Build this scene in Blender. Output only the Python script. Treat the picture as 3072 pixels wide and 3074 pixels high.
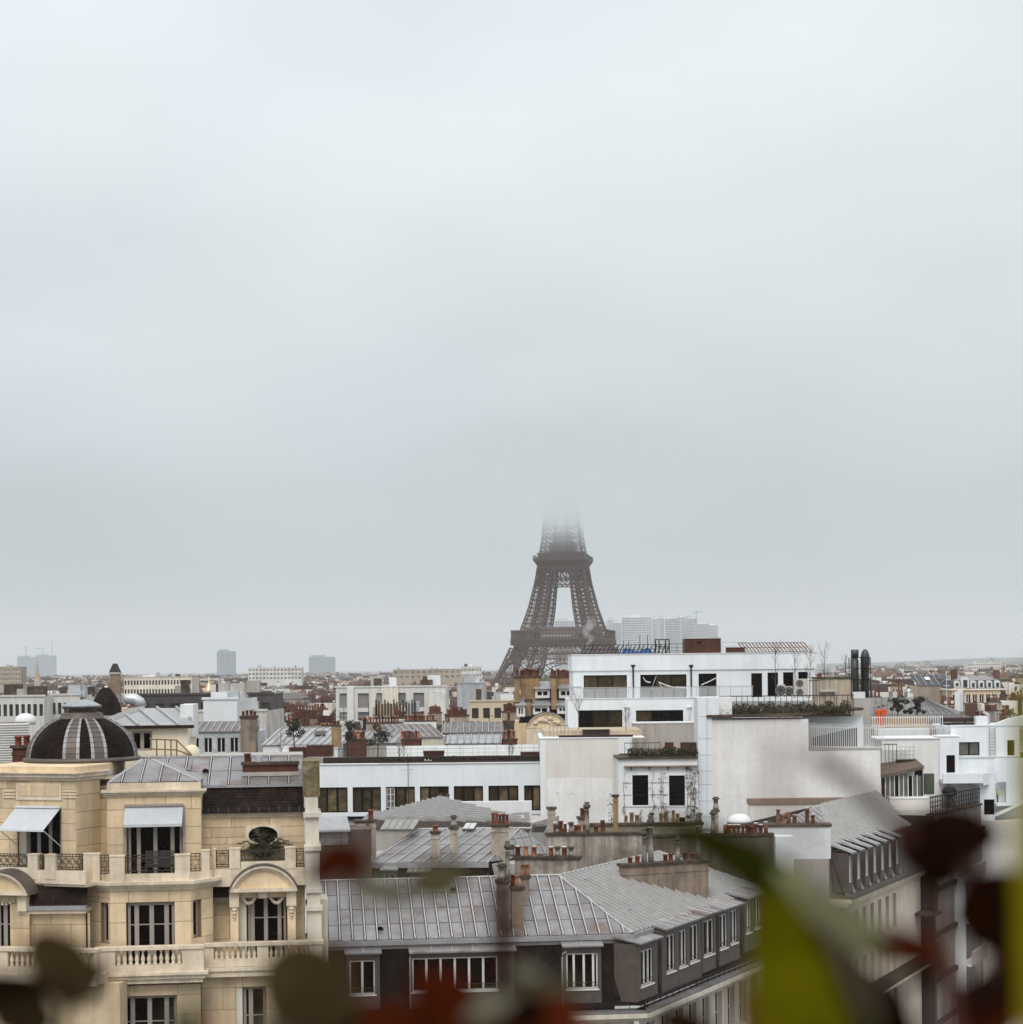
import bpy, math, random
from mathutils import Vector, Matrix
R = math.radians
for _o in list(bpy.data.objects):
    bpy.data.objects.remove(_o)
sc = bpy.context.scene
COL = sc.collection
# ------------------------------------------------------------------ camera
F, HOR, CXP, CYP, CZ, ROLL = 5800.0, 1995.0, 1536.0, 1537.0, 40.0, R(0.6)
cam_d = bpy.data.cameras.new('camera')
cam = bpy.data.objects.new('camera', cam_d)
COL.objects.link(cam)
cam_d.sensor_fit = 'HORIZONTAL'
cam_d.sensor_width = 36.0
cam_d.lens = F / 3072.0 * 36.0
cam_d.shift_x = -(HOR - CYP) * math.sin(ROLL) / 3072.0
cam_d.shift_y = (HOR - CYP) * math.cos(ROLL) / 3072.0
cam_d.clip_start, cam_d.clip_end = 0.05, 60000.0
cam.matrix_world = Matrix.Translation((0, 0, CZ)) @ Matrix.Rotation(R(90), 4, 'X') @ Matrix.Rotation(-ROLL, 4, 'Z')
cam_d.dof.use_dof = True
cam_d.dof.focus_distance = 110.0
cam_d.dof.aperture_fstop = 4.7
sc.camera = cam
# ------------------------------------------------------------------ overcast sky
SKYX = 0.0
SUN_EL, SUN_AZ = R(50), R(190)          # a veiled sun high behind the viewer
world = bpy.data.worlds.new('World')
sc.world = world
world.use_nodes = True
wt = world.node_tree
wt.nodes.clear()
def wn(kind, **kw):
    n = wt.nodes.new(kind)
    for k, v in kw.items():
        setattr(n, k, v)
    return n
w_out = wn('ShaderNodeOutputWorld')
w_bg = wn('ShaderNodeBackground')
w_sky = wn('ShaderNodeTexSky', sky_type='NISHITA', sun_disc=False, sun_elevation=SUN_EL, sun_rotation=SUN_AZ)
w_sky.dust_density, w_sky.air_density, w_sky.ozone_density = 8.0, 1.0, 1.0
w_tc = wn('ShaderNodeTexCoord')
w_sep = wn('ShaderNodeSeparateXYZ')
wt.links.new(w_tc.outputs['Generated'], w_sep.inputs[0])
# luminance of a cloud deck: dull near the horizon, brighter overhead
w_ramp = wn('ShaderNodeValToRGB')
el = w_ramp.color_ramp
el.elements[0].position, el.elements[0].color = 0.0, (0.52, 0.58, 0.605, 1)
el.elements[1].position, el.elements[1].color = 1.0, (1.30, 1.33, 1.36, 1)
for p, c in ((0.09, (0.525, 0.58, 0.605, 1)), (0.17, (0.68, 0.735, 0.76, 1)), (0.34, (0.79, 0.84, 0.855, 1)), (0.6, (1.08, 1.12, 1.15, 1))):
    e = el.elements.new(p); e.color = c
wt.links.new(w_sep.outputs['Z'], w_ramp.inputs[0])
# broad soft cloud structure
w_map = wn('ShaderNodeMapping'); w_map.inputs['Scale'].default_value = (2.2, 2.2, 5.0); w_map.inputs['Location'].default_value = (3.1, 0.4, 1.7)
w_no = wn('ShaderNodeTexNoise'); w_no.inputs['Scale'].default_value = 1.7; w_no.inputs['Detail'].default_value = 3.0; w_no.inputs['Roughness'].default_value = 0.45
wt.links.new(w_tc.outputs['Generated'], w_map.inputs[0]); wt.links.new(w_map.outputs[0], w_no.inputs['Vector'])
w_mr = wn('ShaderNodeMapRange'); w_mr.inputs[1].default_value = 0.3; w_mr.inputs[2].default_value = 0.7; w_mr.inputs[3].default_value = 0.91; w_mr.inputs[4].default_value = 1.09
wt.links.new(w_no.outputs['Fac'], w_mr.inputs[0])
w_no2 = wn('ShaderNodeTexNoise'); w_no2.inputs['Scale'].default_value = 2.6; w_no2.inputs['Detail'].default_value = 2.0
w_map2 = wn('ShaderNodeMapping'); w_map2.inputs['Location'].default_value = (SKYX, 2.0, 0.3)
wt.links.new(w_tc.outputs['Generated'], w_map2.inputs[0]); wt.links.new(w_map2.outputs[0], w_no2.inputs['Vector'])
w_hue = wn('ShaderNodeMix', data_type='RGBA'); w_hue.inputs[6].default_value = (1.02, 1.01, 0.985, 1); w_hue.inputs[7].default_value = (0.955, 0.98, 1.03, 1)
w_hr = wn('ShaderNodeMapRange'); w_hr.inputs[1].default_value = 0.35; w_hr.inputs[2].default_value = 0.65
wt.links.new(w_no2.outputs['Fac'], w_hr.inputs[0]); wt.links.new(w_hr.outputs[0], w_hue.inputs[0])
w_mul0 = wn('ShaderNodeMix', data_type='RGBA', blend_type='MULTIPLY'); w_mul0.inputs[0].default_value = 1.0
wt.links.new(w_ramp.outputs[0], w_mul0.inputs[6]); wt.links.new(w_hue.outputs[2], w_mul0.inputs[7])
w_mul = wn('ShaderNodeMix', data_type='RGBA', blend_type='MULTIPLY'); w_mul.inputs[0].default_value = 1.0
wt.links.new(w_mul0.outputs[2], w_mul.inputs[6]); wt.links.new(w_mr.outputs[0], w_mul.inputs[7])
w_k = wn('ShaderNodeMix', data_type='RGBA', blend_type='ADD'); w_k.inputs[0].default_value = 0.015
wt.links.new(w_mul.outputs[2], w_k.inputs[6]); wt.links.new(w_sky.outputs[0], w_k.inputs[7])
wt.links.new(w_k.outputs[2], w_bg.inputs[0])
w_bg.inputs[1].default_value = 1.0
wt.links.new(w_bg.outputs[0], w_out.inputs[0])
# ------------------------------------------------------------------ veiled sun
sun_d = bpy.data.lights.new('sun', 'SUN')
sun_d.energy, sun_d.angle, sun_d.color = 1.3, R(25), (1.0, 0.96, 0.9)
sun = bpy.data.objects.new('sun', sun_d)
COL.objects.link(sun)
_sd = Vector((math.sin(SUN_AZ) * math.cos(SUN_EL), math.cos(SUN_AZ) * math.cos(SUN_EL), math.sin(SUN_EL)))
sun.rotation_euler = _sd.to_track_quat('Z', 'Y').to_euler()
# ------------------------------------------------------------------ exposure
sc.view_settings.view_transform = 'Standard'
sc.view_settings.look = 'None'
sc.view_settings.exposure = 0.0
sc.view_settings.gamma = 1.0
sc.view_settings.use_curve_mapping = False
sc.cycles.max_bounces = 6
sc.cycles.diffuse_bounces = 3
sc.cycles.glossy_bounces = 2
sc.cycles.transparent_max_bounces = 16
sc.cycles.volume_bounces = 2
sc.cycles.caustics_reflective = False
sc.cycles.caustics_refractive = False
sc.cycles.use_denoising = True

# ================================================================== helpers
rnd = random.Random(7)
_cr, _sr = math.cos(ROLL), math.sin(ROLL)
def unroll(px, py):
    dx, dy = px - CXP, py - CYP
    return dx * _cr - dy * _sr, dx * _sr + dy * _cr + CYP - HOR
def P(px, py, Y):
    a, b = unroll(px, py)
    return Vector((a / F * Y, Y, CZ - b / F * Y))
def onz(px, py, z):
    a, b = unroll(px, py)
    return P(px, py, (CZ - z) * F / b)
def zat(px, py, Y):
    return P(px, py, Y).z

class Fr:
    """facade frame: u along the facade, v into the building, z up"""
    def __init__(s, px, py, Y, ang, off=0.0):
        p = P(px, py, Y)
        s.c, s.s = math.cos(R(ang)), math.sin(R(ang))
        s.ox, s.oy = p.x - off * s.s, p.y + off * s.c
    def w(s, u, v, z):
        return (s.ox + u * s.c - v * s.s, s.oy + u * s.s + v * s.c, z)
    def pix(s, px, py, v=0.0):
        a, b = unroll(px, py)
        t = a / F
        u = (s.ox - v * s.s - t * (s.oy + v * s.c)) / (t * s.s - s.c)
        Y = s.oy + u * s.s + v * s.c
        return u, CZ - b / F * Y
    def rect(s, px0, py0, px1, py1, v=0.0):
        xm, ym = (px0 + px1) / 2, (py0 + py1) / 2
        return s.pix(px0, ym, v)[0], s.pix(px1, ym, v)[0], s.pix(xm, py1, v)[1], s.pix(xm, py0, v)[1]
class WF:
    def w(s, u, v, z): return (u, v, z)
WORLD = WF()
def frame_pts(p0, p1):
    """frame whose u axis runs from p0 to p1 (world points)"""
    f = Fr.__new__(Fr)
    d = Vector((p1[0] - p0[0], p1[1] - p0[1]))
    L = d.length
    f.c, f.s, f.ox, f.oy = d.x / L, d.y / L, p0[0], p0[1]
    f.L = L
    return f

class MB:
    def __init__(s, fr=WORLD):
        s.f, s.v, s.p, s.sm = fr, [], [], False
    def add(s, pts, faces):
        n = len(s.v)
        s.v.extend(s.f.w(*p) for p in pts)
        s.p.extend([tuple(i + n for i in q) for q in faces])
        return s
    def box(s, u0, u1, v0, v1, z0, z1):
        if u1 < u0: u0, u1 = u1, u0
        return s.add([(u0, v0, z0), (u1, v0, z0), (u1, v1, z0), (u0, v1, z0), (u0, v0, z1), (u1, v0, z1), (u1, v1, z1), (u0, v1, z1)],
                     [(0, 1, 5, 4), (1, 2, 6, 5), (2, 3, 7, 6), (3, 0, 4, 7), (4, 5, 6, 7), (3, 2, 1, 0)])
    def pbox(s, px0, py0, px1, py1, v0, v1):
        u0, u1, z0, z1 = s.f.rect(px0, py0, px1, py1, v0)
        return s.box(u0, u1, v0, v1, z0, z1)
    def prism(s, out, v0, v1):
        n = len(out)
        s.add([(u, v0, z) for u, z in out] + [(u, v1, z) for u, z in out],
              [tuple(range(n)), tuple(range(2 * n - 1, n - 1, -1))] + [(i, i + n, (i + 1) % n + n, (i + 1) % n) for i in range(n)])
        return s
    def hprism(s, out, z0, z1):
        n = len(out)
        s.add([(u, v, z0) for u, v in out] + [(u, v, z1) for u, v in out],
              [tuple(range(n - 1, -1, -1)), tuple(range(n, 2 * n))] + [(i, (i + 1) % n, (i + 1) % n + n, i + n) for i in range(n)])
        return s
    def frust(s, o0, z0, o1, z1):
        n = len(o0)
        return s.add([(u, v, z0) for u, v in o0] + [(u, v, z1) for u, v in o1],
                     [tuple(range(n - 1, -1, -1)), tuple(range(n, 2 * n))] + [(i, (i + 1) % n, (i + 1) % n + n, i + n) for i in range(n)])
    def lathe(s, u, v, prof, n=12, a0=0.0, cap=True):
        m = len(prof)
        pts, fs = [], []
        for r, z in prof:
            for i in range(n):
                a = a0 + 2 * math.pi * i / n
                pts.append((u + r * math.cos(a), v + r * math.sin(a), z))
        for j in range(m - 1):
            for i in range(n):
                k = (i + 1) % n
                fs.append((j * n + i, j * n + k, (j + 1) * n + k, (j + 1) * n + i))
        if cap:
            fs.append(tuple(range(n - 1, -1, -1)))
            fs.append(tuple(range((m - 1) * n, m * n)))
        return s.add(pts, fs)
    def tube(s, pts, r, n=6, r1=None):
        """world-space (frame-space) polyline tube"""
        pts = [Vector(p) for p in pts]
        rings, fs = [], []
        m = len(pts)
        for i, p in enumerate(pts):
            d = (pts[min(i + 1, m - 1)] - pts[max(i - 1, 0)])
            if d.length < 1e-9: d = Vector((0, 0, 1))
            d.normalize()
            a = Vector((0, 0, 1)) if abs(d.z) < 0.9 else Vector((1, 0, 0))
            x = d.cross(a).normalized(); y = d.cross(x)
            rr = r if r1 is None else r + (r1 - r) * i / (m - 1)
            for k in range(n):
                t = 2 * math.pi * k / n + math.pi / 4
                rings.append(tuple(p + x * (rr * math.cos(t)) + y * (rr * math.sin(t))))
        for i in range(m - 1):
            for k in range(n):
                l = (k + 1) % n
                fs.append((i * n + k, i * n + l, (i + 1) * n + l, (i + 1) * n + k))
        fs.append(tuple(range(n - 1, -1, -1))); fs.append(tuple(range((m - 1) * n, m * n)))
        return s.add(rings, fs)
    def slab(s, poly, t):
        """planar polygon given a thickness t along its normal (frame space)"""
        q = [Vector(p) for p in poly]
        nn = Vector((0, 0, 0))
        for i in range(len(q)):
            nn += q[i].cross(q[(i + 1) % len(q)])
        nn.normalize()
        n = len(q)
        return s.add([tuple(p) for p in q] + [tuple(p + nn * t) for p in q],
                     [tuple(range(n - 1, -1, -1)), tuple(range(n, 2 * n))] + [(i, (i + 1) % n, (i + 1) % n + n, i + n) for i in range(n)])
    def build(s, name, mat, parent=None, smooth=False):
        L = parent['_o'] if parent is not None and '_o' in parent else None
        me = bpy.data.meshes.new(name)
        if L is not None:
            vs = [(p[0] - L[0], p[1] - L[1], p[2] - L[2]) for p in s.v]
        else:
            vs = s.v
        me.from_pydata(vs, [], s.p)
        me.materials.append(mat)
        if smooth:
            me.polygons.foreach_set('use_smooth', [True] * len(me.polygons))
        o = bpy.data.objects.new(name, me)
        COL.objects.link(o)
        if parent is not None:
            o.parent = parent
            KIDS.setdefault(parent.name, []).append(o)
            if L is not None:
                o['_o'] = L
        return o
def thing(name, label, cat, loc, group=None):
    o = bpy.data.objects.new(name, None)
    COL.objects.link(o)
    o.empty_display_size = 0.2
    o.location = loc
    o['_o'] = tuple(loc)
    o['label'], o['category'] = label, cat
    if group: o['group'] = group
    return o
def tag(o, label, cat, group=None):
    o['label'], o['category'] = label, cat
    if group: o['group'] = group
    return o
def stuff(o):
    o['kind'] = 'stuff'; return o
def struct(o):
    o['kind'] = 'structure'; return o
def solo(mb, name, mat, label, cat, group=None, smooth=False):
    """one-mesh thing with its origin at its own base"""
    xs = [p[0] for p in mb.v]; ys = [p[1] for p in mb.v]; zs = [p[2] for p in mb.v]
    L = ((min(xs) + max(xs)) / 2, (min(ys) + max(ys)) / 2, min(zs))
    mb.v = [(p[0] - L[0], p[1] - L[1], p[2] - L[2]) for p in mb.v]
    o = mb.build(name, mat, None, smooth)
    o.location = L
    return tag(o, label, cat, group)
KIDS = {}
def copy_tree(o, parent=None):
    c = o.copy(); COL.objects.link(c); c.parent = parent
    for ch in KIDS.get(o.name, ()):
        copy_tree(ch, c)
    return c
def dup(o, off):
    """another copy of a part (and its sub-parts) shifted inside its parent"""
    c = copy_tree(o, o.parent); c.location = Vector(o.location) + Vector(off); return c

# ------------------------------------------------------------------ materials
MATS = {}
def mat(name, col, rough=0.8, var=0.12, scale=0.6, fine=0.06, fscale=9.0, obj=0.0, streak=0.0, stain=None, bump=0.0, metal=0.0, spec=0.4, hue=None, stain_amt=0.5, stain_scale=0.35, bscale=None):
    if name in MATS: return MATS[name]
    m = bpy.data.materials.new(name); m.use_nodes = True
    t = m.node_tree; nd = t.nodes; lk = t.links
    b = nd['Principled BSDF']
    b.inputs['Roughness'].default_value = rough
    b.inputs['Metallic'].default_value = metal
    b.inputs['Specular IOR Level'].default_value = spec
    g = nd.new('ShaderNodeNewGeometry')
    def noise(sc_, det, vec=None):
        n = nd.new('ShaderNodeTexNoise'); n.inputs['Scale'].default_value = sc_; n.inputs['Detail'].default_value = det; n.inputs['Roughness'].default_value = 0.6
        lk.new(vec or g.outputs['Position'], n.inputs['Vector']); return n.outputs['Fac']
    def rng(src, lo, hi, a=0.3, c=0.7):
        r = nd.new('ShaderNodeMapRange'); r.inputs[1].default_value = a; r.inputs[2].default_value = c; r.inputs[3].default_value = lo; r.inputs[4].default_value = hi
        lk.new(src, r.inputs[0]); return r.outputs[0]
    def mulv(a, b_):
        x = nd.new('ShaderNodeMath'); x.operation = 'MULTIPLY'; lk.new(a, x.inputs[0]); lk.new(b_, x.inputs[1]); return x.outputs[0]
    k = rng(noise(scale, 3), 1 - var, 1 + var)
    if fine: k = mulv(k, rng(noise(fscale, 2), 1 - fine, 1 + fine))
    if obj:
        oi = nd.new('ShaderNodeObjectInfo'); k = mulv(k, rng(oi.outputs['Random'], 1 - obj, 1 + obj, 0, 1))
    if streak:
        mp = nd.new('ShaderNodeMapping'); mp.inputs['Scale'].default_value = (2.6, 2.6, 0.16); lk.new(g.outputs['Position'], mp.inputs[0])
        k = mulv(k, rng(noise(1.0, 4, mp.outputs[0]), 1 - streak, 1 + streak * 0.35, 0.36, 0.62))
    mix = nd.new('ShaderNodeMix'); mix.data_type = 'RGBA'; mix.blend_type = 'MULTIPLY'; mix.inputs[0].default_value = 1.0
    mix.inputs[6].default_value = (*col, 1)
    lk.new(k, mix.inputs[7])
    cout = mix.outputs[2]
    if hue:
        m2 = nd.new('ShaderNodeMix'); m2.data_type = 'RGBA'
        oi = nd.new('ShaderNodeObjectInfo')
        lk.new(oi.outputs['Random'], m2.inputs[0])
        m2.inputs[6].default_value = (*col, 1); m2.inputs[7].default_value = (*hue, 1)
        lk.new(m2.outputs[2], mix.inputs[6])
    if stain:
        m3 = nd.new('ShaderNodeMix'); m3.data_type = 'RGBA'
        lk.new(rng(noise(stain_scale, 5), 0.0, stain_amt, 0.5, 0.68), m3.inputs[0])
        lk.new(cout, m3.inputs[6]); m3.inputs[7].default_value = (*stain, 1)
        cout = m3.outputs[2]
    lk.new(cout, b.inputs['Base Color'])
    if bump:
        bp = nd.new('ShaderNodeBump'); bp.inputs['Strength'].default_value = bump; bp.inputs['Distance'].default_value = 0.03
        lk.new(noise(bscale or fscale, 4), bp.inputs['Height']); lk.new(bp.outputs[0], b.inputs['Normal'])
    MATS[name] = m
    return m
STONE = mat('limestone', (0.69, 0.54, 0.355), 0.85, 0.09, 0.5, 0.05, 7, obj=0.13, streak=0.14, bump=0.15, stain=(0.36, 0.25, 0.14), stain_amt=0.4, stain_scale=0.6)
TRIM = mat('limestone_trim', (0.73, 0.62, 0.475), 0.85, 0.08, 0.8, 0.06, 9, streak=0.16, bump=0.12, stain=(0.36, 0.28, 0.19), stain_amt=0.5, stain_scale=0.9)
PAINTST = mat('painted_stone', (0.63, 0.58, 0.48), 0.8, 0.05, 0.8, 0.04, 8, streak=0.12)
MORTAR = mat('lime_mortar', (0.27, 0.17, 0.09), 0.95, 0.1)
WHITE = mat('white_render', (0.78, 0.81, 0.835), 0.85, 0.035, 0.3, 0.015, 6, streak=0.045, stain=(0.62, 0.62, 0.61), stain_amt=0.25, stain_scale=0.5)
WHITE2 = mat('off_white_render', (0.75, 0.765, 0.765), 0.85, 0.04, 0.3, 0.02, 6, streak=0.05)
GABLE = mat('pale_plaster', (0.73, 0.70, 0.66), 0.9, 0.05, 0.25, 0.03, 4, streak=0.05, stain=(0.58, 0.53, 0.47), stain_amt=0.35, stain_scale=0.35, bump=.1)
BEIGE = mat('beige_plaster', (0.79, 0.78, 0.765), 0.9, 0.07, 0.45, 0.05, 3, streak=0.05, stain=(0.66, 0.61, 0.56), stain_amt=0.4, stain_scale=0.3, bump=.1)
GREYW = mat('grey_render', (0.42, 0.39, 0.36), 0.9, 0.08, 0.4, 0.04, 5, streak=0.10)
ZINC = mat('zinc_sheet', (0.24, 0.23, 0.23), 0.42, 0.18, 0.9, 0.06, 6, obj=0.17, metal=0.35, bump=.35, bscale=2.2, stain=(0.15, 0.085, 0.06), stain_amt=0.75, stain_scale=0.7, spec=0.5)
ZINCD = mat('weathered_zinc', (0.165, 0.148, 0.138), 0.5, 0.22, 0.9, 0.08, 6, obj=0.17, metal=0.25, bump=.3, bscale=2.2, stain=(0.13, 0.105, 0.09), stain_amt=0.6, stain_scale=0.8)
ROLLZ = mat('zinc_batten', (0.46, 0.455, 0.445), 0.45, 0.1, 2, 0.06, 9, metal=0.25)
LEAD = mat('lead_flashing', (0.115, 0.094, 0.082), 0.5, 0.15, 1.5, 0.08, 8, metal=0.3)
LEADL = mat('bright_lead', (0.31, 0.31, 0.315), 0.5, 0.15, 1.5, 0.1, 8, obj=0.12, metal=0.2)
SLATE = mat('slate', (0.0125, 0.0068, 0.0045), 0.62, 0.3, 2.5, 0.3, 11, stain=(0.055, 0.037, 0.028), stain_amt=0.4, stain_scale=1.6, spec=0.08)
IRON = mat('wrought_iron', (0.045, 0.034, 0.022), 0.55, 0.2)
DARK = mat('dark_metal', (0.020, 0.015, 0.013), 0.6, 0.2, spec=.15)
FRAMED = mat('dark_frame', (0.008, 0.006, 0.005), 0.6, 0.1, spec=.12)
FRAMEG = mat('taupe_frame', (0.33, 0.29, 0.255), 0.6, 0.06)
FRAMEW = mat('white_frame', (0.72, 0.70, 0.68), 0.5, 0.04)
GLASS = mat('dark_window_glass', (0.004, 0.002, 0.0012), 0.06, 0.5, 0.7, 0.2, 3, obj=0.4, spec=0.07)
GLASSB = mat('curtained_glass', (0.030, 0.021, 0.009), 0.08, 0.6, 1.3, 0.2, 5, obj=0.7, spec=0.1)
GLASSP = mat('reflecting_glass', (0.12, 0.12, 0.105), 0.05, 0.3, 0.9, 0.1, 3, obj=0.2, spec=0.7)
GLASSK = mat('hazy_glass', (0.060, 0.044, 0.022), 0.08, 0.5, 1.1, 0.2, 4, obj=0.4, spec=0.1)
GLASSR = mat('olive_reflection', (0.100, 0.076, 0.042), 0.08, 0.5, 1.4, 0.25, 4, obj=0.5, spec=0.1)
def mixpane(): return rnd.choice([GLASS, GLASSB, GLASSB, GLASSK])
def mixpane2(): return rnd.choice([GLASSK, GLASSR, GLASSR, GLASSB])
TERRA = mat('terracotta', (0.19, 0.055, 0.025), 0.85, 0.25, 2, 0.12, 9, obj=0.5, stain=(0.07, 0.035, 0.025), stain_amt=0.6, stain_scale=2.2)
TERRA2 = mat('pale_terracotta', (0.36, 0.17, 0.085), 0.85, 0.25, 2, 0.12, 9, obj=0.4, stain=(0.12, 0.07, 0.05), stain_amt=0.6, stain_scale=2.2)
BRICK = mat('red_brick', (0.10, 0.035, 0.022), 0.9, 0.25, 1.5, 0.2, 8)
OCHRE = mat('ochre_render', (0.36, 0.235, 0.12), 0.9, 0.15, 0.8, 0.06, 6, streak=0.25, stain=(0.16, 0.09, 0.05), stain_amt=0.5, stain_scale=0.5)
STAINW = mat('weathered_render', (0.36, 0.315, 0.27), 0.9, 0.15, 0.8, 0.08, 6, streak=0.55, stain=(0.10, 0.078, 0.06), stain_amt=0.75, stain_scale=0.55, bump=0.2)
CHIM = mat('chimney_render', (0.27, 0.205, 0.155), 0.9, 0.15, 0.9, 0.08, 7, streak=0.25, stain=(0.10, 0.075, 0.06), stain_amt=0.7, stain_scale=0.7, bump=0.15)
CHIMW = mat('pale_chimney_render', (0.46, 0.40, 0.335), 0.9, 0.15, 0.9, 0.08, 7, streak=0.35, stain=(0.16, 0.10, 0.06), stain_amt=0.8, stain_scale=0.7, bump=0.15)
MOSS = mat('mossy_stone', (0.135, 0.105, 0.055), 0.95, 0.35, 2.5, 0.3, 12, stain=(0.33, 0.27, 0.18), stain_amt=0.7, stain_scale=2.4, bump=0.6)
COPING = mat('sooty_coping', (0.060, 0.041, 0.030), 0.9, 0.3, 1.5, 0.2, 9, stain=(0.16, 0.13, 0.09), stain_amt=0.5, stain_scale=1.5, bump=0.3)
WOOD = mat('stained_wood', (0.065, 0.020, 0.010), 0.75, 0.25, 1.2, 0.2, 6, obj=0.2, streak=0.2)
SOIL = mat('planter_brown', (0.030, 0.017, 0.012), 0.9, 0.3, 2, 0.2, 9)
LEAFD = mat('hedge_leaf', (0.060, 0.053, 0.019), 0.8, 0.6, 3, 0.4, 25, obj=0.2)
LEAFT = mat('tree_leaf', (0.040, 0.038, 0.024), 0.8, 0.4, 3, 0.4, 25)
TWIG = mat('bark', (0.10, 0.068, 0.05), 0.9, 0.25)
PALM = mat('palm_leaf', (0.045, 0.042, 0.016), 0.6, 0.4, 5, 0.3, 20)
CANVAS = mat('awning_canvas', (0.53, 0.545, 0.56), 0.85, 0.03, 1.2, 0.02, 9, streak=0.06)
IRONP = mat('tower_iron', (0.10, 0.057, 0.038), 0.7, 0.12, 0.05, 0)
BLUE = mat('blue_tarpaulin', (0.03, 0.10, 0.34), 0.5, 0.2, 2)
METALW = mat('white_metal', (0.70, 0.71, 0.72), 0.5, 0.05)
DUCT = mat('galvanised_duct', (0.52, 0.54, 0.55), 0.35, 0.12, 1.5, 0.05, 6, metal=0.4)
STEELD = mat('dark_flue_steel', (0.06, 0.06, 0.063), 0.4, 0.25, 1.2, 0.1, 6, metal=0.4)

# ------------------------------------------------------------------ shared builders
def clip(poly, axis, val, keep_hi):
    """clip a polygon of (s, t) pairs at s or t = val"""
    out = []
    n = len(poly)
    for i in range(n):
        a, b = poly[i], poly[(i + 1) % n]
        ia = a[axis] >= val - 1e-9 if keep_hi else a[axis] <= val + 1e-9
        ib = b[axis] >= val - 1e-9 if keep_hi else b[axis] <= val + 1e-9
        if ia: out.append(a)
        if ia != ib:
            k = (val - a[axis]) / (b[axis] - a[axis])
            out.append((a[0] + (b[0] - a[0]) * k, a[1] + (b[1] - a[1]) * k))
    return out
def zinc(root, pts, spacing, rows=3, m=None, batten=0.05, dirv=None, proud=0.02, joint=0.03, rowoff=0.0, start=0.5, name='zinc_panel', rolls=True, skew=0.0):
    """standing-seam zinc over a planar polygon (world points, first edge = eave); every sheet is its own piece"""
    m = m or ZINC
    q = [Vector(p) for p in pts]
    e = (q[1] - q[0]).normalized() if dirv is None else Vector(dirv).normalized()
    n = Vector((0, 0, 0))
    for i in range(len(q)):
        n += (q[i] - q[0]).cross(q[(i + 1) % len(q)] - q[0])
    n.normalize()
    if n.z < 0: n = -n
    up = n.cross(e)
    if up.z < 0: up = -up
    st = [((p - q[0]).dot(e) - skew * (p - q[0]).dot(up), (p - q[0]).dot(up)) for p in q]
    s0, s1 = min(a for a, _ in st), max(a for a, _ in st)
    t0, t1 = min(b for _, b in st), max(b for _, b in st)
    O = q[0]
    def W(s, t, h): return tuple(O + e * (s + skew * t) + up * t + n * h)
    MB().add([W(s, t, 0) for s, t in st], [tuple(range(len(st)))]).build('roof_deck', SLATE, root)
    lines = []
    s = s0 + spacing * start
    while s < s1:
        lines.append(s); s += spacing
    ed = [s0] + lines + [s1]
    cnt = 0
    for i in range(len(ed) - 1):
        gp = batten * .5 + .03  # gap bares a dark strip beside each batten, standing for its shaded side
        strip = clip(clip(st, 0, ed[i] + (gp if i else 0), True), 0, ed[i + 1] - (gp if i < len(ed) - 2 else 0), False)
        if len(strip) < 3: continue
        ta, tb = min(b for _, b in strip), max(b for _, b in strip)
        ro = (i % 2) * rowoff
        for r in range(rows):
            lo = t0 + (t1 - t0) * (r + (ro if r else 0)) / rows
            hi = t0 + (t1 - t0) * (r + 1 + (ro if r < rows - 1 else 0)) / rows
            if hi < ta + 0.02 or lo > tb - 0.02: continue
            pc = clip(clip(strip, 1, lo, True), 1, hi - joint, False)
            if len(pc) < 3: continue
            h0 = proud * (1.0 + 0.35 * rnd.random()); h1 = proud * (0.55 + 0.3 * rnd.random())
            mb = MB()
            k = len(pc)
            def hh(t_): return h0 + (h1 - h0) * (t_ - lo) / max(hi - lo, 1e-6)
            mb.add([W(a, b, 0.001) for a, b in pc] + [W(a, b, hh(b)) for a, b in pc],
                   [tuple(range(k, 2 * k))] + [(j, (j + 1) % k, (j + 1) % k + k, j + k) for j in range(k)])
            mb.build(name, m, root); cnt += 1
    if rolls:
        for s in lines:
            a = clip(clip(st, 0, s - 0.01, True), 0, s + 0.01, False)
            if len(a) < 3: continue
            ta, tb = min(b for _, b in a), max(b for _, b in a)
            if tb - ta < 0.15: continue
            w = batten / 2
            MB().add([W(s - w, ta - 0.03, 0), W(s + w, ta - 0.03, 0), W(s + w, tb, 0), W(s - w, tb, 0),
                      W(s - w * .7, ta - 0.03, batten * 1.3), W(s + w * .7, ta - 0.03, batten * 1.3), W(s + w * .7, tb, batten * 1.3), W(s - w * .7, tb, batten * 1.3)],
                     [(0, 1, 5, 4), (1, 2, 6, 5), (2, 3, 7, 6), (3, 0, 4, 7), (4, 5, 6, 7)]).build('batten_roll', ROLLZ, root)
    return cnt
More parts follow.
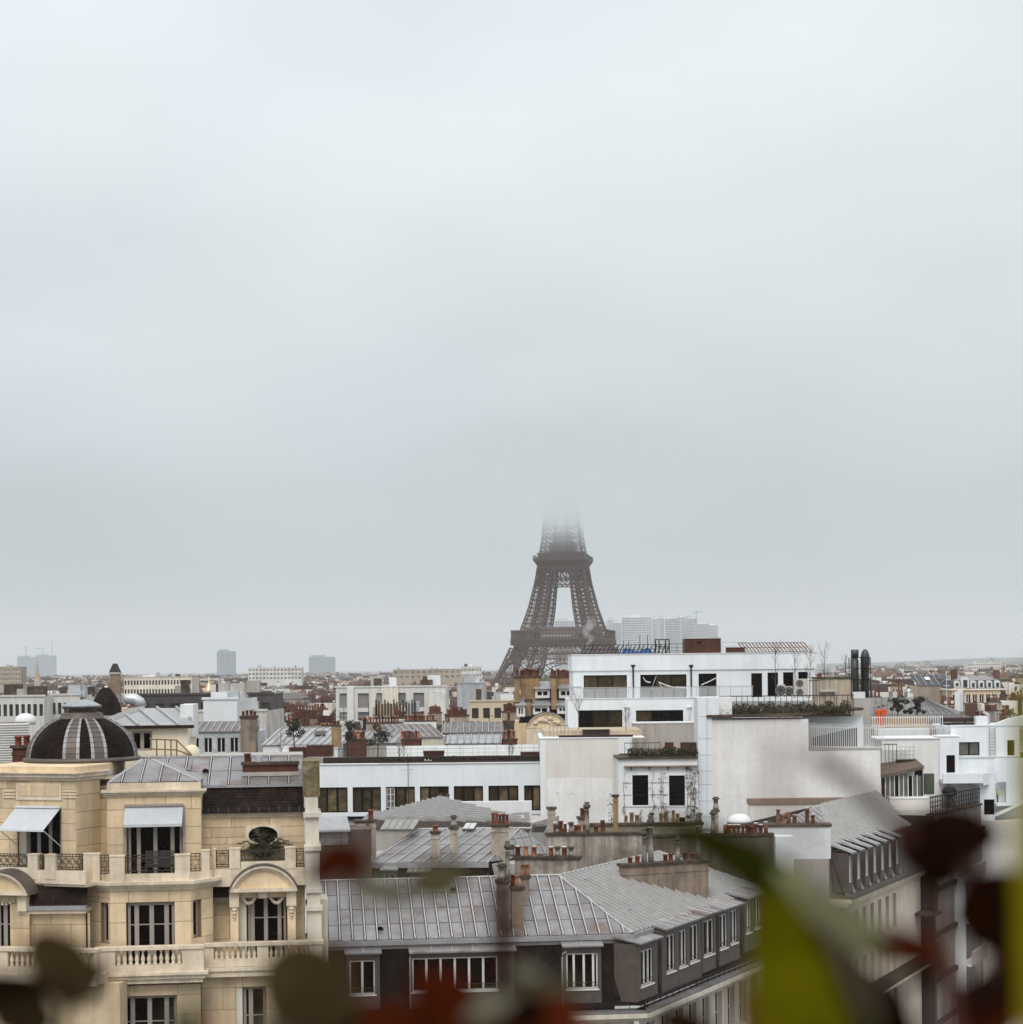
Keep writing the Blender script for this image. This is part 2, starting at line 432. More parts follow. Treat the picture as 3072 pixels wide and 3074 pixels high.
def slates(root, pts, w=0.17, h=0.115, m=None, name='slate_courses', t=0.012):
    """overlapping slate courses over a planar polygon (first edge = eave), joined because they are too small to pick apart"""
    q = [Vector(p) for p in pts]
    e = (q[1] - q[0]).normalized()
    n = Vector((0, 0, 0))
    for i in range(len(q)):
        n += (q[i] - q[0]).cross(q[(i + 1) % len(q)] - q[0])
    n.normalize()
    up = n.cross(e)
    if up.z < 0: up = -up
    if n.dot(Vector((0, 0, CZ)) - q[0]) < 0: n = -n
    st = [((p - q[0]).dot(e), (p - q[0]).dot(up)) for p in q]
    s0, s1 = min(a for a, _ in st), max(a for a, _ in st)
    t0, t1 = min(b for _, b in st), max(b for _, b in st)
    mb = MB()
    row = 0
    tt = t0
    O = q[0]
    while tt < t1 - 0.01:
        te = min(tt + h, t1)
        band = clip(clip(st, 1, tt, True), 1, te, False)
        if len(band) >= 3:
            a0, a1 = min(a for a, _ in band), max(a for a, _ in band)
            s = a0 - w * (0.5 * (row % 2))
            while s < a1:
                pc = clip(clip(band, 0, s + 0.004, True), 0, s + w - 0.004, False)
                if len(pc) >= 3:
                    d = t * (0.8 + 0.7 * rnd.random())
                    k = len(pc)
                    def hh(b): return d * (1.0 - 0.75 * (b - tt) / h)
                    mb.add([tuple(O + e * a + up * b + n * 0.0) for a, b in pc] + [tuple(O + e * a + up * b + n * hh(b)) for a, b in pc],
                           [tuple(range(k, 2 * k))] + [(j, (j + 1) % k, (j + 1) % k + k, j + k) for j in range(k)])
                s += w
        tt = te; row += 1
    return stuff(mb.build(name, m or SLATE, root))
def wall(root, fr, u0, u1, z0, z1, holes, m, v=0.0, depth=0.25, name='wall', thick=None):
    """a wall face with real openings and reveals; holes = (u0, u1, z0, z1)"""
    us = sorted(set([u0, u1] + [max(u0, min(u1, x)) for h in holes for x in h[:2]]))
    zs = sorted(set([z0, z1] + [max(z0, min(z1, x)) for h in holes for x in h[2:]]))
    mb = MB(fr)
    for i in range(len(us) - 1):
        for j in range(len(zs) - 1):
            cu, cz = (us[i] + us[i + 1]) / 2, (zs[j] + zs[j + 1]) / 2
            if any(h[0] < cu < h[1] and h[2] < cz < h[3] for h in holes): continue
            mb.add([(us[i], v, zs[j]), (us[i + 1], v, zs[j]), (us[i + 1], v, zs[j + 1]), (us[i], v, zs[j + 1])], [(0, 1, 2, 3)])
    d = depth
    for a, b, c, e in holes:
        mb.add([(a, v, c), (b, v, c), (b, v, e), (a, v, e), (a, v + d, c), (b, v + d, c), (b, v + d, e), (a, v + d, e)],
               [(0, 4, 5, 1), (1, 5, 6, 2), (2, 6, 7, 3), (3, 7, 4, 0)])
    if thick:
        mb.add([(u0, v, z0), (u1, v, z0), (u1, v, z1), (u0, v, z1), (u0, v + thick, z0), (u1, v + thick, z0), (u1, v + thick, z1), (u0, v + thick, z1)],
               [(3, 2, 6, 7), (0, 3, 7, 4), (1, 5, 6, 2), (4, 7, 6, 5)])
    return mb.build(name, m, root)
def stone_wall(root, fr, u0, u1, z0, z1, holes, v=0.0, course=0.62, bw=1.15, depth=0.28, joint=0.02, m=None, phase=0.0):
    """ashlar: mortar wall set back, every stone its own piece"""
    wall(root, fr, u0, u1, z0, z1, holes, MORTAR, v + 0.012, depth)
    zs = [z0, z1] + [h for o in holes for h in o[2:] if z0 < h < z1]
    k = z0 + course
    while k < z1 - 0.15:
        if all(abs(k - x) > 0.2 for x in zs): zs.append(k)
        k += course
    zs = sorted(set(round(x, 4) for x in zs))
    for r in range(len(zs) - 1):
        a, b = zs[r], zs[r + 1]
        if b - a < 0.03: continue
        cz = (a + b) / 2
        spans = [(u0, u1)]
        for h in holes:
            if h[2] < cz < h[3]:
                ns = []
                for x, y in spans:
                    if h[1] <= x or h[0] >= y: ns.append((x, y)); continue
                    if h[0] > x: ns.append((x, h[0]))
                    if h[1] < y: ns.append((h[1], y))
                spans = ns
        for x, y in spans:
            L = y - x
            if L < 0.05: continue
            cut = [x]
            s = x + bw * (0.5 if (r + int(phase)) % 2 else 1.0) * rnd.uniform(0.85, 1.15)
            while s < y - 0.3:
                cut.append(s); s += bw * rnd.uniform(0.85, 1.15)
            cut.append(y)
            for i in range(len(cut) - 1):
                g = joint / 2
                pr = rnd.uniform(-0.003, 0.003)
                MB(fr).box(cut[i] + (g if i else 0), cut[i + 1] - (g if i < len(cut) - 2 else 0), v + pr, v + 0.02, a + g, b - g).build('stone_block', m or STONE, root)
def window(root, fr, u0, u1, z0, z1, v, cols=2, rows=1, fm=None, gm=None, bar=0.07, mid=None, depth=0.06, name='window', transom=None, thin=0.04, splits=None):
    """framed window: one frame, one pane per light"""
    fm, gm = fm or FRAMEG, gm or GLASS
    mb = MB(fr)
    mb.box(u0, u0 + bar * .6, v, v + depth, z0, z1); mb.box(u1 - bar * .6, u1, v, v + depth, z0, z1)
    mb.box(u0 + bar * .6, u1 - bar * .6, v, v + depth, z1 - bar * .6, z1); mb.box(u0 + bar * .6, u1 - bar * .6, v, v + depth, z0, z0 + bar * .6)
    us = [u0 + bar * .6] + [u0 + (u1 - u0) * i for i in (splits or [k / cols for k in range(1, cols)])] + [u1 - bar * .6]
    zz = [z0 + bar * .6]
    if transom: zz.append(z0 + (z1 - z0) * transom)
    else: zz += [z0 + (z1 - z0) * i / rows for i in range(1, rows)]
    zz.append(z1 - bar * .6)
    for x in us[1:-1]: mb.box(x - bar / 2, x + bar / 2, v - 0.01, v + depth, zz[0], zz[-1])
    for y in zz[1:-1]:
        for i in range(len(us) - 1):
            a = us[i] + (bar / 2 if i else 0); b = us[i + 1] - (bar / 2 if i < len(us) - 2 else 0)
            mb.box(a, b, v + 0.004, v + depth, y - thin / 2, y + thin / 2)
    w = mb.build(name, fm, root)
    for i in range(len(us) - 1):
        for j in range(len(zz) - 1):
            MB(fr).add([(us[i], v + depth * .6, zz[j]), (us[i + 1], v + depth * .6, zz[j]), (us[i + 1], v + depth * .6, zz[j + 1]), (us[i], v + depth * .6, zz[j + 1])], [(0, 1, 2, 3)]).build('pane', gm if not callable(gm) else gm(), w)
    return w
def pot_mesh(mb, x, y, z, h=0.42, r=0.115, kind=0):
    if kind == 0:
        mb.lathe(x, y, [(r * 1.0, z), (r * .92, z + h * .8), (r * 1.15, z + h * .82), (r * 1.15, z + h), (r * .8, z + h), (r * .75, z + h * .7)], 10, cap=False)
    elif kind == 1:   # tall mitron
        mb.lathe(x, y, [(r * .85, z), (r * 1.1, z + h * .25), (r * .8, z + h * .45), (r * .8, z + h * .9), (r * 1.05, z + h * .92), (r * 1.05, z + h), (r * .7, z + h)], 10, cap=False)
    else:
        mb.lathe(x, y, [(r, z), (r, z + h)], 10)
def cowl(root, x, y, z, h, r=0.12, m=None):
    """metal flue with a spun ventilator head"""
    f = MB().lathe(x, y, [(r * 1.15, z), (r * 1.1, z + h * .3), (r * .9, z + h * .32), (r * .85, z + h * .72), (r * 1.2, z + h * .73), (r * 1.2, z + h * .76)], 10).build('flue_pipe', m or STEELF, root, True)
    MB().lathe(x, y, [(r * .6, z + h * .76), (r * 1.5, z + h * .83), (r * 1.6, z + h * .88), (r * 1.1, z + h * .93), (r * .8, z + h * .95), (r * 1.25, z + h), (r * .5, z + h)], 10).build('cowl', COWL, f, True)
    return f
STEELF = mat('galvanised_flue', (0.26, 0.24, 0.215), 0.6, 0.25, 1.5, 0.1, 8, metal=0.2, stain=(0.10, 0.07, 0.05), stain_amt=0.6, stain_scale=1.8)
COWL = mat('rusty_cowl', (0.09, 0.072, 0.058), 0.6, 0.3, 2, 0.2, 9, metal=0.2)
def pots(root, pts, h=0.42, r=0.115, m=None, kind=0):
    for i, (x, y, z) in enumerate(pts):
        mb = MB(); pot_mesh(mb, x, y, z, h * rnd.uniform(0.85, 1.15), r, kind)
        mb.build('chimney_pot', m or (TERRA if rnd.random() < .7 else TERRA2), root, True)
def railing(fr, pts_u, v, z0, z1, post=0.02, n=None, mid=0, gap=0.11, flat=True):
    """straight bar railing in a frame between u0 and u1; returns the builder"""
    u0, u1 = pts_u
    mb = MB(fr)
    n = n or max(2, int(abs(u1 - u0) / gap))
    for i in range(n + 1):
        u = u0 + (u1 - u0) * i / n
        mb.box(u - post / 2, u + post / 2, v - post / 2, v + post / 2, z0, z1)
    mb.box(u0 - post, u1 + post, v - post, v + post, z1, z1 + post * 1.6)
    for k in range(mid):
        z = z0 + (z1 - z0) * (k + .5) / (mid + .5)
        mb.box(u0, u1, v - post * .5, v + post * .5, z - post * .5, z + post * .5)
    return mb
def leaf_cloud(mb, c, rad, n, size, rng=None, flat=0.0):
    """n leaf-sized faces spread through an ellipsoid"""
    g = rng or rnd
    for _ in range(n):
        while True:
            a, b, d = g.uniform(-1, 1), g.uniform(-1, 1), g.uniform(-1, 1)
            q = a * a + b * b + d * d
            if 0.1 < q < 1: break
        p = Vector((c[0] + a * rad[0], c[1] + b * rad[1], c[2] + d * rad[2]))
        s = size * g.uniform(0.6, 1.4)
        x = Vector((g.uniform(-1, 1), g.uniform(-1, 1), g.uniform(-1, 1))).normalized()
        y = x.cross(Vector((g.uniform(-1, 1), g.uniform(-1, 1), g.uniform(-1, 1)))).normalized()
        mb.add([tuple(p - x * s), tuple(p + y * s * .45), tuple(p + x * s), tuple(p - y * s * .45)], [(0, 1, 2, 3)])
    return mb
# ================================================================== ground, hill
GROUND = mat('city_ground', (0.11, 0.105, 0.10), 0.95, 0.3, 0.02, 0.1, 0.3)
ASPH = mat('asphalt', (0.05, 0.05, 0.052), 0.9, 0.2, 0.5)
g = MB().lathe(0, 7000, [(0.001, 0.0), (5000, 0.0), (8000, 0.0)], 48, cap=False).build('ground', GROUND)
struct(g)
mb = MB()
NX, NY = 40, 14
for j in range(NY + 1):
    for i in range(NX + 1):
        x = -500 + 4500 * i / NX; y = 4200 + 5200 * j / NY
        a = max(0.0, min(1.0, (x - 500) / 1700)); b = max(0.0, min(1.0, (y - 4300) / 1800))
        a = a * a * (3 - 2 * a); b = b * b * (3 - 2 * b)
        mb.v.append((x, y, -1 + 44 * a * b + 5 * math.sin(x * .006) * a * b))
for j in range(NY):
    for i in range(NX):
        k = j * (NX + 1) + i
        mb.p.append((k, k + 1, k + NX + 2, k + NX + 1))
HILLM = mat('wooded_hill', (0.10, 0.105, 0.095), 0.95, 0.4, 0.01, 0.4, 0.06)
hill = struct(mb.build('hill', HILLM, None, True))
def hill_z(x, y):
    a = max(0.0, min(1.0, (x - 500) / 1700)); b = max(0.0, min(1.0, (y - 4300) / 1800))
    a = a * a * (3 - 2 * a); b = b * b * (3 - 2 * b)
    return max(0.0, -1 + 44 * a * b)

# ================================================================== iron tower
TY = 1400.0
tc = P(1695, 1995, TY)
TROT = R(-9.4)
tower = thing('iron_tower', 'tall brown lattice iron tower vanishing into low cloud', 'tower', (tc.x, TY, 0.0))
class TF:
    def __init__(s): s.c, s.s = math.cos(TROT), math.sin(TROT)
    def w(s, x, y, z): return (tc.x + x * s.c - y * s.s, TY + x * s.s + y * s.c, z)
TFR = TF()
# outer / inner half widths of the four legs by height
PROF = [(0, 60.0, 36.0), (15, 51.5, 29.5), (32, 42.5, 23.0), (46, 36.5, 18.5), (57, 32.0, 15.5), (64, 27.8, 12.6), (80, 22.6, 9.6), (100, 18.0, 7.0), (115, 16.0, 5.4),
        (128, 13.9, 4.3), (145, 12.1, 3.2), (165, 10.2, 1.7), (190, 8.4, 0.5), (225, 6.4, 0.2), (276, 4.4, 0.1)]
def prof(z):
    for i in range(len(PROF) - 1):
        a, b = PROF[i], PROF[i + 1]
        if a[0] <= z <= b[0]:
            k = (z - a[0]) / (b[0] - a[0])
            return a[1] + (b[1] - a[1]) * k, a[2] + (b[2] - a[2]) * k
    return PROF[-1][1:]
def beam(mb, a, b, t):
    mb.tube([a, b], t * .42, 4)
def leg_faces(mb, sx, sy, z0, z1, n, post=1.1, br=0.55, sub=True):
    zs = [z0 + (z1 - z0) * i / n for i in range(n + 1)]
    def cor(z):
        o, i = prof(z)
        return [(sx * o, sy * o, z), (sx * i, sy * o, z), (sx * i, sy * i, z), (sx * o, sy * i, z)]
    for j in range(n):
        A, B = cor(zs[j]), cor(zs[j + 1])
        for k in range(4):
            l = (k + 1) % 4
            beam(mb, A[k], B[k], post)
            beam(mb, A[k], A[l], br * 1.2)
            beam(mb, A[k], B[l], br); beam(mb, A[l], B[k], br)
            if sub:
                def lerp(p, q, t): return tuple(p[x] + (q[x] - p[x]) * t for x in range(3))
                ml, mr = lerp(A[k], B[k], .5), lerp(A[l], B[l], .5)
                mt, mb_ = lerp(B[k], B[l], .5), lerp(A[k], A[l], .5)
                for p, q in ((ml, mt), (mt, mr), (mr, mb_), (mb_, ml), (ml, mr)): beam(mb, p, q, br * .7)
    o, i = prof(z1)
for sx in (-1, 1):
    for sy in (-1, 1):
        mb = MB(TFR); leg_faces(mb, sx, sy, 0, 52, 6, 1.5, 0.8)
        mb.build('lower_leg', IRONP, tower)
        mb = MB(TFR); leg_faces(mb, sx, sy, 58, 109.5, 9, 1.25, 0.75)
        # lift shaft and stairs climbing inside each leg
        for j in range(10):
            z = 60 + 5.2 * j; o, i = prof(z); o2, i2 = prof(z + 5.2); c1, c2 = (o + i) / 2, (o2 + i2) / 2
            beam(mb, (sx * c1, sy * c1, z), (sx * c2, sy * c2, z + 5.2), 2.2)
        mb.build('upper_leg', IRONP, tower)
        mb = MB(TFR); leg_faces(mb, sx, sy, 115, 190, 12, 0.9, 0.5)
        mb.build('spire_leg', IRONP, tower)
mb = MB(TFR)
for j in range(12):
    z = 118 + j * 6.6; o, _ = prof(z); o2, _ = prof(min(276, z + 6.6))
    for k in range(4):
        c = [(-1, -1), (1, -1), (1, 1), (-1, 1)]
        a, b = c[k], c[(k + 1) % 4]
        beam(mb, (a[0] * o, a[1] * o, z), (b[0] * o, b[1] * o, z), 0.9)
        if z > 185:
            beam(mb, (a[0] * o, a[1] * o, z), (b[0] * o2, b[1] * o2, z + 6.6), 0.5); beam(mb, (b[0] * o, b[1] * o, z), (a[0] * o2, a[1] * o2, z + 6.6), 0.5)
            beam(mb, (a[0] * o, a[1] * o, z), (a[0] * o2, a[1] * o2, z + 6.6), 0.8)
mb.box(-2.2, 2.2, -2.2, 2.2, 117, 190)
mb.build('spire_bracing', IRONP, tower)
# first-floor girder with its lattice frieze, gallery and pavilions
def girder(mb, half0, half1, z0, z1, n, t):
    c = [(-1, -1), (1, -1), (1, 1), (-1, 1)]
    for k in range(4):
        a, b = c[k], c[(k + 1) % 4]
        def pt(s, z):
            h = half0 + (half1 - half0) * (z - z0) / (z1 - z0)
            return ((a[0] + (b[0] - a[0]) * s) * h, (a[1] + (b[1] - a[1]) * s) * h, z)
        for i in range(n):
            s, e = i / n, (i + 1) / n
            beam(mb, pt(s, z0), pt(e, z1), t); beam(mb, pt(e, z0), pt(s, z1), t); beam(mb, pt(s, z0), pt(s, z1), t)
        beam(mb, pt(0, z0), pt(1, z0), t * 2.2); beam(mb, pt(0, z1), pt(1, z1), t * 2.2)
mb = MB(TFR); girder(mb, 36.3, 33.2, 43.5, 47.5, 30, 0.42); girder(mb, 33.2, 31.6, 47.5, 53, 18, 0.75)
mb.build('lattice_girder', IRONP, tower)
mb = MB(TFR)
mb.frust([(-32, -32), (32, -32), (32, 32), (-32, 32)], 53, [(-33.2, -33.2), (33.2, -33.2), (33.2, 33.2), (-33.2, 33.2)], 57.2)
mb.box(-33.9, 33.9, -33.9, 33.9, 57.2, 58.2)
mb.build('first_floor', IRONP, tower)
mb = MB(TFR)
for k in range(36):
    s = -33 + 66 * k / 35
    for q in (-33.55, 33.55):
        mb.box(s - .35, s + .35, q - .5, q + .5, 53.5, 57.2); mb.box(q - .5, q + .5, s - .35, s + .35, 53.5, 57.2)
mb.build('frieze_brackets', IRONP, tower)
mb = MB(TFR)
for k in range(30):
    s = -33.4 + 66.8 * k / 29
    for q in (-33.4, 33.4):
        mb.box(s - .16, s + .16, q - .16, q + .16, 58.2, 63.6); mb.box(q - .16, q + .16, s - .16, s + .16, 58.2, 63.6)
for q in (-33.4, 33.4):
    mb.box(-33.9, 33.9, q - .35, q + .35, 63.6, 64.3); mb.box(q - .35, q + .35, -33.9, 33.9, 63.6, 64.3)
    mb.box(-33.9, 33.9, q - .2, q + .2, 59.2, 59.5); mb.box(q - .2, q + .2, -33.9, 33.9, 59.2, 59.5)
mb.build('gallery', IRONP, tower)
PAV = mat('pavilion_grey', (0.16, 0.13, 0.115), 0.5, 0.15, .1, 0)
for a, b, c, d in ((-13, 16, -29, -19), (-24, -18, -27, 27), (18, 24, -27, 27), (-14, 14, 20, 28)):
    MB(TFR).box(a, b, c, d, 58.2, 65.2).box(a - .6, b + .6, c - .6, d + .6, 65.2, 66.4).build('pavilion', PAV, tower)
MB(TFR).box(-12, 9, -29.1, -29.02, 59.6, 60.6).box(-11, 14, -29.1, -29.02, 65.6, 66.2).build('pavilion_glazing', mat('pale_glazing', (.45, .45, .45), .3, .1), tower)
# arches between the legs
for k in range(4):
    a = k * math.pi / 2
    class AF:
        def __init__(s, a): s.a = a
        def w(s, x, y, z):
            return TFR.w(x * math.cos(s.a) - y * math.sin(s.a), x * math.sin(s.a) + y * math.cos(s.a), z)
    mb = MB(AF(a)); N = 40
    def ap(r, t): return (r * math.cos(t), 0, 5 + r * math.sin(t) * 0.98)
    def ay(p): return (p[0], -(36.4 + (44 - p[2]) * .52), p[2])
    for i in range(N):
        t0, t1 = math.pi * (0.06 + .88 * i / N), math.pi * (0.06 + .88 * (i + 1) / N)
        for r in (36.2, 39.6): beam(mb, ay(ap(r, t0)), ay(ap(r, t1)), 1.0)
        beam(mb, ay(ap(36.2, t0)), ay(ap(39.6, t0)), .6); beam(mb, ay(ap(36.2, t0)), ay(ap(39.6, t1)), .45)
        z = ay(ap(39.6, t0))
        if abs(z[0]) > 12 and z[2] < 43 and abs(z[0]) < 33 and i % 2 == 0: beam(mb, z, ay((z[0], 0, 43.5)), .7)
    mb.build('arch', IRONP, tower)
class TF2:
    def w(s, x, y, z): return TFR.w(x, y, z - 2.4)
TFR2 = TF2()
# second floor
mb = MB(TFR2)
girder(mb, 18.3, 16.6, 99, 104, 10, 0.6); girder(mb, 16.6, 16.2, 104, 110, 8, 0.8)
mb.build('lattice_girder', IRONP, tower)
mb = MB(TFR2)
o4 = lambda h: [(-h, -h), (h, -h), (h, h), (-h, h)]
mb.frust(o4(16.4), 110.0, o4(16.9), 113.2); mb.frust(o4(16.9), 113.2, o4(19.0), 116.6); mb.box(-19.4, 19.4, -19.4, 19.4, 116.6, 118.2)
mb.frust(o4(16.4), 118.2, o4(16.0), 121.4); mb.box(-16.9, 16.9, -16.9, 16.9, 121.4, 122.2)
mb.build('second_floor', IRONP, tower)
mb = MB(TFR2)
for k in range(30):
    s = -19.2 + 38.4 * k / 29
    for q in (-19.2, 19.2): mb.box(s - .07, s + .07, q - .07, q + .07, 118.2, 120.2); mb.box(q - .07, q + .07, s - .07, s + .07, 118.2, 120.2)
for q in (-19.2, 19.2): mb.box(-19.2, 19.2, q - .12, q + .12, 120.1, 120.4); mb.box(q - .12, q + .12, -19.2, 19.2, 120.1, 120.4)
mb.build('gallery', IRONP, tower)
MB(TFR2).box(-9, 9, -9, 9, 122.2, 130).box(-6.5, 6.5, -6.5, 6.5, 130, 138).build('lift_machinery', IRONP, tower)

# ================================================================== far high-rises
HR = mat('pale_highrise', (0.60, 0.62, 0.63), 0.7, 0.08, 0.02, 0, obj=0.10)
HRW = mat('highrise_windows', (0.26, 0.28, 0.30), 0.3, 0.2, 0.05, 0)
def highrise(px0, py_top, px1, Y, label, floors, bays, depth=22, rot=0, m=None, step=None, group='slab towers beyond the iron tower', name='highrise'):
    xm = (px0 + px1) / 2
    f = Fr(xm, py_top, Y, rot)
    u0, u1, _, z1 = f.rect(px0, py_top, px1, py_top + 20)
    c = P(xm, py_top, Y)
    t = thing(name, label, 'tower block', (c.x, Y, 0), group)
    MB(f).box(u0, u1, 0, depth, 0, z1).build('walls', m or HR, t)
    MB(f).box(u0 + 3, u0 + (u1 - u0) * .6, 4, depth - 4, z1, z1 + 4).build('plant_room', m or HR, t)
    fh = z1 / floors
    mb = MB(f)
    for i in range(floors):
        if i * fh < 14: continue
        for j in range(bays):
            a = u0 + (u1 - u0) * (j + .18) / bays; b = u0 + (u1 - u0) * (j + .82) / bays
            mb.box(a, b, -0.25, .2, i * fh + fh * .25, i * fh + fh * .75)
    stuff(mb.build('windows', HRW, t))
    mb = MB(f)
    for j in range(0, bays + 1, 2):
        a = u0 + (u1 - u0) * j / bays
        mb.box(a - .5, a + .5, -1.0, 0, 0, z1)
    mb.build('fins', m or HR, t)
    return t
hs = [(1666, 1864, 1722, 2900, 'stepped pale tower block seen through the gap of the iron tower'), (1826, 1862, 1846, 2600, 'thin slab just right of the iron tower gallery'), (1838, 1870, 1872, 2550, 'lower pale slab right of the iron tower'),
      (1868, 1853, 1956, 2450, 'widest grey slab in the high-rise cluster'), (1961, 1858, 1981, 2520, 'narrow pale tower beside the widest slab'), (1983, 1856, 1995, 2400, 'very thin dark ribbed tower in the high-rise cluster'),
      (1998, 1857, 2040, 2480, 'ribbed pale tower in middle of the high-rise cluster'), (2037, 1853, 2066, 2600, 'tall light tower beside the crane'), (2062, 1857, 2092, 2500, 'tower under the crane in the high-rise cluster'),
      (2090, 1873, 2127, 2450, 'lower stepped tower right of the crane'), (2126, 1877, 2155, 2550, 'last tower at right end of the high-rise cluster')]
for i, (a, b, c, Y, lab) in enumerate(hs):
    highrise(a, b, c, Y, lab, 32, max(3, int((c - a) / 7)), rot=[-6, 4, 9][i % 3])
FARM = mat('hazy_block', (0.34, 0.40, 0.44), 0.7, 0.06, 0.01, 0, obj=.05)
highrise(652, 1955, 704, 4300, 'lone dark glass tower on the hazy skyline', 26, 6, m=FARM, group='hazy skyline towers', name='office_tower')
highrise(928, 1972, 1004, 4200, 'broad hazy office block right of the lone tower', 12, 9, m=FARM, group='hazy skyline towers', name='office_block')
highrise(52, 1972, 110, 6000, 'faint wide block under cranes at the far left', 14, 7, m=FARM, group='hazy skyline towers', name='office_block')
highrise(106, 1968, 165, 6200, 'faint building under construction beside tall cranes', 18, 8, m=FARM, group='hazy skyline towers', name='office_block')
def crane(px, py0, py1, Y, arm, label):
    b = P(px, py1, Y); tz = P(px, py0, Y).z
    k = Y / F
    t = thing('tower_crane', label, 'crane', (b.x, Y, 0), 'construction cranes on the skyline')
    MB().box(b.x - .9 * k, b.x + .9 * k, Y - .9 * k, Y + .9 * k, 0, tz).build('mast', FARM, t)
    MB().box(b.x - arm * k * .35, b.x + arm * k, Y - .5 * k, Y + .5 * k, tz - 5 * k, tz - 3.2 * k).build('jib', FARM, t)
    MB().tube([(b.x, Y, tz), (b.x + arm * k * .7, Y, tz - 3.2 * k)], .3 * k, 4).build('tie', FARM, t)
    MB().box(b.x - arm * k * .35, b.x - arm * k * .2, Y - 1 * k, Y + 1 * k, tz - 8 * k, tz - 5 * k).build('counterweight', FARM, t)
crane(2091, 1834, 1870, 2500, 20, 'small crane above the high-rise cluster')
crane(78, 1938, 1975, 6000, 6, 'short crane at the far left skyline')
crane(128, 1943, 1970, 6200, -22, 'crane with long arm at the far left skyline')
crane(157, 1923, 1970, 6100, 3, 'tallest thin crane at the far left skyline')
# ================================================================== cream apartment building with the dome
FA = Fr(460, 2700, 74.0, 6.5)            # plane of the bay front
FB = Fr(228, 2500, 74.3, -19.0)          # plane of the corner pavilion (turned the other way)
_b = P(460, 2700, 74.0)
apt = thing('apartment_building', 'cream limestone corner building with slate dome and balconies', 'building', (_b.x, 76, 0))
def zA(py, px=460, v=0): return FA.pix(px, py, v)[1]
def uA(px, py=2700, v=0): return FA.pix(px, py, v)[0]
def zB(py, px=120, v=0): return FB.pix(px, py, v)[1]
def uB(px, py=2500, v=0): return FB.pix(px, py, v)[0]
Z_BAL, Z_CAP = zA(2917), zA(2846)         # lower balcony floor / handrail
Z_TER = zA(2662)                          # upper terrace slab underside
Z_FLR = zA(2646)
def frieze(fr, u0, u1, v, z0, z1, proud, m=TRIM, name='cornice', steps=3, back=0.3, par=None):
    """stepped cornice band"""
    mb = MB(fr)
    for i in range(steps):
        a, b = z0 + (z1 - z0) * i / steps, z0 + (z1 - z0) * (i + 1) / steps
        p = proud * (i + 1) / steps
        mb.box(u0 - p, u1 + p, v - p, v + back, a + (0.002 if i else 0), b)
    return mb.build(name, m, par or apt)
# ---- canted bay: front face v=0 between px 331..573, sides splay back
BV = 0.95                                  # how far the flanks lie behind the bay front
bu0, bu1 = uA(331), uA(573)
ul, ur = uA(262, 2750, BV), uA(640, 2750, BV)
zb0, zb1 = Z_BAL - 0.0, Z_TER
h = FA.rect(379, 2709, 525, 2856, 0.0)
hole = (h[0], h[1], zb0, h[3])
stone_wall(apt, FA, bu0, bu1, zb0, zb1, [hole], course=0.95, bw=1.4)
window(apt, FA, hole[0] + .05, hole[1] - .02, Z_BAL, hole[3] - .03, 0.2, splits=(.19, .51, .83), fm=FRAMEG, bar=0.17, transom=0.68)
for k in range(4): pass
def cant(p0, p1, holepx=None, ztop=None, zbot=None):
    """canted side wall between two frame points (u, v)"""
    a, b = FA.w(p0[0], p0[1], 0), FA.w(p1[0], p1[1], 0)
    f = frame_pts(a, b)
    hs = []
    if holepx:
        r = f.rect(*holepx)
        hs = [(max(.12, r[0]), min(f.L - .12, r[1]), r[2], r[3])]
    stone_wall(apt, f, 0, f.L, zbot, ztop, hs, course=0.95, bw=1.6)
    for q in hs:
        window(apt, f, q[0], q[1], q[2], q[3], 0.18, cols=1, fm=FRAMEG, bar=0.16)
    return f
fL = cant((ul, BV), (bu0, 0.0), (302, 2711, 331, 2832), zb1, zb0)
fR = cant((bu1, 0.0), (ur, BV), (576, 2702, 605, 2815), zb1, zb0)
# bay cornice / terrace slab following the cant
def bay_poly(off, vb):
    return [(ul - off * 1.0, vb), (ul - off, BV - off * .6), (bu0 - off * .4, -off), (bu1 + off * .4, -off), (ur + off, BV - off * .6), (ur + off, vb)]
for i, (o_, a, b) in enumerate(((0.10, Z_TER - .12, Z_TER), (0.22, Z_TER, Z_TER + .10), (0.32, Z_TER + .10, Z_FLR + .02))):
    MB(FA).hprism(bay_poly(o_, BV + 1.2), a + .002, b).build('bay_cornice', TRIM, apt)
# terrace parapet plinth and piers
Z_PL = zA(2622); Z_PT = zA(2570)
plin = [((uA(302, 2640, .55), .55), (bu0, -.12)), ((bu0, -.12), (bu1, -.12)), ((bu1, -.12), (uA(640, 2620, .6), .75))]
for (a, b) in plin:
    f = frame_pts(FA.w(a[0], a[1], 0), FA.w(b[0], b[1], 0))
    MB(f).box(0.02, f.L - .02, 0.04, .26, Z_FLR + .02, Z_PL).build('parapet_plinth', TRIM, apt)
def pier(px0, px1, v, pt, pb=None, py=2600, fr=FA, dv=.34, m=TRIM):
    u0, u1 = fr.pix(px0, py, v)[0], fr.pix(px1, py, v)[0]
    z1 = fr.pix((px0 + px1) / 2, pt, v)[1]
    z0 = fr.pix((px0 + px1) / 2, pb, v)[1] if pb else Z_FLR
    o = MB(fr).box(u0, u1, v, v + dv, z0, z1 - .05).build('parapet_pier', m, apt)
    MB(fr).box(u0 - .02, u1 + .02, v - .02, v + dv + .02, z1 - .05, z1).build('pier_cap', m, o)
for a, b, v, t in ((250, 276, .62, 2562), (276, 299, .42, 2562), (329, 374, -.16, 2569), (525, 570, -.16, 2565), (605, 629, .5, 2552)):
    pier(a, b, v, t)
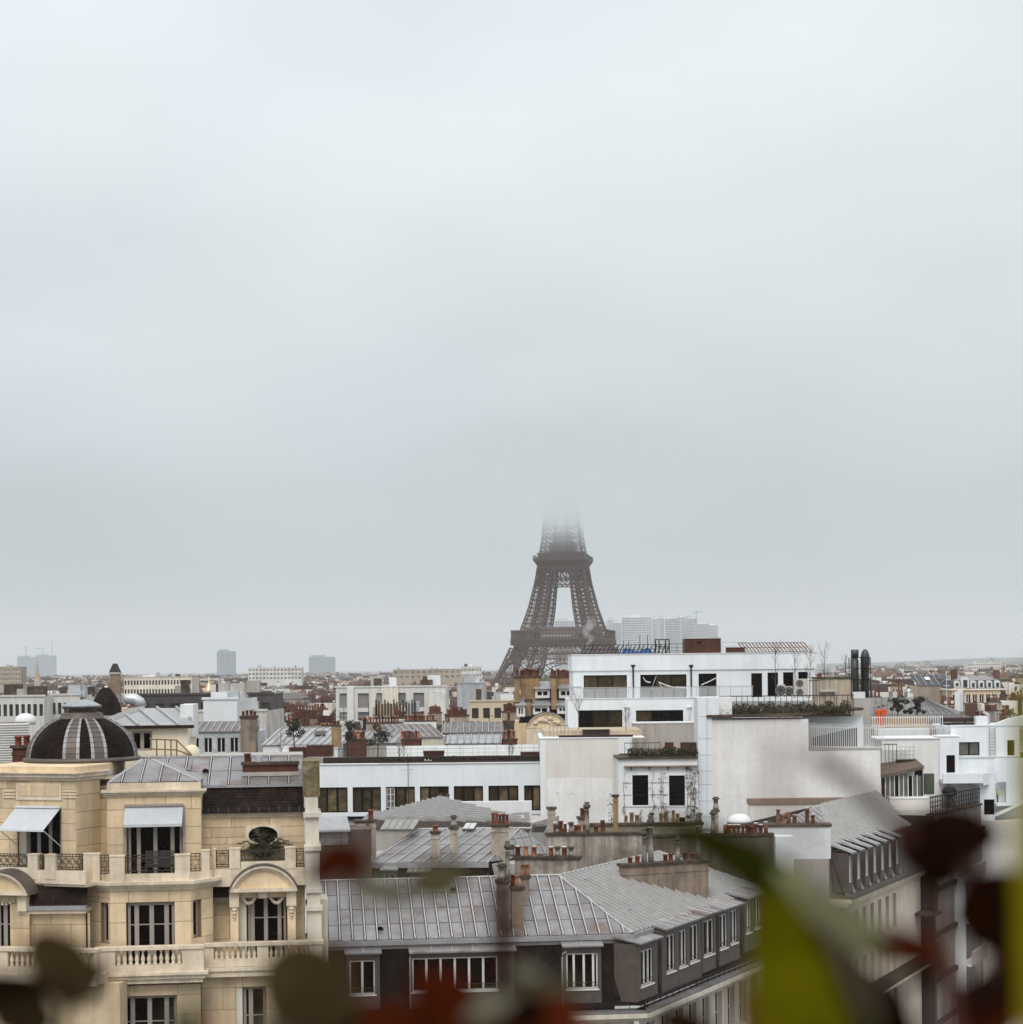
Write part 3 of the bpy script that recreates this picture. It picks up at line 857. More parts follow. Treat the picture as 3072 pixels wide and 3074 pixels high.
# right terrace: parapet steps back to v=1.0 and runs to the end pilaster
VR = 1.0
for a, b, t in ((641, 648, 2548), (689, 721, 2546), (856, 888, 2543)):
    pier(a, b, VR, t, 2608)
mb = MB(FA); mb.pbox(629, 2607, 920, 2660, VR + .02, VR + .3); mb.build('parapet_wall', TRIM, apt)
MB(FA).pbox(723, 2586, 856, 2607, VR + .03, VR + .28).build('parapet_wall', TRIM, apt)
# iron railing panels with ring motifs
def iron_panel(px0, py0, px1, py1, v, n, fr=FA):
    u0, u1, z0, z1 = fr.rect(px0, py0, px1, py1, v)
    mb = MB(fr); t = .016
    H = z1 - z0
    for z in (z0 + .02, z0 + H * .17, z1 - H * .17, z1 - .02): mb.box(u0, u1, v - t, v + t, z - t, z + t)
    for u in (u0 + .02, u1 - .02): mb.box(u - t, u + t, v - t * .9, v + t * .9, z0, z1)
    w = (u1 - u0) / n
    for i in range(n):
        cu, cz, r = u0 + w * (i + .5), (z0 + z1) / 2, min(H * .30, w * .46)
        for rr in (r, r * .62):
            pts = [(cu + rr * math.cos(2 * math.pi * k / 14), v, cz + rr * math.sin(2 * math.pi * k / 14)) for k in range(15)]
            mb.tube(pts, .014, 4)
        for s in (-1, 1):
            mb.box(cu - .01, cu + .01, v - .01, v + .01, cz + s * r, z1 - H * .02 if s > 0 else z0 + H * .02) if s > 0 else mb.box(cu - .01, cu + .01, v - .01, v + .01, z0, cz - r)
        for q in (-.5, .5):
            x = cu + q * w * .98
            mb.box(x - .009, x + .009, v - .009, v + .009, z0, z0 + H * .17); mb.box(x - .009, x + .009, v - .009, v + .009, z1 - H * .17, z1)
    return mb.build('iron_railing', IRON, apt)
for a in ((302, 2566, 328, 2624, .2, 1), (376, 2566, 524, 2624, .02, 4), (572, 2561, 602, 2616, .35, 1), (649, 2553, 688, 2604, VR + .12, 1), (723, 2550, 856, 2585, VR + .12, 4), (889, 2547, 914, 2602, VR + .12, 1)):
    iron_panel(*a)
# ---- upper storey of the middle bay (px 322..604), behind the terrace
UV = 1.15
u0, u1 = uA(322, 2480, UV), uA(604, 2480, UV)
zt = zA(2388, 460, UV)
hh = FA.rect(380, 2430, 549, 2600, UV)
hole2 = (hh[0], hh[1], Z_FLR, hh[3])
stone_wall(apt, FA, u0, u1, Z_FLR, zt, [hole2], v=UV, course=0.66, bw=1.0)
window(apt, FA, hole2[0] + .06, hole2[1] - .04, Z_FLR, hole2[3] - .02, UV + .2, splits=(.19, .5, .82), bar=0.15, fm=FRAMEG)
MB(FA).box(u1 - .02, u1 + .0, UV + .02, UV + 3.0, Z_FLR, zt).box(u0, u0 + .02, UV + .02, UV + 1.5, Z_FLR, zt).build('return_wall', STONE, apt)
zc0, zc1 = zA(2390, 460, UV), zA(2371, 460, UV)
frieze(FA, u0, u1, UV, zc0, zc1, .22, steps=3)
zpar = zA(2350, 460, UV)
MB(FA).box(u0, u1, UV + .02, UV + .35, zc1 + .001, zpar).build('attic_parapet', TRIM, apt)
# zinc hip over the middle bay
zr = zpar + .75
A, B = Vector(FA.w(u0 + .05, UV + .1, zpar + .02)), Vector(FA.w(u1 - .05, UV + .1, zpar + .02))
Cc, Dd = Vector(FA.w(u0 + 1.5, UV + 3.2, zr)), Vector(FA.w(u0 + 1.1, UV + 3.2, zr))
zinc(apt, [A, B, Cc, Dd], .72, rows=1, start=.7)
zinc(apt, [B, Vector(FA.w(u1 - .05, UV + 5, zpar + .02)), Cc], .7, rows=1)
zinc(apt, [Vector(FA.w(u0 + .05, UV + 5, zpar + .02)), A, Dd], .7, rows=1)
for p, q in ((A, Dd), (B, Cc)): MB().tube([p, q], .05, 6).build('hip_roll', ROLLZ, apt)
# closed canvas blind over that window
aw = MB(FA); q = FA.rect(372, 2421, 551, 2476, UV - .1)
aw.add([(q[0] + .04, UV - .04, q[3]), (q[1] - .02, UV - .04, q[3]), (q[1] - .04, UV - .42, q[2] + .05), (q[0], UV - .42, q[2] + .05)], [(0, 1, 2, 3)])
aw.add([(q[0], UV - .42, q[2] + .05), (q[1] - .04, UV - .42, q[2] + .05), (q[1] - .04, UV - .42, q[2] - .06), (q[0], UV - .42, q[2] - .06)], [(0, 1, 2, 3)])
aw = aw.build('awning', CANVAS, apt); aw['label'] = 'white canvas awning drawn half down over the window'
MB(FA).box(q[0] + .02, q[1], UV - .12, UV - .02, q[3], q[3] + .09).tube([(q[1] - .02, UV - .02, q[2] - .5), (q[1] - .04, UV - .42, q[2] + .02)], .016, 4).tube([(q[0] + .04, UV - .02, q[2] - .5), (q[0], UV - .42, q[2] + .02)], .016, 4).box(q[0] - .04, q[0] + .06, UV - .06, UV + .0, Z_FLR, q[2]).box(q[1] - .04, q[1] + .06, UV - .06, UV + .0, Z_FLR, q[3]).build('awning_frame', FRAMEG, aw)
# ---- right wing upper wall with the oval window
RV = 2.1
u0r, u1r = uA(604, 2500, RV), uA(914, 2500, RV)
zg = zA(2453, 760, RV)
ow = FA.pix(790, 2507, RV); orx, orz = (FA.pix(834, 2507, RV)[0] - ow[0]), .34
hr = (ow[0] - orx * .98, ow[0] + orx * .98, ow[1] - orz * .98, ow[1] + orz * .98)
stone_wall(apt, FA, u0r - .3, u1r, Z_FLR, zg, [hr], v=RV, course=.72, bw=1.5)
# oval surround closing the corners of the square hole, and its pane
mb = MB(FA); N = 28
ring = lambda k, v, sx, sz: (ow[0] + orx * sx * math.cos(k), v, ow[1] + orz * sz * math.sin(k))
for i in range(N):
    a, b = 2 * math.pi * i / N, 2 * math.pi * (i + 1) / N
    s = lambda k: min(1.55, 1.2 / max(abs(math.cos(k)), abs(math.sin(k))))
    mb.add([ring(a, RV - .05, 1, 1), ring(b, RV - .05, 1, 1), ring(b, RV - .05, 1.16, 1.2), ring(a, RV - .05, 1.16, 1.2), ring(a, RV + .1, 1, 1), ring(b, RV + .1, 1, 1), ring(b, RV - .02, s(b), s(b)), ring(a, RV - .02, s(a), s(a)), ring(b, RV + .02, 1.16, 1.2), ring(a, RV + .02, 1.16, 1.2)],
           [(0, 1, 2, 3), (0, 4, 5, 1), (3, 2, 8, 9)])
    mb.add([ring(a, RV - .012, 1.1, 1.1), ring(b, RV - .012, 1.1, 1.1), ring(b, RV - .012, s(b), s(b)), ring(a, RV - .012, s(a), s(a))], [(0, 1, 2, 3)])
mb.build('oval_surround', TRIM, apt)
w = MB(FA).add([ring(2 * math.pi * i / N, RV + .09, 1, 1) for i in range(N)], [tuple(range(N))]).build('oval_window', GLASS, apt)
MB(FA).box(ow[0] - .03, ow[0] + .03, RV + .05, RV + .085, ow[1] - orz, ow[1] + orz).box(ow[0] - orx, ow[0] - .03, RV + .05, RV + .085, ow[1] - .03, ow[1] + .03).box(ow[0] + .03, ow[0] + orx, RV + .05, RV + .085, ow[1] - .03, ow[1] + .03).build('glazing_bars', DARK, w)
# gutter, slate slope, upper zinc slope
frieze(FA, u0r, u1r, RV, zg, zg + .18, .16, name='eaves_cornice', steps=2)
MB(FA).box(u0r, u1r + .05, RV - .3, RV + .05, zg + .183, zg + .33).build('gutter', DARK, apt)
mb = MB(FA)
for i in range(10):
    x = u0r + .3 + (u1r - u0r - .3) * i / 9.5
    mb.box(x - .015, x + .015, RV - .32, RV - .3, zg + .18, zg + .42)
mb.build('gutter_brackets', LEAD, apt)
zs1 = zA(2362, 760, RV + .8)
SA, SB, SC, SD = [FA.w(*k) for k in ((u0r - .3, RV + .02, zg + .3), (u1r, RV + .02, zg + .3), (u1r, RV + .62, zs1), (u0r - .3, RV + .62, zs1))]
slates(apt, [SA, SB, SC, SD], w=.2, h=.13)
MB(FA).box(u0r - .3, u1r, RV + .5, RV + .75, zs1, zs1 + .09).build('roof_flashing', LEADL, apt)
zz1 = zA(2270, 700, RV + 5.2)
ul2 = uA(452, 2300, RV + 4)
ZA_, ZB_, ZC_, ZD_ = [Vector(FA.w(*k)) for k in ((u0r - .5, RV + .62, zs1 + .08), (u1r, RV + .62, zs1 + .08), (u1r, RV + 4.2, zz1), (u0r - .5, RV + 4.2, zz1))]
zinc(apt, [ZA_, ZB_, ZC_, ZD_], .80, rows=2, start=.95)
# lean-to extension of the same roof going left behind the bay
zinc(apt, [Vector(FA.w(ul2 - .4, RV + 2.2, zs1 + .62)), Vector(FA.w(u0r - .5, RV + 2.2, zs1 + .62)), Vector(FA.w(u0r - .5, RV + 4.2, zz1)), Vector(FA.w(ul2 - .4, RV + 4.2, zz1))], .80, rows=1, start=.4)
MB(FA).box(ul2 - .5, u1r, RV + 4.15, RV + 4.4, zz1, zz1 + .07).build('ridge_flashing', LEADL, apt)
MB(FA).box(ul2 - .5, u1r, RV + .7, RV + 9.0, Z_FLR - 1, zs1).box(ul2 - .5, u1r, RV + 4.3, RV + 9, zs1, zz1 - .02).build('rear_range', GREYW, apt)
MB(FA).box(ur - .2, u1r, VR + .31, RV + .3, Z_FLR - .3, Z_FLR - .02).build('terrace_floor', TRIM, apt)
# round vent and a smoke hole in the zinc
def vent(root, p, r, n):
    mb = MB()
    N = 10
    x = Vector((1, 0, 0)); 
    pts = [(p[0] + r * math.cos(math.pi * i / N), p[1], p[2] + r * math.sin(math.pi * i / N)) for i in range(N + 1)]
    mb.add(pts, [tuple(range(N + 1))]); mb.v += []
    mb.build('vent_opening', FRAMED, root)
    h = MB()
    q = [(p[0] + r * 1.12 * math.cos(math.pi * i / N), p[1], p[2] + r * 1.12 * math.sin(math.pi * i / N)) for i in range(N + 1)]
    bk = [(a, p[1] + r * 2.2, p[2] + .02 + r * .35) for a, _, _ in q]
    h.add(q + bk, [(i, i + 1, i + N + 2, i + N + 1) for i in range(N)])
    h.build('vent_hood', ZINC, root)
def on_plane(px, py, a, b, c):
    a, b, c = Vector(a), Vector(b), Vector(c)
    n = (b - a).cross(c - a)
    o = Vector((0, 0, CZ)); d = P(px, py, 1.0) - o
    return o + d * ((a - o).dot(n) / d.dot(n))
vp = on_plane(619, 2319, ZA_, ZB_, ZC_)
vent(apt, vp + Vector((0, -.12, .02)), .13, None)
# slim chimney lying along the zinc, and the mossy end stack
def pt_u(px, py, v): return FA.pix(px, py, v)
f = FA
cu0, cu1, cz0, cz1 = FA.rect(728, 2296, 896, 2316, RV + 1.6)
ch = MB(FA).box(cu0, cu1, RV + 1.6, RV + 2.1, cz0 - .5, cz1).build('chimney_stack', BRICK, apt)
MB(FA).box(cu0 - .06, cu1 + .04, RV + 1.52, RV + 2.18, cz1, cz1 + .12).build('coping', COPING, ch)
MB(FA).box(cu0 - .03, cu1 + .03, RV + 1.56, RV + 2.14, cz0 - .18, cz0 - .02).build('flashing', GREYW, ch)
x, y, z = FA.w(cu0 + .2, RV + 1.85, cz1 + .12); pots(ch, [(x, y, z)], .34, .13)
x, y, z = FA.w(cu0 + .65, RV + 1.85, cz1 + .12); mb = MB(); pot_mesh(mb, x, y, z, .22, .16, 2); mb.build('flue_cap', DUCT, ch)
q = FA.rect(909, 2285, 960, 2392, RV - .4)
ms = MB(FA).box(q[0], q[1], RV - .4, RV + 2.4, q[2], q[3]).build('end_stack', MOSS, apt)
q2 = FA.rect(916, 2392, 955, 2440, RV - .4)
MB(FA).box(q2[0], q2[1], RV - .38, RV + 2.3, q2[2], q2[3] - .002).build('stack_base', PAINTST, apt)
# end pilaster, cream painted, with bands and downpipe
for a, b, c, d, v in ((916, 2452, 958, 2540, 1.5), (918, 2555, 960, 2672, .9), (922, 2680, 962, 2722, .9), (923, 2734, 966, 2830, .9)):
    MB(FA).pbox(a, b, c, d, v, v + 2.0).build('end_pilaster', PAINTST, apt)
for a, b, c, d, v in ((911, 2440, 964, 2454, 1.35), (913, 2541, 964, 2555, .8), (917, 2668, 966, 2681, .8), (918, 2721, 969, 2735, .78), (918, 2825, 972, 2838, .7)):
    MB(FA).pbox(a, b, c, d, v, v + 2.3).build('pilaster_band', PAINTST, apt)
MB(FA).pbox(961, 2700, 986, 3074, 1.6, 3.4).build('end_wall', PAINTST, apt)
mb = MB(FA)
u, zt_ = FA.pix(908, 2460, 2.3); mb.tube([(u, 2.3, zt_), (u, 2.3, Z_FLR + .2)], .05, 8)
u, zt_ = FA.pix(909, 2670, 1.6); mb.tube([(u, 1.6, zt_), (u, 1.6, Z_BAL)], .05, 8)
for py in (2675, 2700, 2725, 2760):
    zz = FA.pix(909, py, 1.6)[1]; mb.tube([(u, 1.6, zz - .08), (u, 1.6, zz + .08)], .075, 8)
mb.build('downpipe', PAINTST, apt)
# ---- flank right of bay: wall, slate apron, pedimented window
zw1 = zA(2700, 660, VR + .55)
pu = FA.rect(740, 2694, 858, 2830, VR)
zp0 = Z_BAL
stone_wall(apt, FA, ur - .05, uA(916, 2750, VR + .6), zp0, zA(2640, 760, VR + .6), [(pu[0] - .3, pu[1] + .3, zp0, pu[3] + .2)], v=VR + .6, course=.95, bw=1.4)
q = FA.rect(636, 2640, 690, 2694, VR + .3)
slates(apt, [FA.w(q[0], VR + .25, q[2]), FA.w(q[1], VR + .25, q[2]), FA.w(q[1], VR + .6, q[3]), FA.w(q[0], VR + .6, q[3])], w=.16, h=.11)
MB(FA).box(q[0] - .05, q[1], VR + .1, VR + .6, q[2] - .17, q[2]).build('apron_flashing', LEAD, apt)
# aedicule
AV = VR - .1
ped = FA.rect(690, 2660, 893, 2676, AV - .3)
pl = FA.rect(692, 2676, 716, 2830, AV); pr = FA.rect(863, 2676, 888, 2830, AV)
for k in (pl, pr):
    o = MB(FA).box(k[0], k[1], AV, AV + .8, zp0, ped[2]).build('aedicule_pilaster', STONE, apt)
    MB(FA).box(k[0] - .03, k[1] + .03, AV - .12, AV, ped[2] - .62, ped[2] - .02).build('bracket', TRIM, o)
    mb = MB(FA); cu = (k[0] + k[1]) / 2
    for i, (dz, r) in enumerate(((.72, .12), (.86, .10), (1.0, .07), (1.1, .045))):
        mb.lathe(cu, AV - .02, [(0.01, ped[2] - dz - r), (r, ped[2] - dz - r * .3), (r, ped[2] - dz + r * .3), (.01, ped[2] - dz + r)], 8)
    mb.build('carved_drop', TRIM, o, True)
lint = pu[3]
MB(FA).box(pl[1], pr[0], AV + .12, AV + .8, lint, ped[2]).build('lintel', STONE, apt)
MB(FA).box((pl[1] + pr[0]) / 2 - .17, (pl[1] + pr[0]) / 2 + .17, AV - .02, AV + .12, lint - .02, ped[2] - .01).build('keystone', TRIM, apt)
for sgn in (-1, 1):
    cm = (pl[1] + pr[0]) / 2
    a, b = (cm + sgn * .25), (pr[0] - .12 if sgn > 0 else pl[1] + .12)
    mb = MB(FA)
    for i in range(9):
        k = i / 8; x = a + (b - a) * k; z = ped[2] - .24 - .27 * math.sin(math.pi * k)
        r = .055 + .025 * math.sin(math.pi * k)
        mb.lathe(x, AV + .1, [(.005, z - r), (r, z - r * .35), (r, z + r * .35), (.005, z + r)], 7)
    mb.build('festoon', TRIM, apt, True)
window(apt, FA, pl[1] + .36, pr[0] - .06, zp0, lint - .01, AV + .55, splits=(.12, .47, .83), bar=.15, transom=.68, fm=FRAMEG)
MB(FA).box(pl[1] + .01, pl[1] + .30, AV + .3, AV + .75, zp0, lint - .003).build('shutter_casing', PAINTST, apt)
# segmental pediment with its little zinc vault
def pediment(fr, u0, u1, v, z0, rise, deep, par, back):
    cm, hw = (u0 + u1) / 2, (u1 - u0) / 2
    Rr = (hw * hw + rise * rise) / (2 * rise); cz = z0 + rise - Rr
    th = math.asin(hw / Rr); N = 20
    arc = lambda r, k: (cm + r * math.sin(-th + 2 * th * k / N), cz + r * math.cos(-th + 2 * th * k / N))
    o = MB(fr).box(u0, u1, v - .05, v + deep, z0 - .02, z0 + .12).build('pediment', TRIM, par)
    MB(fr).prism([(u0 + .1, z0 + .12)] + [arc(Rr - .1, k) for k in range(1, N)] + [(u1 - .1, z0 + .12)], v + .14, v + deep).build('tympanum', STONE, o)
    mb = MB(fr)
    for a_, b_, vv in ((Rr - .20, Rr - .09, .06), (Rr - .09, Rr + .02, -.06)):
        for k in range(N):
            p, q_, r_, s_ = arc(a_, k), arc(a_, k + 1), arc(b_, k + 1), arc(b_, k)
            mb.add([(p[0], v + vv, p[1]), (q_[0], v + vv, q_[1]), (r_[0], v + vv, r_[1]), (s_[0], v + vv, s_[1]), (p[0], v + deep, p[1]), (q_[0], v + deep, q_[1]), (r_[0], v + deep, r_[1]), (s_[0], v + deep, s_[1])],
                   [(0, 1, 2, 3), (0, 4, 5, 1), (3, 2, 6, 7)])
    mb.build('arched_moulding', TRIM, o)
    n2 = 6
    for j in range(n2):
        mb = MB(fr)
        for k in range(N * j // n2, N * (j + 1) // n2):
            p, q_ = arc(Rr + .02, k), arc(Rr + .02, k + 1); p2, q2_ = arc(Rr + .06, k), arc(Rr + .06, k + 1)
            mb.add([(p[0], v - .1, p[1]), (q_[0], v - .1, q_[1]), (q2_[0], v - .1, q2_[1]), (p2[0], v - .1, p2[1]), (p2[0], v + back, p2[1]), (q2_[0], v + back, q2_[1])], [(0, 1, 2, 3), (3, 2, 5, 4)])
        mb.build('zinc_panel', LEAD, o)
    return o
pediment(FA, ped[0], ped[1], AV - .3, ped[2] + .0, zA(2597, 790, AV) - ped[2], 1.0, apt, 1.4)
# ---- lower balcony: slab, cornice, plinth, balusters, rail
def balustrade(fr, u0, u1, v, zf, zc, runs, par=apt, capv=.4):
    """runs: list of (u0, u1, n) with turned balusters, the rest is solid pier"""
    MB(fr).box(u0 - .03, u1 + .03, v - .04, v + capv, zc - .13, zc).build('handrail', TRIM, par)
    zp = zf + .28
    MB(fr).box(u0, u1, v + .01, v + capv - .06, zf, zp).build('balcony_plinth', TRIM, par)
    x = u0
    for a, b, n in runs + [(u1, u1, 0)]:
        if a - x > .02: MB(fr).box(x, a, v + .015, v + capv - .07, zp, zc - .13).build('balustrade_pier', TRIM, par)
        for i in range(n):
            c = a + (b - a) * (i + .5) / n; w = (b - a) / n * .37; H = zc - .13 - zp
            pr_ = [(w, 0), (w, .1), (w * .55, .14), (w * .95, .30), (w * 1.0, .42), (w * .5, .66), (w * .42, .82), (w * .8, .86), (w * .9, .92), (w * .9, 1)]
            MB(fr).lathe(c, v + .16, [(r, zp + H * t) for r, t in pr_], 9).build('baluster', TRIM, par, True)
        x = b
V1 = -.75
lu0, lu1 = uA(286, 2880, V1), uA(612, 2870, V1)
zc_ = zA(2842, 450, V1); zf_ = zA(2920, 450, V1)
balustrade(FA, lu0, lu1, V1, zf_, zc_, [(uA(346, 2880, V1), uA(547, 2880, V1), 11)])
for i, (o_, py0, py1) in enumerate(((.16, 2928, 2920), (.05, 2940, 2928), (-.06, 2954, 2940))):
    MB(FA).box(lu0 - o_, lu1 + o_, V1 - o_, BV + .3, zA(py0, 450, V1), zA(py1, 450, V1) - .002).build('balcony_cornice', TRIM, apt)
V2 = .15
ru0, ru1 = uA(614, 2860, V2), uA(968, 2850, V2)
zc2 = zA(2829, 790, V2); zf2 = zA(2900, 790, V2)
balustrade(FA, ru0, ru1, V2, zf2, zc2, [(uA(641, 2860, V2), uA(772, 2860, V2), 8), (uA(806, 2860, V2), uA(930, 2860, V2), 8)])
for i, (o_, py0, py1) in enumerate(((.12, 2912, 2901), (.04, 2930, 2912))):
    MB(FA).box(ru0 + .01, ru1 + o_, V2 - o_, VR + .6, zA(py0, 790, V2), zA(py1, 790, V2) - .002).build('balcony_cornice', TRIM, apt)
# ---- storey below the balcony
zl = 22.0
zt3 = zA(2954, 450, 0)
h3 = FA.rect(366, 2990, 532, 3150, -.3)
stone_wall(apt, FA, lu0 + .1, lu1 - .15, zl, zt3, [(h3[0], h3[1], zl, h3[3])], v=-.3, course=.95, bw=1.5)
window(apt, FA, h3[0] + .05, h3[1] - .02, zl, h3[3] - .02, -.05, splits=(.17, .49, .81), bar=.17, transom=.82)
h4 = FA.rect(708, 2963, 800, 3150, .5)
stone_wall(apt, FA, lu1 - .15, uA(968, 3000, .5), zl, zA(2930, 790, .5), [(h4[0], h4[1], zl, h4[3])], v=.5, course=.95, bw=1.5)
window(apt, FA, h4[0] + .3, h4[1] - .02, zl, h4[3] - .02, .75, splits=(.33,), bar=.17, transom=.8)
MB(FA).box(h4[0] + .01, h4[0] + .26, .56, .9, zl, h4[3] - .003).build('shutter_casing', PAINTST, apt)
# ---- corner pavilion under the dome (frame FB)
ub0, ub1 = uB(-70), uB(228)
ZBF = zB(2625, 120)                        # pavilion terrace level
ztop = zB(2343)
hb = FB.rect(52, 2428, 185, 2610, 0)
stone_wall(apt, FB, ub0, ub1, ZBF, ztop, [(hb[0], hb[1], ZBF, hb[3])], course=.66, bw=1.0)
window(apt, FB, hb[0] + .35, hb[1] - .02, ZBF, hb[3] - .02, .22, splits=(.3, .62, .93), bar=.14)
MB(FB).box(hb[0] + .01, hb[0] + .33, .1, .3, ZBF, hb[3] - .003).build('shutter_casing', PAINTST, apt)
# canted corner between pavilion and the bay, then a short return
pA, pB = FB.w(ub1, 0, 0), FA.w(uA(302, 2480, 2.1), 2.1, 0)
fc = frame_pts(pA, pB)
stone_wall(apt, fc, 0, fc.L, Z_FLR, ztop, [], course=.66, bw=.9)
pC = FA.w(uA(324, 2480, 1.6), 1.6, 0)
fd = frame_pts(pB, pC)
stone_wall(apt, fd, 0, fd.L, Z_FLR, zA(2400, 320, 1.6), [], course=.66, bw=.9)
for i, (a, b, p) in enumerate(((2343, 2333, .1), (2333, 2322, .24), (2322, 2318, .34), (2318, 2301, .12))):
    z0, z1 = zB(a), zB(b)
    cor = [FB.w(ub0, -p, 0)[:2], FB.w(ub1 + p * .7, -p, 0)[:2], (fc.w(fc.L + p, -p * .6, 0))[:2], FA.w(uA(330, 2320, 3), 3.0 - p, 0)[:2], FA.w(uA(370, 2320, 6), 7.0, 0)[:2], FB.w(ub0, 7.5, 0)[:2]]
    MB().hprism(cor, z0 + .002, z1).build('pavilion_cornice', TRIM if i < 3 else STONE, apt)
ZD = zB(2300)
# carved plaque and pilaster capitals
q = FB.rect(48, 2351, 184, 2402, -.04)
pq = MB(FB).box(q[0], q[1], -.05, .0, q[2], q[3]).build('plaque', TRIM, apt)
for i in range(3):
    w3 = (q[1] - q[0] - .2) / 3
    MB(FB).box(q[0] + .1 + i * w3 + .008, q[0] + .1 + (i + 1) * w3 - .008, -.075, -.052, q[2] + .16, q[3] - .08).build('plaque_panel', STONE, pq)
for a, b in ((10, 46), (188, 229)):
    for c in (2372, 2382, 2391):
        MB(FB).pbox(a, c, b, c + 5, -.05, .0).build('capital_band', TRIM, apt)
# open canvas awning on its arms
q = FB.rect(50, 2425, 184, 2478, 0)
za = q[3]
dn, ot = .75, 1.25
o = MB(FB).add([(q[0], -.05, za), (q[1], -.05, za), (q[1], -ot, za - dn + .0), (q[0], -ot, za - dn)], [(0, 1, 2, 3)]).add([(q[0], -ot, za - dn), (q[1], -ot, za - dn), (q[1], -ot, za - dn - .05), (q[0], -ot, za - dn - .05)], [(0, 1, 2, 3)]).build('awning', CANVAS, apt)
o['label'] = 'white canvas awning propped open on two arms'
mb = MB(FB)
for u in (q[0] + .03, q[1] - .03): mb.tube([(u, -.02, za - dn - .72), (u, -ot + .03, za - dn - .02)], .02, 5)
mb.box(q[0], q[1], -.14, -.02, za, za + .08); mb.tube([(q[0], -ot, za - dn - .05), (q[1], -ot, za - dn - .05)], .02, 5)
mb.build('awning_frame', METALW, o)
# pavilion terrace parapet
ZPF = ZBF
for a, b, v, t in ((83, 112, -1.0, 2564), (134, 166, -1.0, 2565)):
    u0, u1, z0, z1 = FB.rect(a, t, b, 2640, v)
    o = MB(FB).box(u0, u1, v, v + .34, z0, z1 - .05).build('parapet_pier', TRIM, apt)
    MB(FB).box(u0 - .02, u1 + .02, v - .02, v + .36, z1 - .05, z1).build('pier_cap', TRIM, o)
u0, u1, z0, z1 = FB.rect(-60, 2612, 256, 2652, -1.0)
MB(FB).box(u0, u1, -.98, -.7, z0, z1).build('parapet_wall', TRIM, apt)
MB(FB).box(u0, u1, -.9, .3, z0 - .1, z0 - .003).build('terrace_slab', TRIM, apt)
MB(FB).pbox(-60, 2603, 83, 2612, -.97, -.75).build('parapet_wall', TRIM, apt)
for a, b, c, d, n in ((-40, 2562, 83, 2603, 6), (113, 2565, 133, 2612, 1), (167, 2563, 249, 2612, 4)):
    iron_panel(a, b, c, d, -.85, n, FB)
# left flank under the terrace: slate apron roof, wall, left pediment
FL_ = Fr(170, 2700, 74.6, 0.0)
q = FL_.rect(95, 2655, 262, 2712, -.6)
slates(apt, [FL_.w(q[0] - .3, -1.35, q[2]), FL_.w(q[1] + .1, -1.35, q[2]), FL_.w(q[1] + .1, -.85, q[3]), FL_.w(q[0] + .1, -.85, q[3])], w=.16, h=.115)
mb = MB(FL_).box(q[0] - .34, q[1] + .12, -1.45, -1.2, q[2] - .16, q[2] - .0); mb.build('apron_flashing', LEADL, apt)
MB(FL_).box(q[0] - .3, q[1] + .1, -1.36, .4, q[2] - .30, q[2] - .163).build('eaves_cornice', TRIM, apt)
stone_wall(apt, FL_, q[0] - .6, q[1] + .2, Z_BAL, q[2] - .3, [], v=-1.1, course=.95, bw=1.5)
MB(FL_).box(FL_.pix(258, 2800, -1.16)[0], FL_.pix(262, 2800, -1.16)[0], -1.16, -1.11, Z_BAL, FL_.pix(258, 2733, -1.16)[1]).build('dark_strip', SLATE, apt)  # thin near-black strip along the right end of the wall
FP = Fr(40, 2650, 73.2, -12)
q = FP.rect(-60, 2672, 92, 2684, 0)
pediment(FP, q[0] - .3, q[1], -.2, q[2], FP.pix(0, 2618, 0)[1] - q[2], 1.6, apt, 2.2)
wl = FP.rect(-60, 2690, 36, 2860, .3)
stone_wall(apt, FP, wl[0], FP.pix(88, 2750, .15)[0], Z_BAL - .1, q[2], [(wl[0] + .2, wl[1], Z_BAL, wl[3] - .25)], v=.15, course=.95, bw=1.5)
window(apt, FP, wl[0] + .2, wl[1], Z_BAL, wl[3] - .25, .35, cols=4, bar=.16, transom=.7)
k = FP.rect(56, 2684, 82, 2735, .1)
o = MB(FP).box(k[0], k[1], -.02, .14, k[2], k[3]).build('bracket', TRIM, apt)
mb = MB(FP)
for i in range(6):
    x = k[0] - .2 - .16 * i; z = k[3] - .25 - .16 * math.sin(math.pi * i / 5); mb.lathe(x, .12, [(.005, z - .07), (.07, z), (.005, z + .07)], 7)
mb.build('festoon', TRIM, apt, True)
lb0, lb1 = FP.pix(-60, 2880, -.5)[0], FP.pix(290, 2880, -.5)[0]
zc3 = FP.pix(60, 2846, -.5)[1]
balustrade(FP, lb0, lb1, -.5, zc3 - 1.0, zc3, [(FP.pix(22, 2880, -.5)[0], FP.pix(150, 2880, -.5)[0], 8), (FP.pix(180, 2880, -.5)[0], FP.pix(280, 2880, -.5)[0], 6)])
MB(FP).box(lb0, lb1, -.62, .6, zc3 - 1.35, zc3 - 1.002).build('balcony_cornice', TRIM, apt)
MB(FP).box(lb0, lb1 + .6, .2, .9, 20, zc3 - 1.36).build('lower_wall', STONE, apt)
# core of the building so nothing is hollow
MB(FA).box(uA(290), uA(905), 3.0, 9.0, 0, Z_FLR - .3).build('core', STONE, apt)
MB(FA).box(uA(60), uA(330), 2.4, 9.0, 0, ZD - .9).build('core', STONE, apt)
MB(FA).box(u0r, u1r, RV + .3, RV + 5, Z_FLR - .2, zg + .2).build('core', STONE, apt)
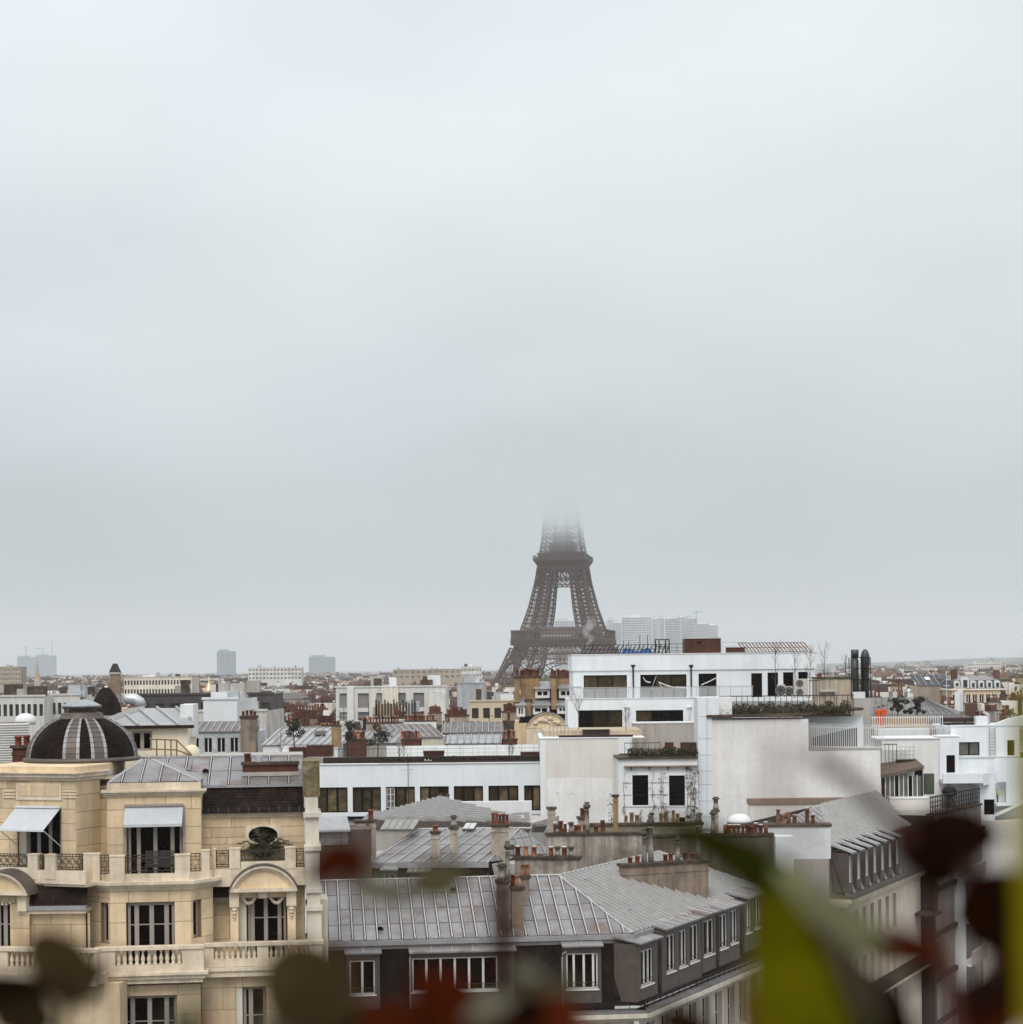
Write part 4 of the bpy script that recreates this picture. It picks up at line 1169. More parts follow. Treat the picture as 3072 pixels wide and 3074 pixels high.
# ---- dome
dc = P(247, 2290, 79.0); DR = 163 / F * 79.0
dz0 = ZD + .02
kx = DR
dh = 1.55
dome = MB().lathe(dc.x, dc.y, [(kx * 1.06, dz0 - .02), (kx * 1.06, dz0 + .12), (kx * .99, dz0 + .16)], 48).build('dome', LEAD, apt, True)
def dpt(t, a, off=0.0):
    """point on the dome shell, t 0..1 base to crown"""
    r = kx * (0.99 * math.cos(t * 1.15) ** 0.95) + off * math.cos(t); z = dz0 + .15 + dh * math.sin(t * 1.15) / math.sin(1.15) + off * math.sin(t)
    return (dc.x + r * math.cos(a), dc.y + r * math.sin(a), z)
mb = MB()
rows = 24
for i in range(rows):
    t0, t1 = i / rows, (i + 1) / rows
    n = max(30, int(88 * math.cos(t0 * 1.15)))
    for k in range(n):
        a0 = 2 * math.pi * (k + (.5 if i % 2 else 0)) / n; a1 = a0 + 2 * math.pi / n * .95
        d = rnd.uniform(.012, .024)
        mb.add([dpt(t0, a0, d), dpt(t0, a1, d), dpt(t1, a1, .002), dpt(t1, a0, .002), dpt(t0, a0, -.01), dpt(t0, a1, -.01)], [(0, 1, 2, 3), (4, 5, 1, 0)])
    n2 = 48
stuff(mb.build('slate_courses', SLATE, dome))
mb = MB()
for i in range(16):
    for k in range(48):
        a0, a1 = 2 * math.pi * k / 48, 2 * math.pi * (k + 1) / 48
        mb.add([dpt(i / 16, a0, -.012), dpt(i / 16, a1, -.012), dpt((i + 1) / 16, a1, -.012), dpt((i + 1) / 16, a0, -.012)], [(0, 1, 2, 3)])
mb.build('shell', SLATE, dome)
# eight broad ribs, each laid in separate lead sheets with bright edge rolls
for ang in [-math.pi / 2 + .219 + q_ for q_ in (-.20, .31, -1.30, 1.36, math.pi - .14, math.pi + .27, math.pi - 1.36 + .5, math.pi + 1.42 - .5)]:
    for i in range(9):
        t0, t1 = i / 9, (i + 1) / 9 - .006
        for (w0, w1, off, mt) in ((-.085, .085, .06, LEAD), (-.150, -.09, .045, LEADL), (.09, .150, .045, LEADL)):
            g0 = 1.0 / max(.45, math.cos(t0 * 1.15)); g1 = 1.0 / max(.45, math.cos(t1 * 1.15))
            g0 = g0 ** .35; g1 = g1 ** .35
            a, b, c, d = dpt(t0, ang + w0 * g0, off), dpt(t0, ang + w1 * g0, off), dpt(t1, ang + w1 * g1, off - .012), dpt(t1, ang + w0 * g1, off - .012)
            e, f_, g_, h_ = dpt(t0, ang + w0 * g0, -.01), dpt(t0, ang + w1 * g0, -.01), dpt(t1, ang + w1 * g1, -.01), dpt(t1, ang + w0 * g1, -.01)
            MB().add([a, b, c, d, e, f_, g_, h_], [(0, 1, 2, 3), (4, 5, 1, 0), (0, 3, 7, 4), (1, 5, 6, 2)]).build('rib_sheet', mt, dome)
zl0 = dz0 + .15 + dh
s_ = 79.0 / F
lr = 68 * s_
MB().lathe(dc.x, dc.y, [(kx * .46, zl0 - .12), (lr * .98, zl0 + 0.036), (lr * .96, zl0 + 0.115), (lr * .9, zl0 + 0.130), (lr * .93, zl0 + 0.202), (lr * .8, zl0 + 0.245), (lr * .62, zl0 + 0.302), (lr * .60, zl0 + 0.374), (lr * .84, zl0 + 0.418), (lr * .85, zl0 + 0.490)], 32).build('lantern', LEAD, dome, True)
MB().lathe(dc.x, dc.y, [(lr * .87, zl0 + 0.491), (lr * .86, zl0 + 0.533), (lr * .68, zl0 + 0.619), (lr * .45, zl0 + 0.720), (lr * .2, zl0 + 0.770), (.02, zl0 + 0.785)], 32).build('cap', mat('verdigris_lead', (.30, .33, .33), .6, .2, 2, .1, 8), dome, True)
MB().lathe(dc.x, dc.y, [(.05, zl0 + 0.778), (.09, zl0 + 0.835), (.03, zl0 + 0.878), (.015, zl0 + 1.008)], 8).build('finial', LEAD, dome, True)

# ---- things on the terraces
pb = P(790, 2585, FA.oy + 2.2)
zf3 = Z_FLR + .02
palm = thing('potted_palm', 'feathery potted palm behind the balcony railing below the oval window', 'palm', (FA.w(FA.pix(790, 2585, 1.7)[0], 1.7, zf3)))
px_, py_, pz_ = FA.w(FA.pix(790, 2585, 1.7)[0], 1.7, zf3)
MB().lathe(px_, py_, [(.16, pz_), (.22, pz_ + .35), (.24, pz_ + .36), (.2, pz_ + .34)], 12).build('pot', SOIL, palm)
for i in range(17):
    a = i * 2.4 + rnd.uniform(-.3, .3); L = rnd.uniform(.85, 1.35); up = rnd.uniform(.2, 1.25)
    mb = MB()
    pts = []
    for k in range(8):
        s = k / 7
        pts.append(Vector((px_ + math.cos(a) * L * s * .85, py_ + math.sin(a) * L * s * .5, pz_ + .35 + (up + .45) * math.sin(min(1, s * 1.15) * 1.9) * .9)))
    mb.tube(pts, .010, 4, .003)
    for k in range(2, 8):
        for sd in (-1, 1):
            p = pts[k]; d = (pts[k] - pts[k - 1]).normalized()
            sdv = d.cross(Vector((0, 0, 1))).normalized() * sd
            for q_ in (0, .5):
                p2 = p - (pts[k] - pts[k - 1]) * q_
                tip = p2 + (sdv * .8 + d * .7 + Vector((0, 0, -.25))).normalized() * (.36 - .016 * k)
                mb.add([tuple(p2), tuple(p2 + d * .055 + Vector((0, 0, .015))), tuple(tip), tuple(p2 - d * .03)], [(0, 1, 2, 3)])
    mb.build('frond', PALM, palm)
mb = MB(); leaf_cloud(mb, (px_, py_ - .1, pz_ + .45), (.45, .25, .42), 260, .055); stuff(mb.build('undergrowth', PALM, palm))
# woven bench behind the railing of the bay
bx = FA.w(FA.pix(480, 2600, .45)[0], .45, zf3)
u0, u1, z0, z1 = FA.rect(436, 2582, 523, 2625, .4)
bench = thing('garden_bench', 'dark woven bench behind the bay balcony railing', 'bench', bx)
WICK = mat('dark_wicker', (.05, .042, .04), .7, .4, 6, .4, 30, bump=.5)
mb = MB(FA)
for i in range(7): mb.box(u0, u1, .56 + i * .012, .60 + i * .012, z0 + .42 + i * .07, z0 + .47 + i * .07)
mb.build('backrest', WICK, bench)
MB(FA).box(u0, u1, .2, .58, z0 + .3, z0 + .4).build('seat', WICK, bench)
for u in (u0 + .04, u1 - .04):
    for v in (.24, .56): MB(FA).box(u - .03, u + .03, v - .03, v + .03, zf3, z0 + .3).build('leg', WICK, bench)
# ================================================================== grey zinc-roofed corner building (centre)
c0 = P(1898, 2803, 88.0); ze = c0.z
l0 = onz(985, 2827, ze); r0 = onz(2234, 2694, ze)
r1 = c0 + (r0 - c0) * 1.25
l1 = l0 + (l0 - c0) * .06
zb = thing('zinc_roof_building', 'corner building with grey zinc hipped roof and dark slate mansard dormers', 'building', (c0.x, c0.y + 4, 0))
d1 = Vector((c0.x - l0.x, c0.y - l0.y, 0)).normalized(); d2 = Vector((r0.x - c0.x, r0.y - c0.y, 0)).normalized()
n1 = Vector((-d1.y, d1.x, 0)); n2 = Vector((-d2.y, d2.x, 0))
RUN, RISE = 5.0, 2.15
def offs(dist):
    # intersection of the two eave lines moved inwards by dist
    a, b = c0 + n1 * dist, c0 + n2 * dist
    den = d1.x * d2.y - d1.y * d2.x
    t = ((b.x - a.x) * d2.y - (b.y - a.y) * d2.x) / den
    return a + d1 * t
ap = offs(RUN); ap.z = ze + RISE
up = Vector((0, 0, RISE))
lt = l1 + n1 * RUN + up
rt = r1 + n2 * RUN + up - d2 * 3.2
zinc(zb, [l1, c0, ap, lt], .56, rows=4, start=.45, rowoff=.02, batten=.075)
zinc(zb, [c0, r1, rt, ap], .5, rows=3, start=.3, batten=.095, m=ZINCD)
MB().tube([c0 + Vector((0, 0, .03)), ap + Vector((0, 0, .05))], .055, 6).build('hip_roll', ROLLZ, zb)
MB().tube([ap + Vector((0, 0, .05)), rt + Vector((0, 0, .05))], .05, 6).build('ridge_roll', ROLLZ, zb)
MB().tube([lt + Vector((0, 0, .03)), ap + Vector((0, 0, .05))], .05, 6).build('ridge_roll', ROLLZ, zb)
MB().tube([rt + Vector((0, 0, .05)), r1 + Vector((0, 0, .03))], .05, 6).build('hip_roll', ROLLZ, zb)
# rear slopes
bk = 7.0
MB().add([tuple(lt), tuple(ap), tuple(ap + n1 * bk - up * 1.6), tuple(lt + n1 * bk - up * 1.6)], [(0, 1, 2, 3)]).add([tuple(ap), tuple(rt), tuple(rt + n2 * bk - up * 1.6), tuple(ap + n2 * bk - up * 1.6)], [(0, 1, 2, 3)]).build('rear_slope', ZINCD, zb)
# eave mouldings
f1, f2 = frame_pts(l1, c0), frame_pts(c0, r1)
for f, a, b in ((f1, 0, f1.L + .1), (f2, -.1, f2.L)):
    MB(f).box(a, b, -.16, .1, ze - .22, ze - .01).build('eaves_moulding', LEADL, zb)
    MB(f).box(a, b, -.10, .1, ze - .40, ze - .223).build('eaves_moulding', ZINCD, zb)
# steep slate mansard
SPL, DROP = .45, 3.05
zm = ze - DROP
cb = c0 + (offs(-SPL) - c0); cb.z = zm
lb = l1 - n1 * SPL; lb.z = zm
rb = r1 - n2 * SPL; rb.z = zm
zt_ = ze - .38
cu_ = Vector((c0.x, c0.y, zt_)); lu_ = Vector((l1.x, l1.y, zt_)); ru_ = Vector((r1.x, r1.y, zt_))
slates(zb, [lb, cb, cu_, lu_], w=.24, h=.14)
slates(zb, [cb, rb, ru_, cu_], w=.24, h=.14)
# gutter ledge with its low rail, cornice
for f, a, b in ((f1, 0, f1.L + .5), (f2, -.5, f2.L)):
    MB(f).box(a, b, -.62, -.38, zm - .12, zm + .02).build('gutter', DARK, zb)
    MB(f).box(a, b, -1.05, -.3, zm - .42, zm - .30).build('zinc_ledge', ZINC, zb)
    mb = MB(f); n = int((b - a) / .75)
    for i in range(n): x = a + (b - a) * i / n; mb.box(x - .012, x + .012, -.64, -.61, zm - .42, zm + .02)
    mb.build('gutter_straps', DARK, zb)
    MB(f).box(a, b, -1.1, -.2, zm - .62, zm - .423).build('cornice', PAINTST, zb)
    MB(f).box(a, b, -.8, -.2, zm - .8, zm - .622).build('cornice', PAINTST, zb)
WALLC = mat('cream_street_wall', (.62, .55, .47), .85, .08, .4, .04, 5, streak=.2)
wz0 = 8.0
# street fronts
holes = []
nb = int(f2.L / 1.75)
for i in range(nb):
    x = .9 + i * 1.75
    holes += [(x, x + .95, zm - 3.3, zm - 1.15), (x, x + .95, zm - 6.6, zm - 4.4), (x, x + .95, zm - 9.9, zm - 7.7)]
wall(zb, f2, 0, f2.L, wz0, zm - .8, holes, WALLC, -.3, .3)
for hh in holes:
    window(zb, f2, hh[0], hh[1], hh[2], hh[3], -.05, cols=2, bar=.08, fm=FRAMEW, rows=2)
holes = []
for i in range(6):
    x = 1.2 + i * 2.3
    holes += [(x, x + 1.1, zm - 3.3, zm - 1.15)]
wall(zb, f1, 0, f1.L, wz0, zm - .8, holes, WALLC, -.3, .3)
for hh in holes: window(zb, f1, hh[0], hh[1], hh[2], hh[3], -.05, cols=2, bar=.08, fm=FRAMEW)
MB(f1).box(0.1, f1.L - .8, .2, 9, wz0, ze - .1).build('core', ZINCD, zb)
def dormer(root, f, body, win, cols, py=2900, fm=FRAMEW, side=LEAD, splits=None, rows=1, lip=.28, n_rib=2, vf=-.5, vb=.6, roofm=ZINC, gm=None, single=None):
    """flat-fronted dormer: cheeks, front, little zinc roof, window and sill"""
    u0, u1 = f.pix(body[0], (body[1] + body[3]) / 2, vf)[0], f.pix(body[2], (body[1] + body[3]) / 2, vf)[0]
    zz0, zz1 = f.pix((body[0] + body[2]) / 2, body[3], vf)[1], f.pix((body[0] + body[2]) / 2, body[1], vf)[1]
    wins = win if isinstance(win[0], tuple) else [win]
    hs = []
    for w in wins:
        a, b = f.pix(w[0], (w[1] + w[3]) / 2, vf)[0], f.pix(w[2], (w[1] + w[3]) / 2, vf)[0]
        c, d = f.pix((w[0] + w[2]) / 2, w[3], vf)[1], f.pix((w[0] + w[2]) / 2, w[1], vf)[1]
        hs.append((a, b, c, min(d, zz1 - .12)))
    o = wall(root, f, u0, u1, zz0, zz1, hs, side, vf, .14, name='dormer')
    MB(f).box(u0 - .004, u0 + .02, vf + .002, vb, zz0, zz1 - .002).build('cheek', side, o); MB(f).box(u1 - .02, u1 + .004, vf + .002, vb, zz0, zz1 - .002).build('cheek', side, o)
    MB(f).add([(u0 - .08, vf - lip, zz1 - .02), (u1 + .08, vf - lip, zz1 - .02), (u1 + .08, vb, zz1 + .22), (u0 - .08, vb, zz1 + .22), (u0 - .08, vf - lip, zz1 + .05), (u1 + .08, vf - lip, zz1 + .05), (u1 + .08, vb, zz1 + .3), (u0 - .08, vb, zz1 + .3)],
              [(4, 5, 6, 7), (0, 1, 5, 4), (1, 2, 6, 5), (3, 0, 4, 7), (3, 2, 1, 0)]).build('dormer_roof', roofm, o)
    mb = MB(f)
    for i in range(1, n_rib + 1):
        x = u0 + (u1 - u0) * i / (n_rib + 1)
        mb.tube([(x, vf - lip - .01, zz1 + .055), (x, vb, zz1 + .305)], .025, 5)
    mb.build('roof_ribs', ROLLZ, o)
    for h_ in hs:
        window(o, f, h_[0], h_[1], h_[2], h_[3], vf + .06, cols=cols, bar=.1, fm=fm, splits=splits, rows=rows, gm=gm)
        MB(f).box(h_[0] - .06, h_[1] + .06, vf - .07, vf, h_[2] - .07, h_[2]).build('sill', FRAMEW, o)
        mb = MB(f)
        mb.box(h_[0], h_[1], vf - .05, vf - .03, h_[2] + .28, h_[2] + .31).box(h_[0], h_[1], vf - .05, vf - .03, h_[2] + .12, h_[2] + .14)
        mb.build('guard_bar', IRON, o)
    return o
dormer(zb, f1, (1041, 2862, 1141, 3040), (1050, 2884, 1126, 2986), 2, n_rib=1)
dormer(zb, f1, (1234, 2856, 1545, 3030), (1238, 2874, 1494, 2975), 6, n_rib=4)
dormer(zb, f1, (1692, 2840, 1806, 3012), (1701, 2862, 1795, 2969), 2, n_rib=1, splits=(.24, .56, .86))
dormer(zb, f2, (1911, 2824, 1975, 2998), (1925, 2850, 1961, 2956), 3, n_rib=1)
dormer(zb, f2, (1988, 2772, 2106, 2968), [(2002, 2806, 2027, 2917), (2040, 2792, 2062, 2902), (2072, 2777, 2097, 2887)], 2, n_rib=5)
dormer(zb, f2, (2108, 2742, 2150, 2915), (2114, 2762, 2143, 2867), 2, n_rib=2)
dormer(zb, f2, (2160, 2722, 2222, 2890), [(2162, 2745, 2184, 2847), (2194, 2732, 2214, 2832)], 2, n_rib=4)
dormer(zb, f2, (2236, 2690, 2290, 2850), [(2240, 2705, 2256, 2800), (2266, 2692, 2284, 2786)], 2, n_rib=3)
# downpipes between dormers
mb = MB(f1)
for px in (1231, 1688):
    u = f1.pix(px, 2900, -.58)[0]; zq = f1.pix(px, 2865, -.58)[1]
    mb.tube([(u + .2, -.6, zq + .12), (u + .02, -.6, zq), (u, -.6, zq - .15), (u, -.6, zm)], .035, 6)
mb.build('downpipe', LEADL, zb)
# little half-round vents
for px, py in ((1142, 2792), (1360, 2674)):
    v_ = on_plane(px, py, l1, c0, ap); vent(zb, v_ + Vector((0, -.1, .03)), .13, None)
for px, py in ((1752, 2646), (1885, 2737)):
    v_ = on_plane(px, py, c0, r1, ap)
    MB().tube([v_ + Vector((-.1, .15, .04)), v_ + Vector((.12, -.16, .1))], .07, 8).build('vent_pipe', LEADL, zb)
# ---- chimney walls standing on this roof
def stack(name, label, b0, b1, ztop, thick, m, group='chimney stacks', base_drop=.8, bands=0, cope=.14, over=.08, copm=None, into=None):
    """masonry stack between two base points, following the roof below, level coping on top"""
    f = frame_pts(b0, b1)
    t = thing(name, label, 'chimney', ((b0[0] + b1[0]) / 2, (b0[1] + b1[1]) / 2, min(b0[2], b1[2])), group)
    L = f.L
    MB(f).add([(0, 0, b0[2] - base_drop), (L, 0, b1[2] - base_drop), (L, 0, ztop), (0, 0, ztop), (0, thick, b0[2] - base_drop), (L, thick, b1[2] - base_drop), (L, thick, ztop), (0, thick, ztop)],
              [(0, 1, 2, 3), (1, 5, 6, 2), (4, 0, 3, 7), (5, 4, 7, 6), (3, 2, 6, 7)]).build('shaft', m, t)
    MB(f).box(-over, L + over, -over, thick + over, ztop + .001, ztop + cope).build('coping', copm or COPING, t)
    if bands:
        MB(f).box(-.03, L + .03, -.03, thick + .03, ztop - .42, ztop - .34).build('band', m, t)
    t['_L'] = L
    return t, f, ztop + cope
B0, B1 = on_plane(1876, 2642, c0, r1, ap), on_plane(2128, 2701, c0, r1, ap)
zt_ = zat(1990, 2596, (B0.y + B1.y) / 2)
t, f, z = stack('chimney_stack', 'long brown rendered chimney wall on the ribbed zinc roof', B0, B1, zt_, .6, CHIM, bands=1)
for x in (f.L * .41, f.L * .57): MB(f).box(x - .05, x + .05, -.04, 0, zt_ - 1.9, zt_ - .35).build('pilaster_strip', CHIM, t)
def fx(px, v=.3, py=2570): return f.pix(px, py, v)[0]
for px, h_ in ((1892, .30), (1914, .36), (1998, .34), (2014, .40), (2057, .40), (2081, .34)):
    x, y, _ = f.w(fx(px), .3, 0); mb = MB(); pot_mesh(mb, x, y, z, h_, .115); mb.build('chimney_pot', TERRA, t, True)
for px, top in ((1936, 2488), (1956, 2448), (2037, 2510), (2099, 2446)):
    x, y, _ = f.w(fx(px), .35, 0); cowl(t, x, y, z, zat(px, top, y) - z, .12)
# twin stacks on the front slope
for (a, b, top, mm, lab, pt) in (((1494, 2800), (1531, 2800), 2652, CHIM, 'sooty stack half hidden behind dark stem', 1), ((1537, 2795), (1573, 2795), 2672, CHIM, 'narrow stack with pale mitron standing on the zinc eave', 0), ((1566, 2702), (1590, 2702), 2638, CHIM, 'small square stack behind the twin stacks with two pots', 2)):
    B0, B1 = on_plane(*a, l1, c0, ap), on_plane(*b, l1, c0, ap)
    zt_ = zat((a[0] + b[0]) / 2, top, B0.y)
    t, f, z = stack('chimney_stack', lab, B0, B1, zt_, .5 if pt else .75, mm, bands=0, over=.07)
    L = f.L
    if pt == 1:
        x, y, _ = f.w(L * .4, .25, 0); cowl(t, x, y, z, .75, .17); x, y, _ = f.w(L * .9, .25, 0); cowl(t, x, y, z, 1.75, .11)
    else:
        for k in ([.5] if pt == 0 else [.25, .8]):
            x, y, _ = f.w(L * k, .3, 0); mb = MB(); pot_mesh(mb, x, y, z, .5, .12, 1); mb.build('chimney_pot', TERRA2, t, True)
        if pt == 0: x, y, _ = f.w(L * .2, .55, 0); mb = MB(); pot_mesh(mb, x, y, z, .5, .12, 1); mb.build('chimney_pot', TERRA, t, True)

# ================================================================== party walls behind
def party(label, px0, py_t0, px1, py_t1, py_b, Y, m, ang=0, thick=.5, pl=(), cw=(), cope=.14, name='party_wall', base=None, pot_h=.42, cat='wall', rough=True, end=None, potkind=0, potm=None):
    """free-standing party wall with flue pots along its coping"""
    xm = (px0 + px1) / 2
    f = Fr(xm, (py_t0 + py_t1) / 2, Y, ang)
    u0, u1 = f.pix(px0, py_t0, 0)[0], f.pix(px1, py_t1, 0)[0]
    z0 = base if base is not None else f.pix(xm, py_b, 0)[1]
    za, zb_ = f.pix(px0, py_t0, 0)[1], f.pix(px1, py_t1, 0)[1]
    zt = (za + zb_) / 2
    c = f.w((u0 + u1) / 2, 0, z0)
    t = thing(name, label, cat, c, 'party walls and flues')
    MB(f).box(u0, u1, 0, thick, z0, zt).build('masonry', m, t)
    MB(f).box(u0 - .08, u1 + .08, -.08, thick + .08, zt + .001, zt + cope).build('coping', COPING, t)
    zc = zt + cope
    for p in pl:
        px, hh = p if isinstance(p, tuple) else (p, pot_h)
        u = f.pix(px, py_t0 - 12, thick / 2)[0]; x, y, _ = f.w(u, thick / 2, 0)
        mb = MB(); pot_mesh(mb, x, y, zc, hh * rnd.uniform(.8, 1.15), rnd.uniform(.10, .135), potkind if rnd.random() < .65 else rnd.choice((0, 1, 2))); mb.build('chimney_pot', potm or (TERRA if rnd.random() < .75 else TERRA2), t, True)
        if rnd.random() < .5: MB().lathe(x, y, [(.13, zc + hh + .04), (.13, zc + hh + .07)], 8).build('cap_plate', METALW, t)
    for px, top in cw:
        u = f.pix(px, py_t0 - 12, thick / 2)[0]; x, y, _ = f.w(u, thick / 2, 0)
        cowl(t, x, y, zc, max(.4, zat(px, top, y) - zc), .13)
    if end: MB(f).box(u1 + .082, u1 + end, -.6, thick + .2, zt - 2.2, zt).build('end_buttress', mat('stained_white', (.70, .72, .735)), t)
    return t, f, zc
party('low stained party wall with pots directly behind the zinc ridge', 1545, 2582, 1741, 2578, 2680, 97.5, STAINW, ang=-6, pl=[(1555, .45), (1580, .45), (1604, .45), (1655, .42), (1695, .42)], cw=[(1537, 2536), (1674, 2541), (1715, 2541)], base=24)
party('tall grey streaked party wall with long row of red pots', 1641, 2508, 1930, 2507, 2620, 103, STAINW, pl=[(1668, .5), (1684, .6), (1697, .42), (1738, .42), (1757, .42), (1790, .4), (1810, .62), (1730, .42)], cw=[(1672, 2478), (1715, 2468), (1763, 2408)], base=24)
party('dark streaked party wall behind the green leaf', 1932, 2511, 2320, 2512, 2640, 105, mat('dark_streaked_render', (.13, .105, .08), .9, .25, .8, .1, 6, streak=.4), pl=[(1884 + 60, .4), (2178, .5), (2190, .42), (2204, .42), (2217, .42), (2231, .42), (2244, .42), (2256, .42), (2270, .5), (2284, .4), (2300, .55)], cw=[(2142, 2412 + 20)], base=24, end=1.05)  # much darker render than the neighbouring party walls
t, f, z = party('white rendered chimney block above the right zinc roofs', 2272, 2482, 2494, 2482, 2590, 113, mat('stained_white', (.70, .72, .735), .9, .06, .4, .04, 4, streak=.14, stain=(.5, .46, .41), stain_amt=.35, stain_scale=.6), ang=-4, thick=1.3, base=28.45, pl=[(2337, .85), (2353, .55), (2368, .8), (2386, .45), (2424, .85), (2441, .5)], name='chimney_stack', cat='chimney', pot_h=.6)
MB(f).pbox(2462, 2484, 2464, 2580, -.01, 0).build('joint', BEIGE, t)

# ================================================================== mid zinc roofs behind the corner building
mz = thing('zinc_roof_house', 'low house with pale ribbed zinc roof between chimneys and skylights', 'building', P(1300, 2590, 106))
e0 = P(1098, 2592, 104.0); e1 = onz(1462, 2590, e0.z); 
t0_ = P(1250, 2489, 109.5); rz = t0_.z; t1_ = onz(1560, 2486, rz)
zinc(mz, [e0, e1, t1_, t0_], .72, rows=4, skew=((t0_ - e0).dot((e1 - e0).normalized())) / max(.1, ((t0_ - e0) - (e1 - e0).normalized() * (t0_ - e0).dot((e1 - e0).normalized())).length), start=.3, m=ZINC, batten=.06)
e2 = onz(1640, 2560, e0.z)
t2_ = onz(1700, 2488, rz)
zinc(mz, [e1, e2, t2_, t1_], .8, rows=3, start=.4, m=ZINC, batten=.06, skew=.6)
MB().tube([t0_, t1_, t2_], .06, 6).build('ridge_roll', ROLLZ, mz)
MB().tube([e1, t1_], .05, 6).build('valley_roll', ROLLZ, mz)
fm_ = frame_pts(e0, e1)
MB(fm_).box(-.2, fm_.L + .1, -.16, .1, e0.z - .25, e0.z - .01).build('gutter', LEADL, mz)
slates(mz, [fm_.w(-.3, -.5, e0.z - 2.6), fm_.w(fm_.L, -.5, e0.z - 2.6), fm_.w(fm_.L, -.05, e0.z - .26), fm_.w(-.3, -.05, e0.z - .26)], w=.24, h=.15)
fm2 = frame_pts(e1, e2)
slates(mz, [fm2.w(0, -.5, e0.z - 2.6), fm2.w(fm2.L, -.5, e0.z - 2.6), fm2.w(fm2.L, -.05, e0.z - .06), fm2.w(0, -.05, e0.z - .06)], w=.24, h=.15)
MB(fm_).box(-.3, fm_.L + 3, .3, 8, 6, e0.z - .1).build('core', GREYW, mz)
dormer(mz, fm_, (1147, 2612, 1192, 2660), (1152, 2622, 1187, 2655), 2, n_rib=6, vf=-.6, fm=FRAMEG)
dormer(mz, fm_, (1228, 2618, 1290, 2662), (1236, 2630, 1282, 2658), 2, n_rib=2, vf=-.6, fm=FRAMEG)
def skylight(px0, py0, px1, py1, plane, m, nbar, par, lab='skylight', lift=.12):
    q_ = [on_plane(x, y, *plane) + Vector((0, 0, lift)) for x, y in ((px0, py1), (px1, py1), (px1 + (py1 - py0) * .62, py0), (px0 + (py1 - py0) * .62, py0))]
    o = MB().slab(q_, .08).build(lab, ZINCD, par)
    a, b, c, d = q_
    for i in range(nbar):
        s0, s1 = (i + .06) / nbar, (i + .94) / nbar
        lo0, lo1 = a.lerp(b, s0), a.lerp(b, s1); hi0, hi1 = d.lerp(c, s0), d.lerp(c, s1)
        pts = [lo0.lerp(hi0, .05), lo1.lerp(hi1, .05), lo1.lerp(hi1, .95), lo0.lerp(hi0, .95)]
        n = (b - a).cross(d - a).normalized()
        if n.z < 0: n = -n
        MB().add([tuple(p + n * .1) for p in pts], [(0, 1, 2, 3)]).build('pane', m, o)
pl_ = (e0, e1, t1_)
GLR = mat('rooflight_glass', (.20, .19, .16), .15, .2, 1, .1, 4, obj=.2, spec=.7)
skylight(1140, 2470, 1242, 2502, (e0 + Vector((0, 0, .35)), e1 + Vector((0, 0, .35)), t1_ + Vector((0, 0, .35))), GLR, 5, mz)
skylight(1388, 2481, 1422, 2500, pl_, mat('pale_glass', (.5, .5, .47), .2, .1), 2, mz)
skylight(1595, 2484, 1630, 2503, (e1, e2, t2_), mat('pale_glass', (.5, .5, .47), .2, .1), 2, mz)
def smallstack(label, px0, px1, py_top, py_b, Y, m, pots_, dv=.5, cow=None, ang=0, kind=0, hp=.45, cope=.12, sub=None):
    f = Fr((px0 + px1) / 2, py_b, Y, ang)
    u0, u1, z0, z1 = f.rect(px0, py_top, px1, py_b)
    t = thing('chimney_stack', label, 'chimney', f.w((u0 + u1) / 2, dv / 2, z0), 'chimney stacks')
    MB(f).box(u0, u1, 0, dv, z0 - .6, z1).build('shaft', m, t)
    MB(f).box(u0 - .08, u1 + .08, -.08, dv + .08, z1 + .001, z1 + cope).build('coping', COPING, t)
    MB(f).box(u0 - .03, u1 + .03, -.03, dv + .03, z1 - .3, z1 - .2).build('band', m, t)
    for i in range(pots_):
        u = u0 + (u1 - u0) * (i + .5) / pots_; x, y, _ = f.w(u, dv / 2, 0)
        mb = MB(); pot_mesh(mb, x, y, z1 + cope, hp * rnd.uniform(.8, 1.15), min(.14, (u1 - u0) / pots_ * .45), kind); mb.build('chimney_pot', TERRA, t, True)
    if cow:
        x, y, _ = f.w((u0 + u1) / 2, dv / 2, 0); cowl(t, x, y, z1 + cope, cow, .15)
    return t, f
smallstack('slim banded stack with one red pot on the pale zinc roof', 1295, 1320, 2503, 2568, 104.5, CHIMW, 1, .45, hp=.3)
smallstack('slim pale stack topped with a ball-shaped cowl', 1351, 1374, 2489, 2552, 105.5, CHIMW, 0, .45, cow=.62)
smallstack('broad mottled stack crowned with tall orange pots', 1476, 1528, 2482, 2562, 105, CHIMW, 5, .9, hp=.55)
smallstack('wide pale stack streaked with rust at the roof end', 1066, 1098, 2470, 2575, 103.5, CHIMW, 0, .8)
smallstack('narrow twin shaft beside the rusty stack with orange pot', 1099, 1127, 2468, 2542, 104.5, CHIMW, 1, .5, hp=.5)
smallstack('plain square pillar rising in front of the pale gable', 1645, 1668, 2430, 2500, 107, CHIMW, 0, .5)
smallstack('small flat-capped stack with red-brown pipe before the gable', 1736, 1765, 2459, 2500, 107, CHIMW, 1, .5, hp=.55)
smallstack('tall orange clay flue standing beside the white annexe', 1842, 1856, 2392, 2468, 112, OCHRE, 0, .25)
smallstack('single pale pillar with ball cowl before the tiled pilaster', 2145, 2157, 2438, 2492, 112, CHIMW, 0, .35, cow=.75)
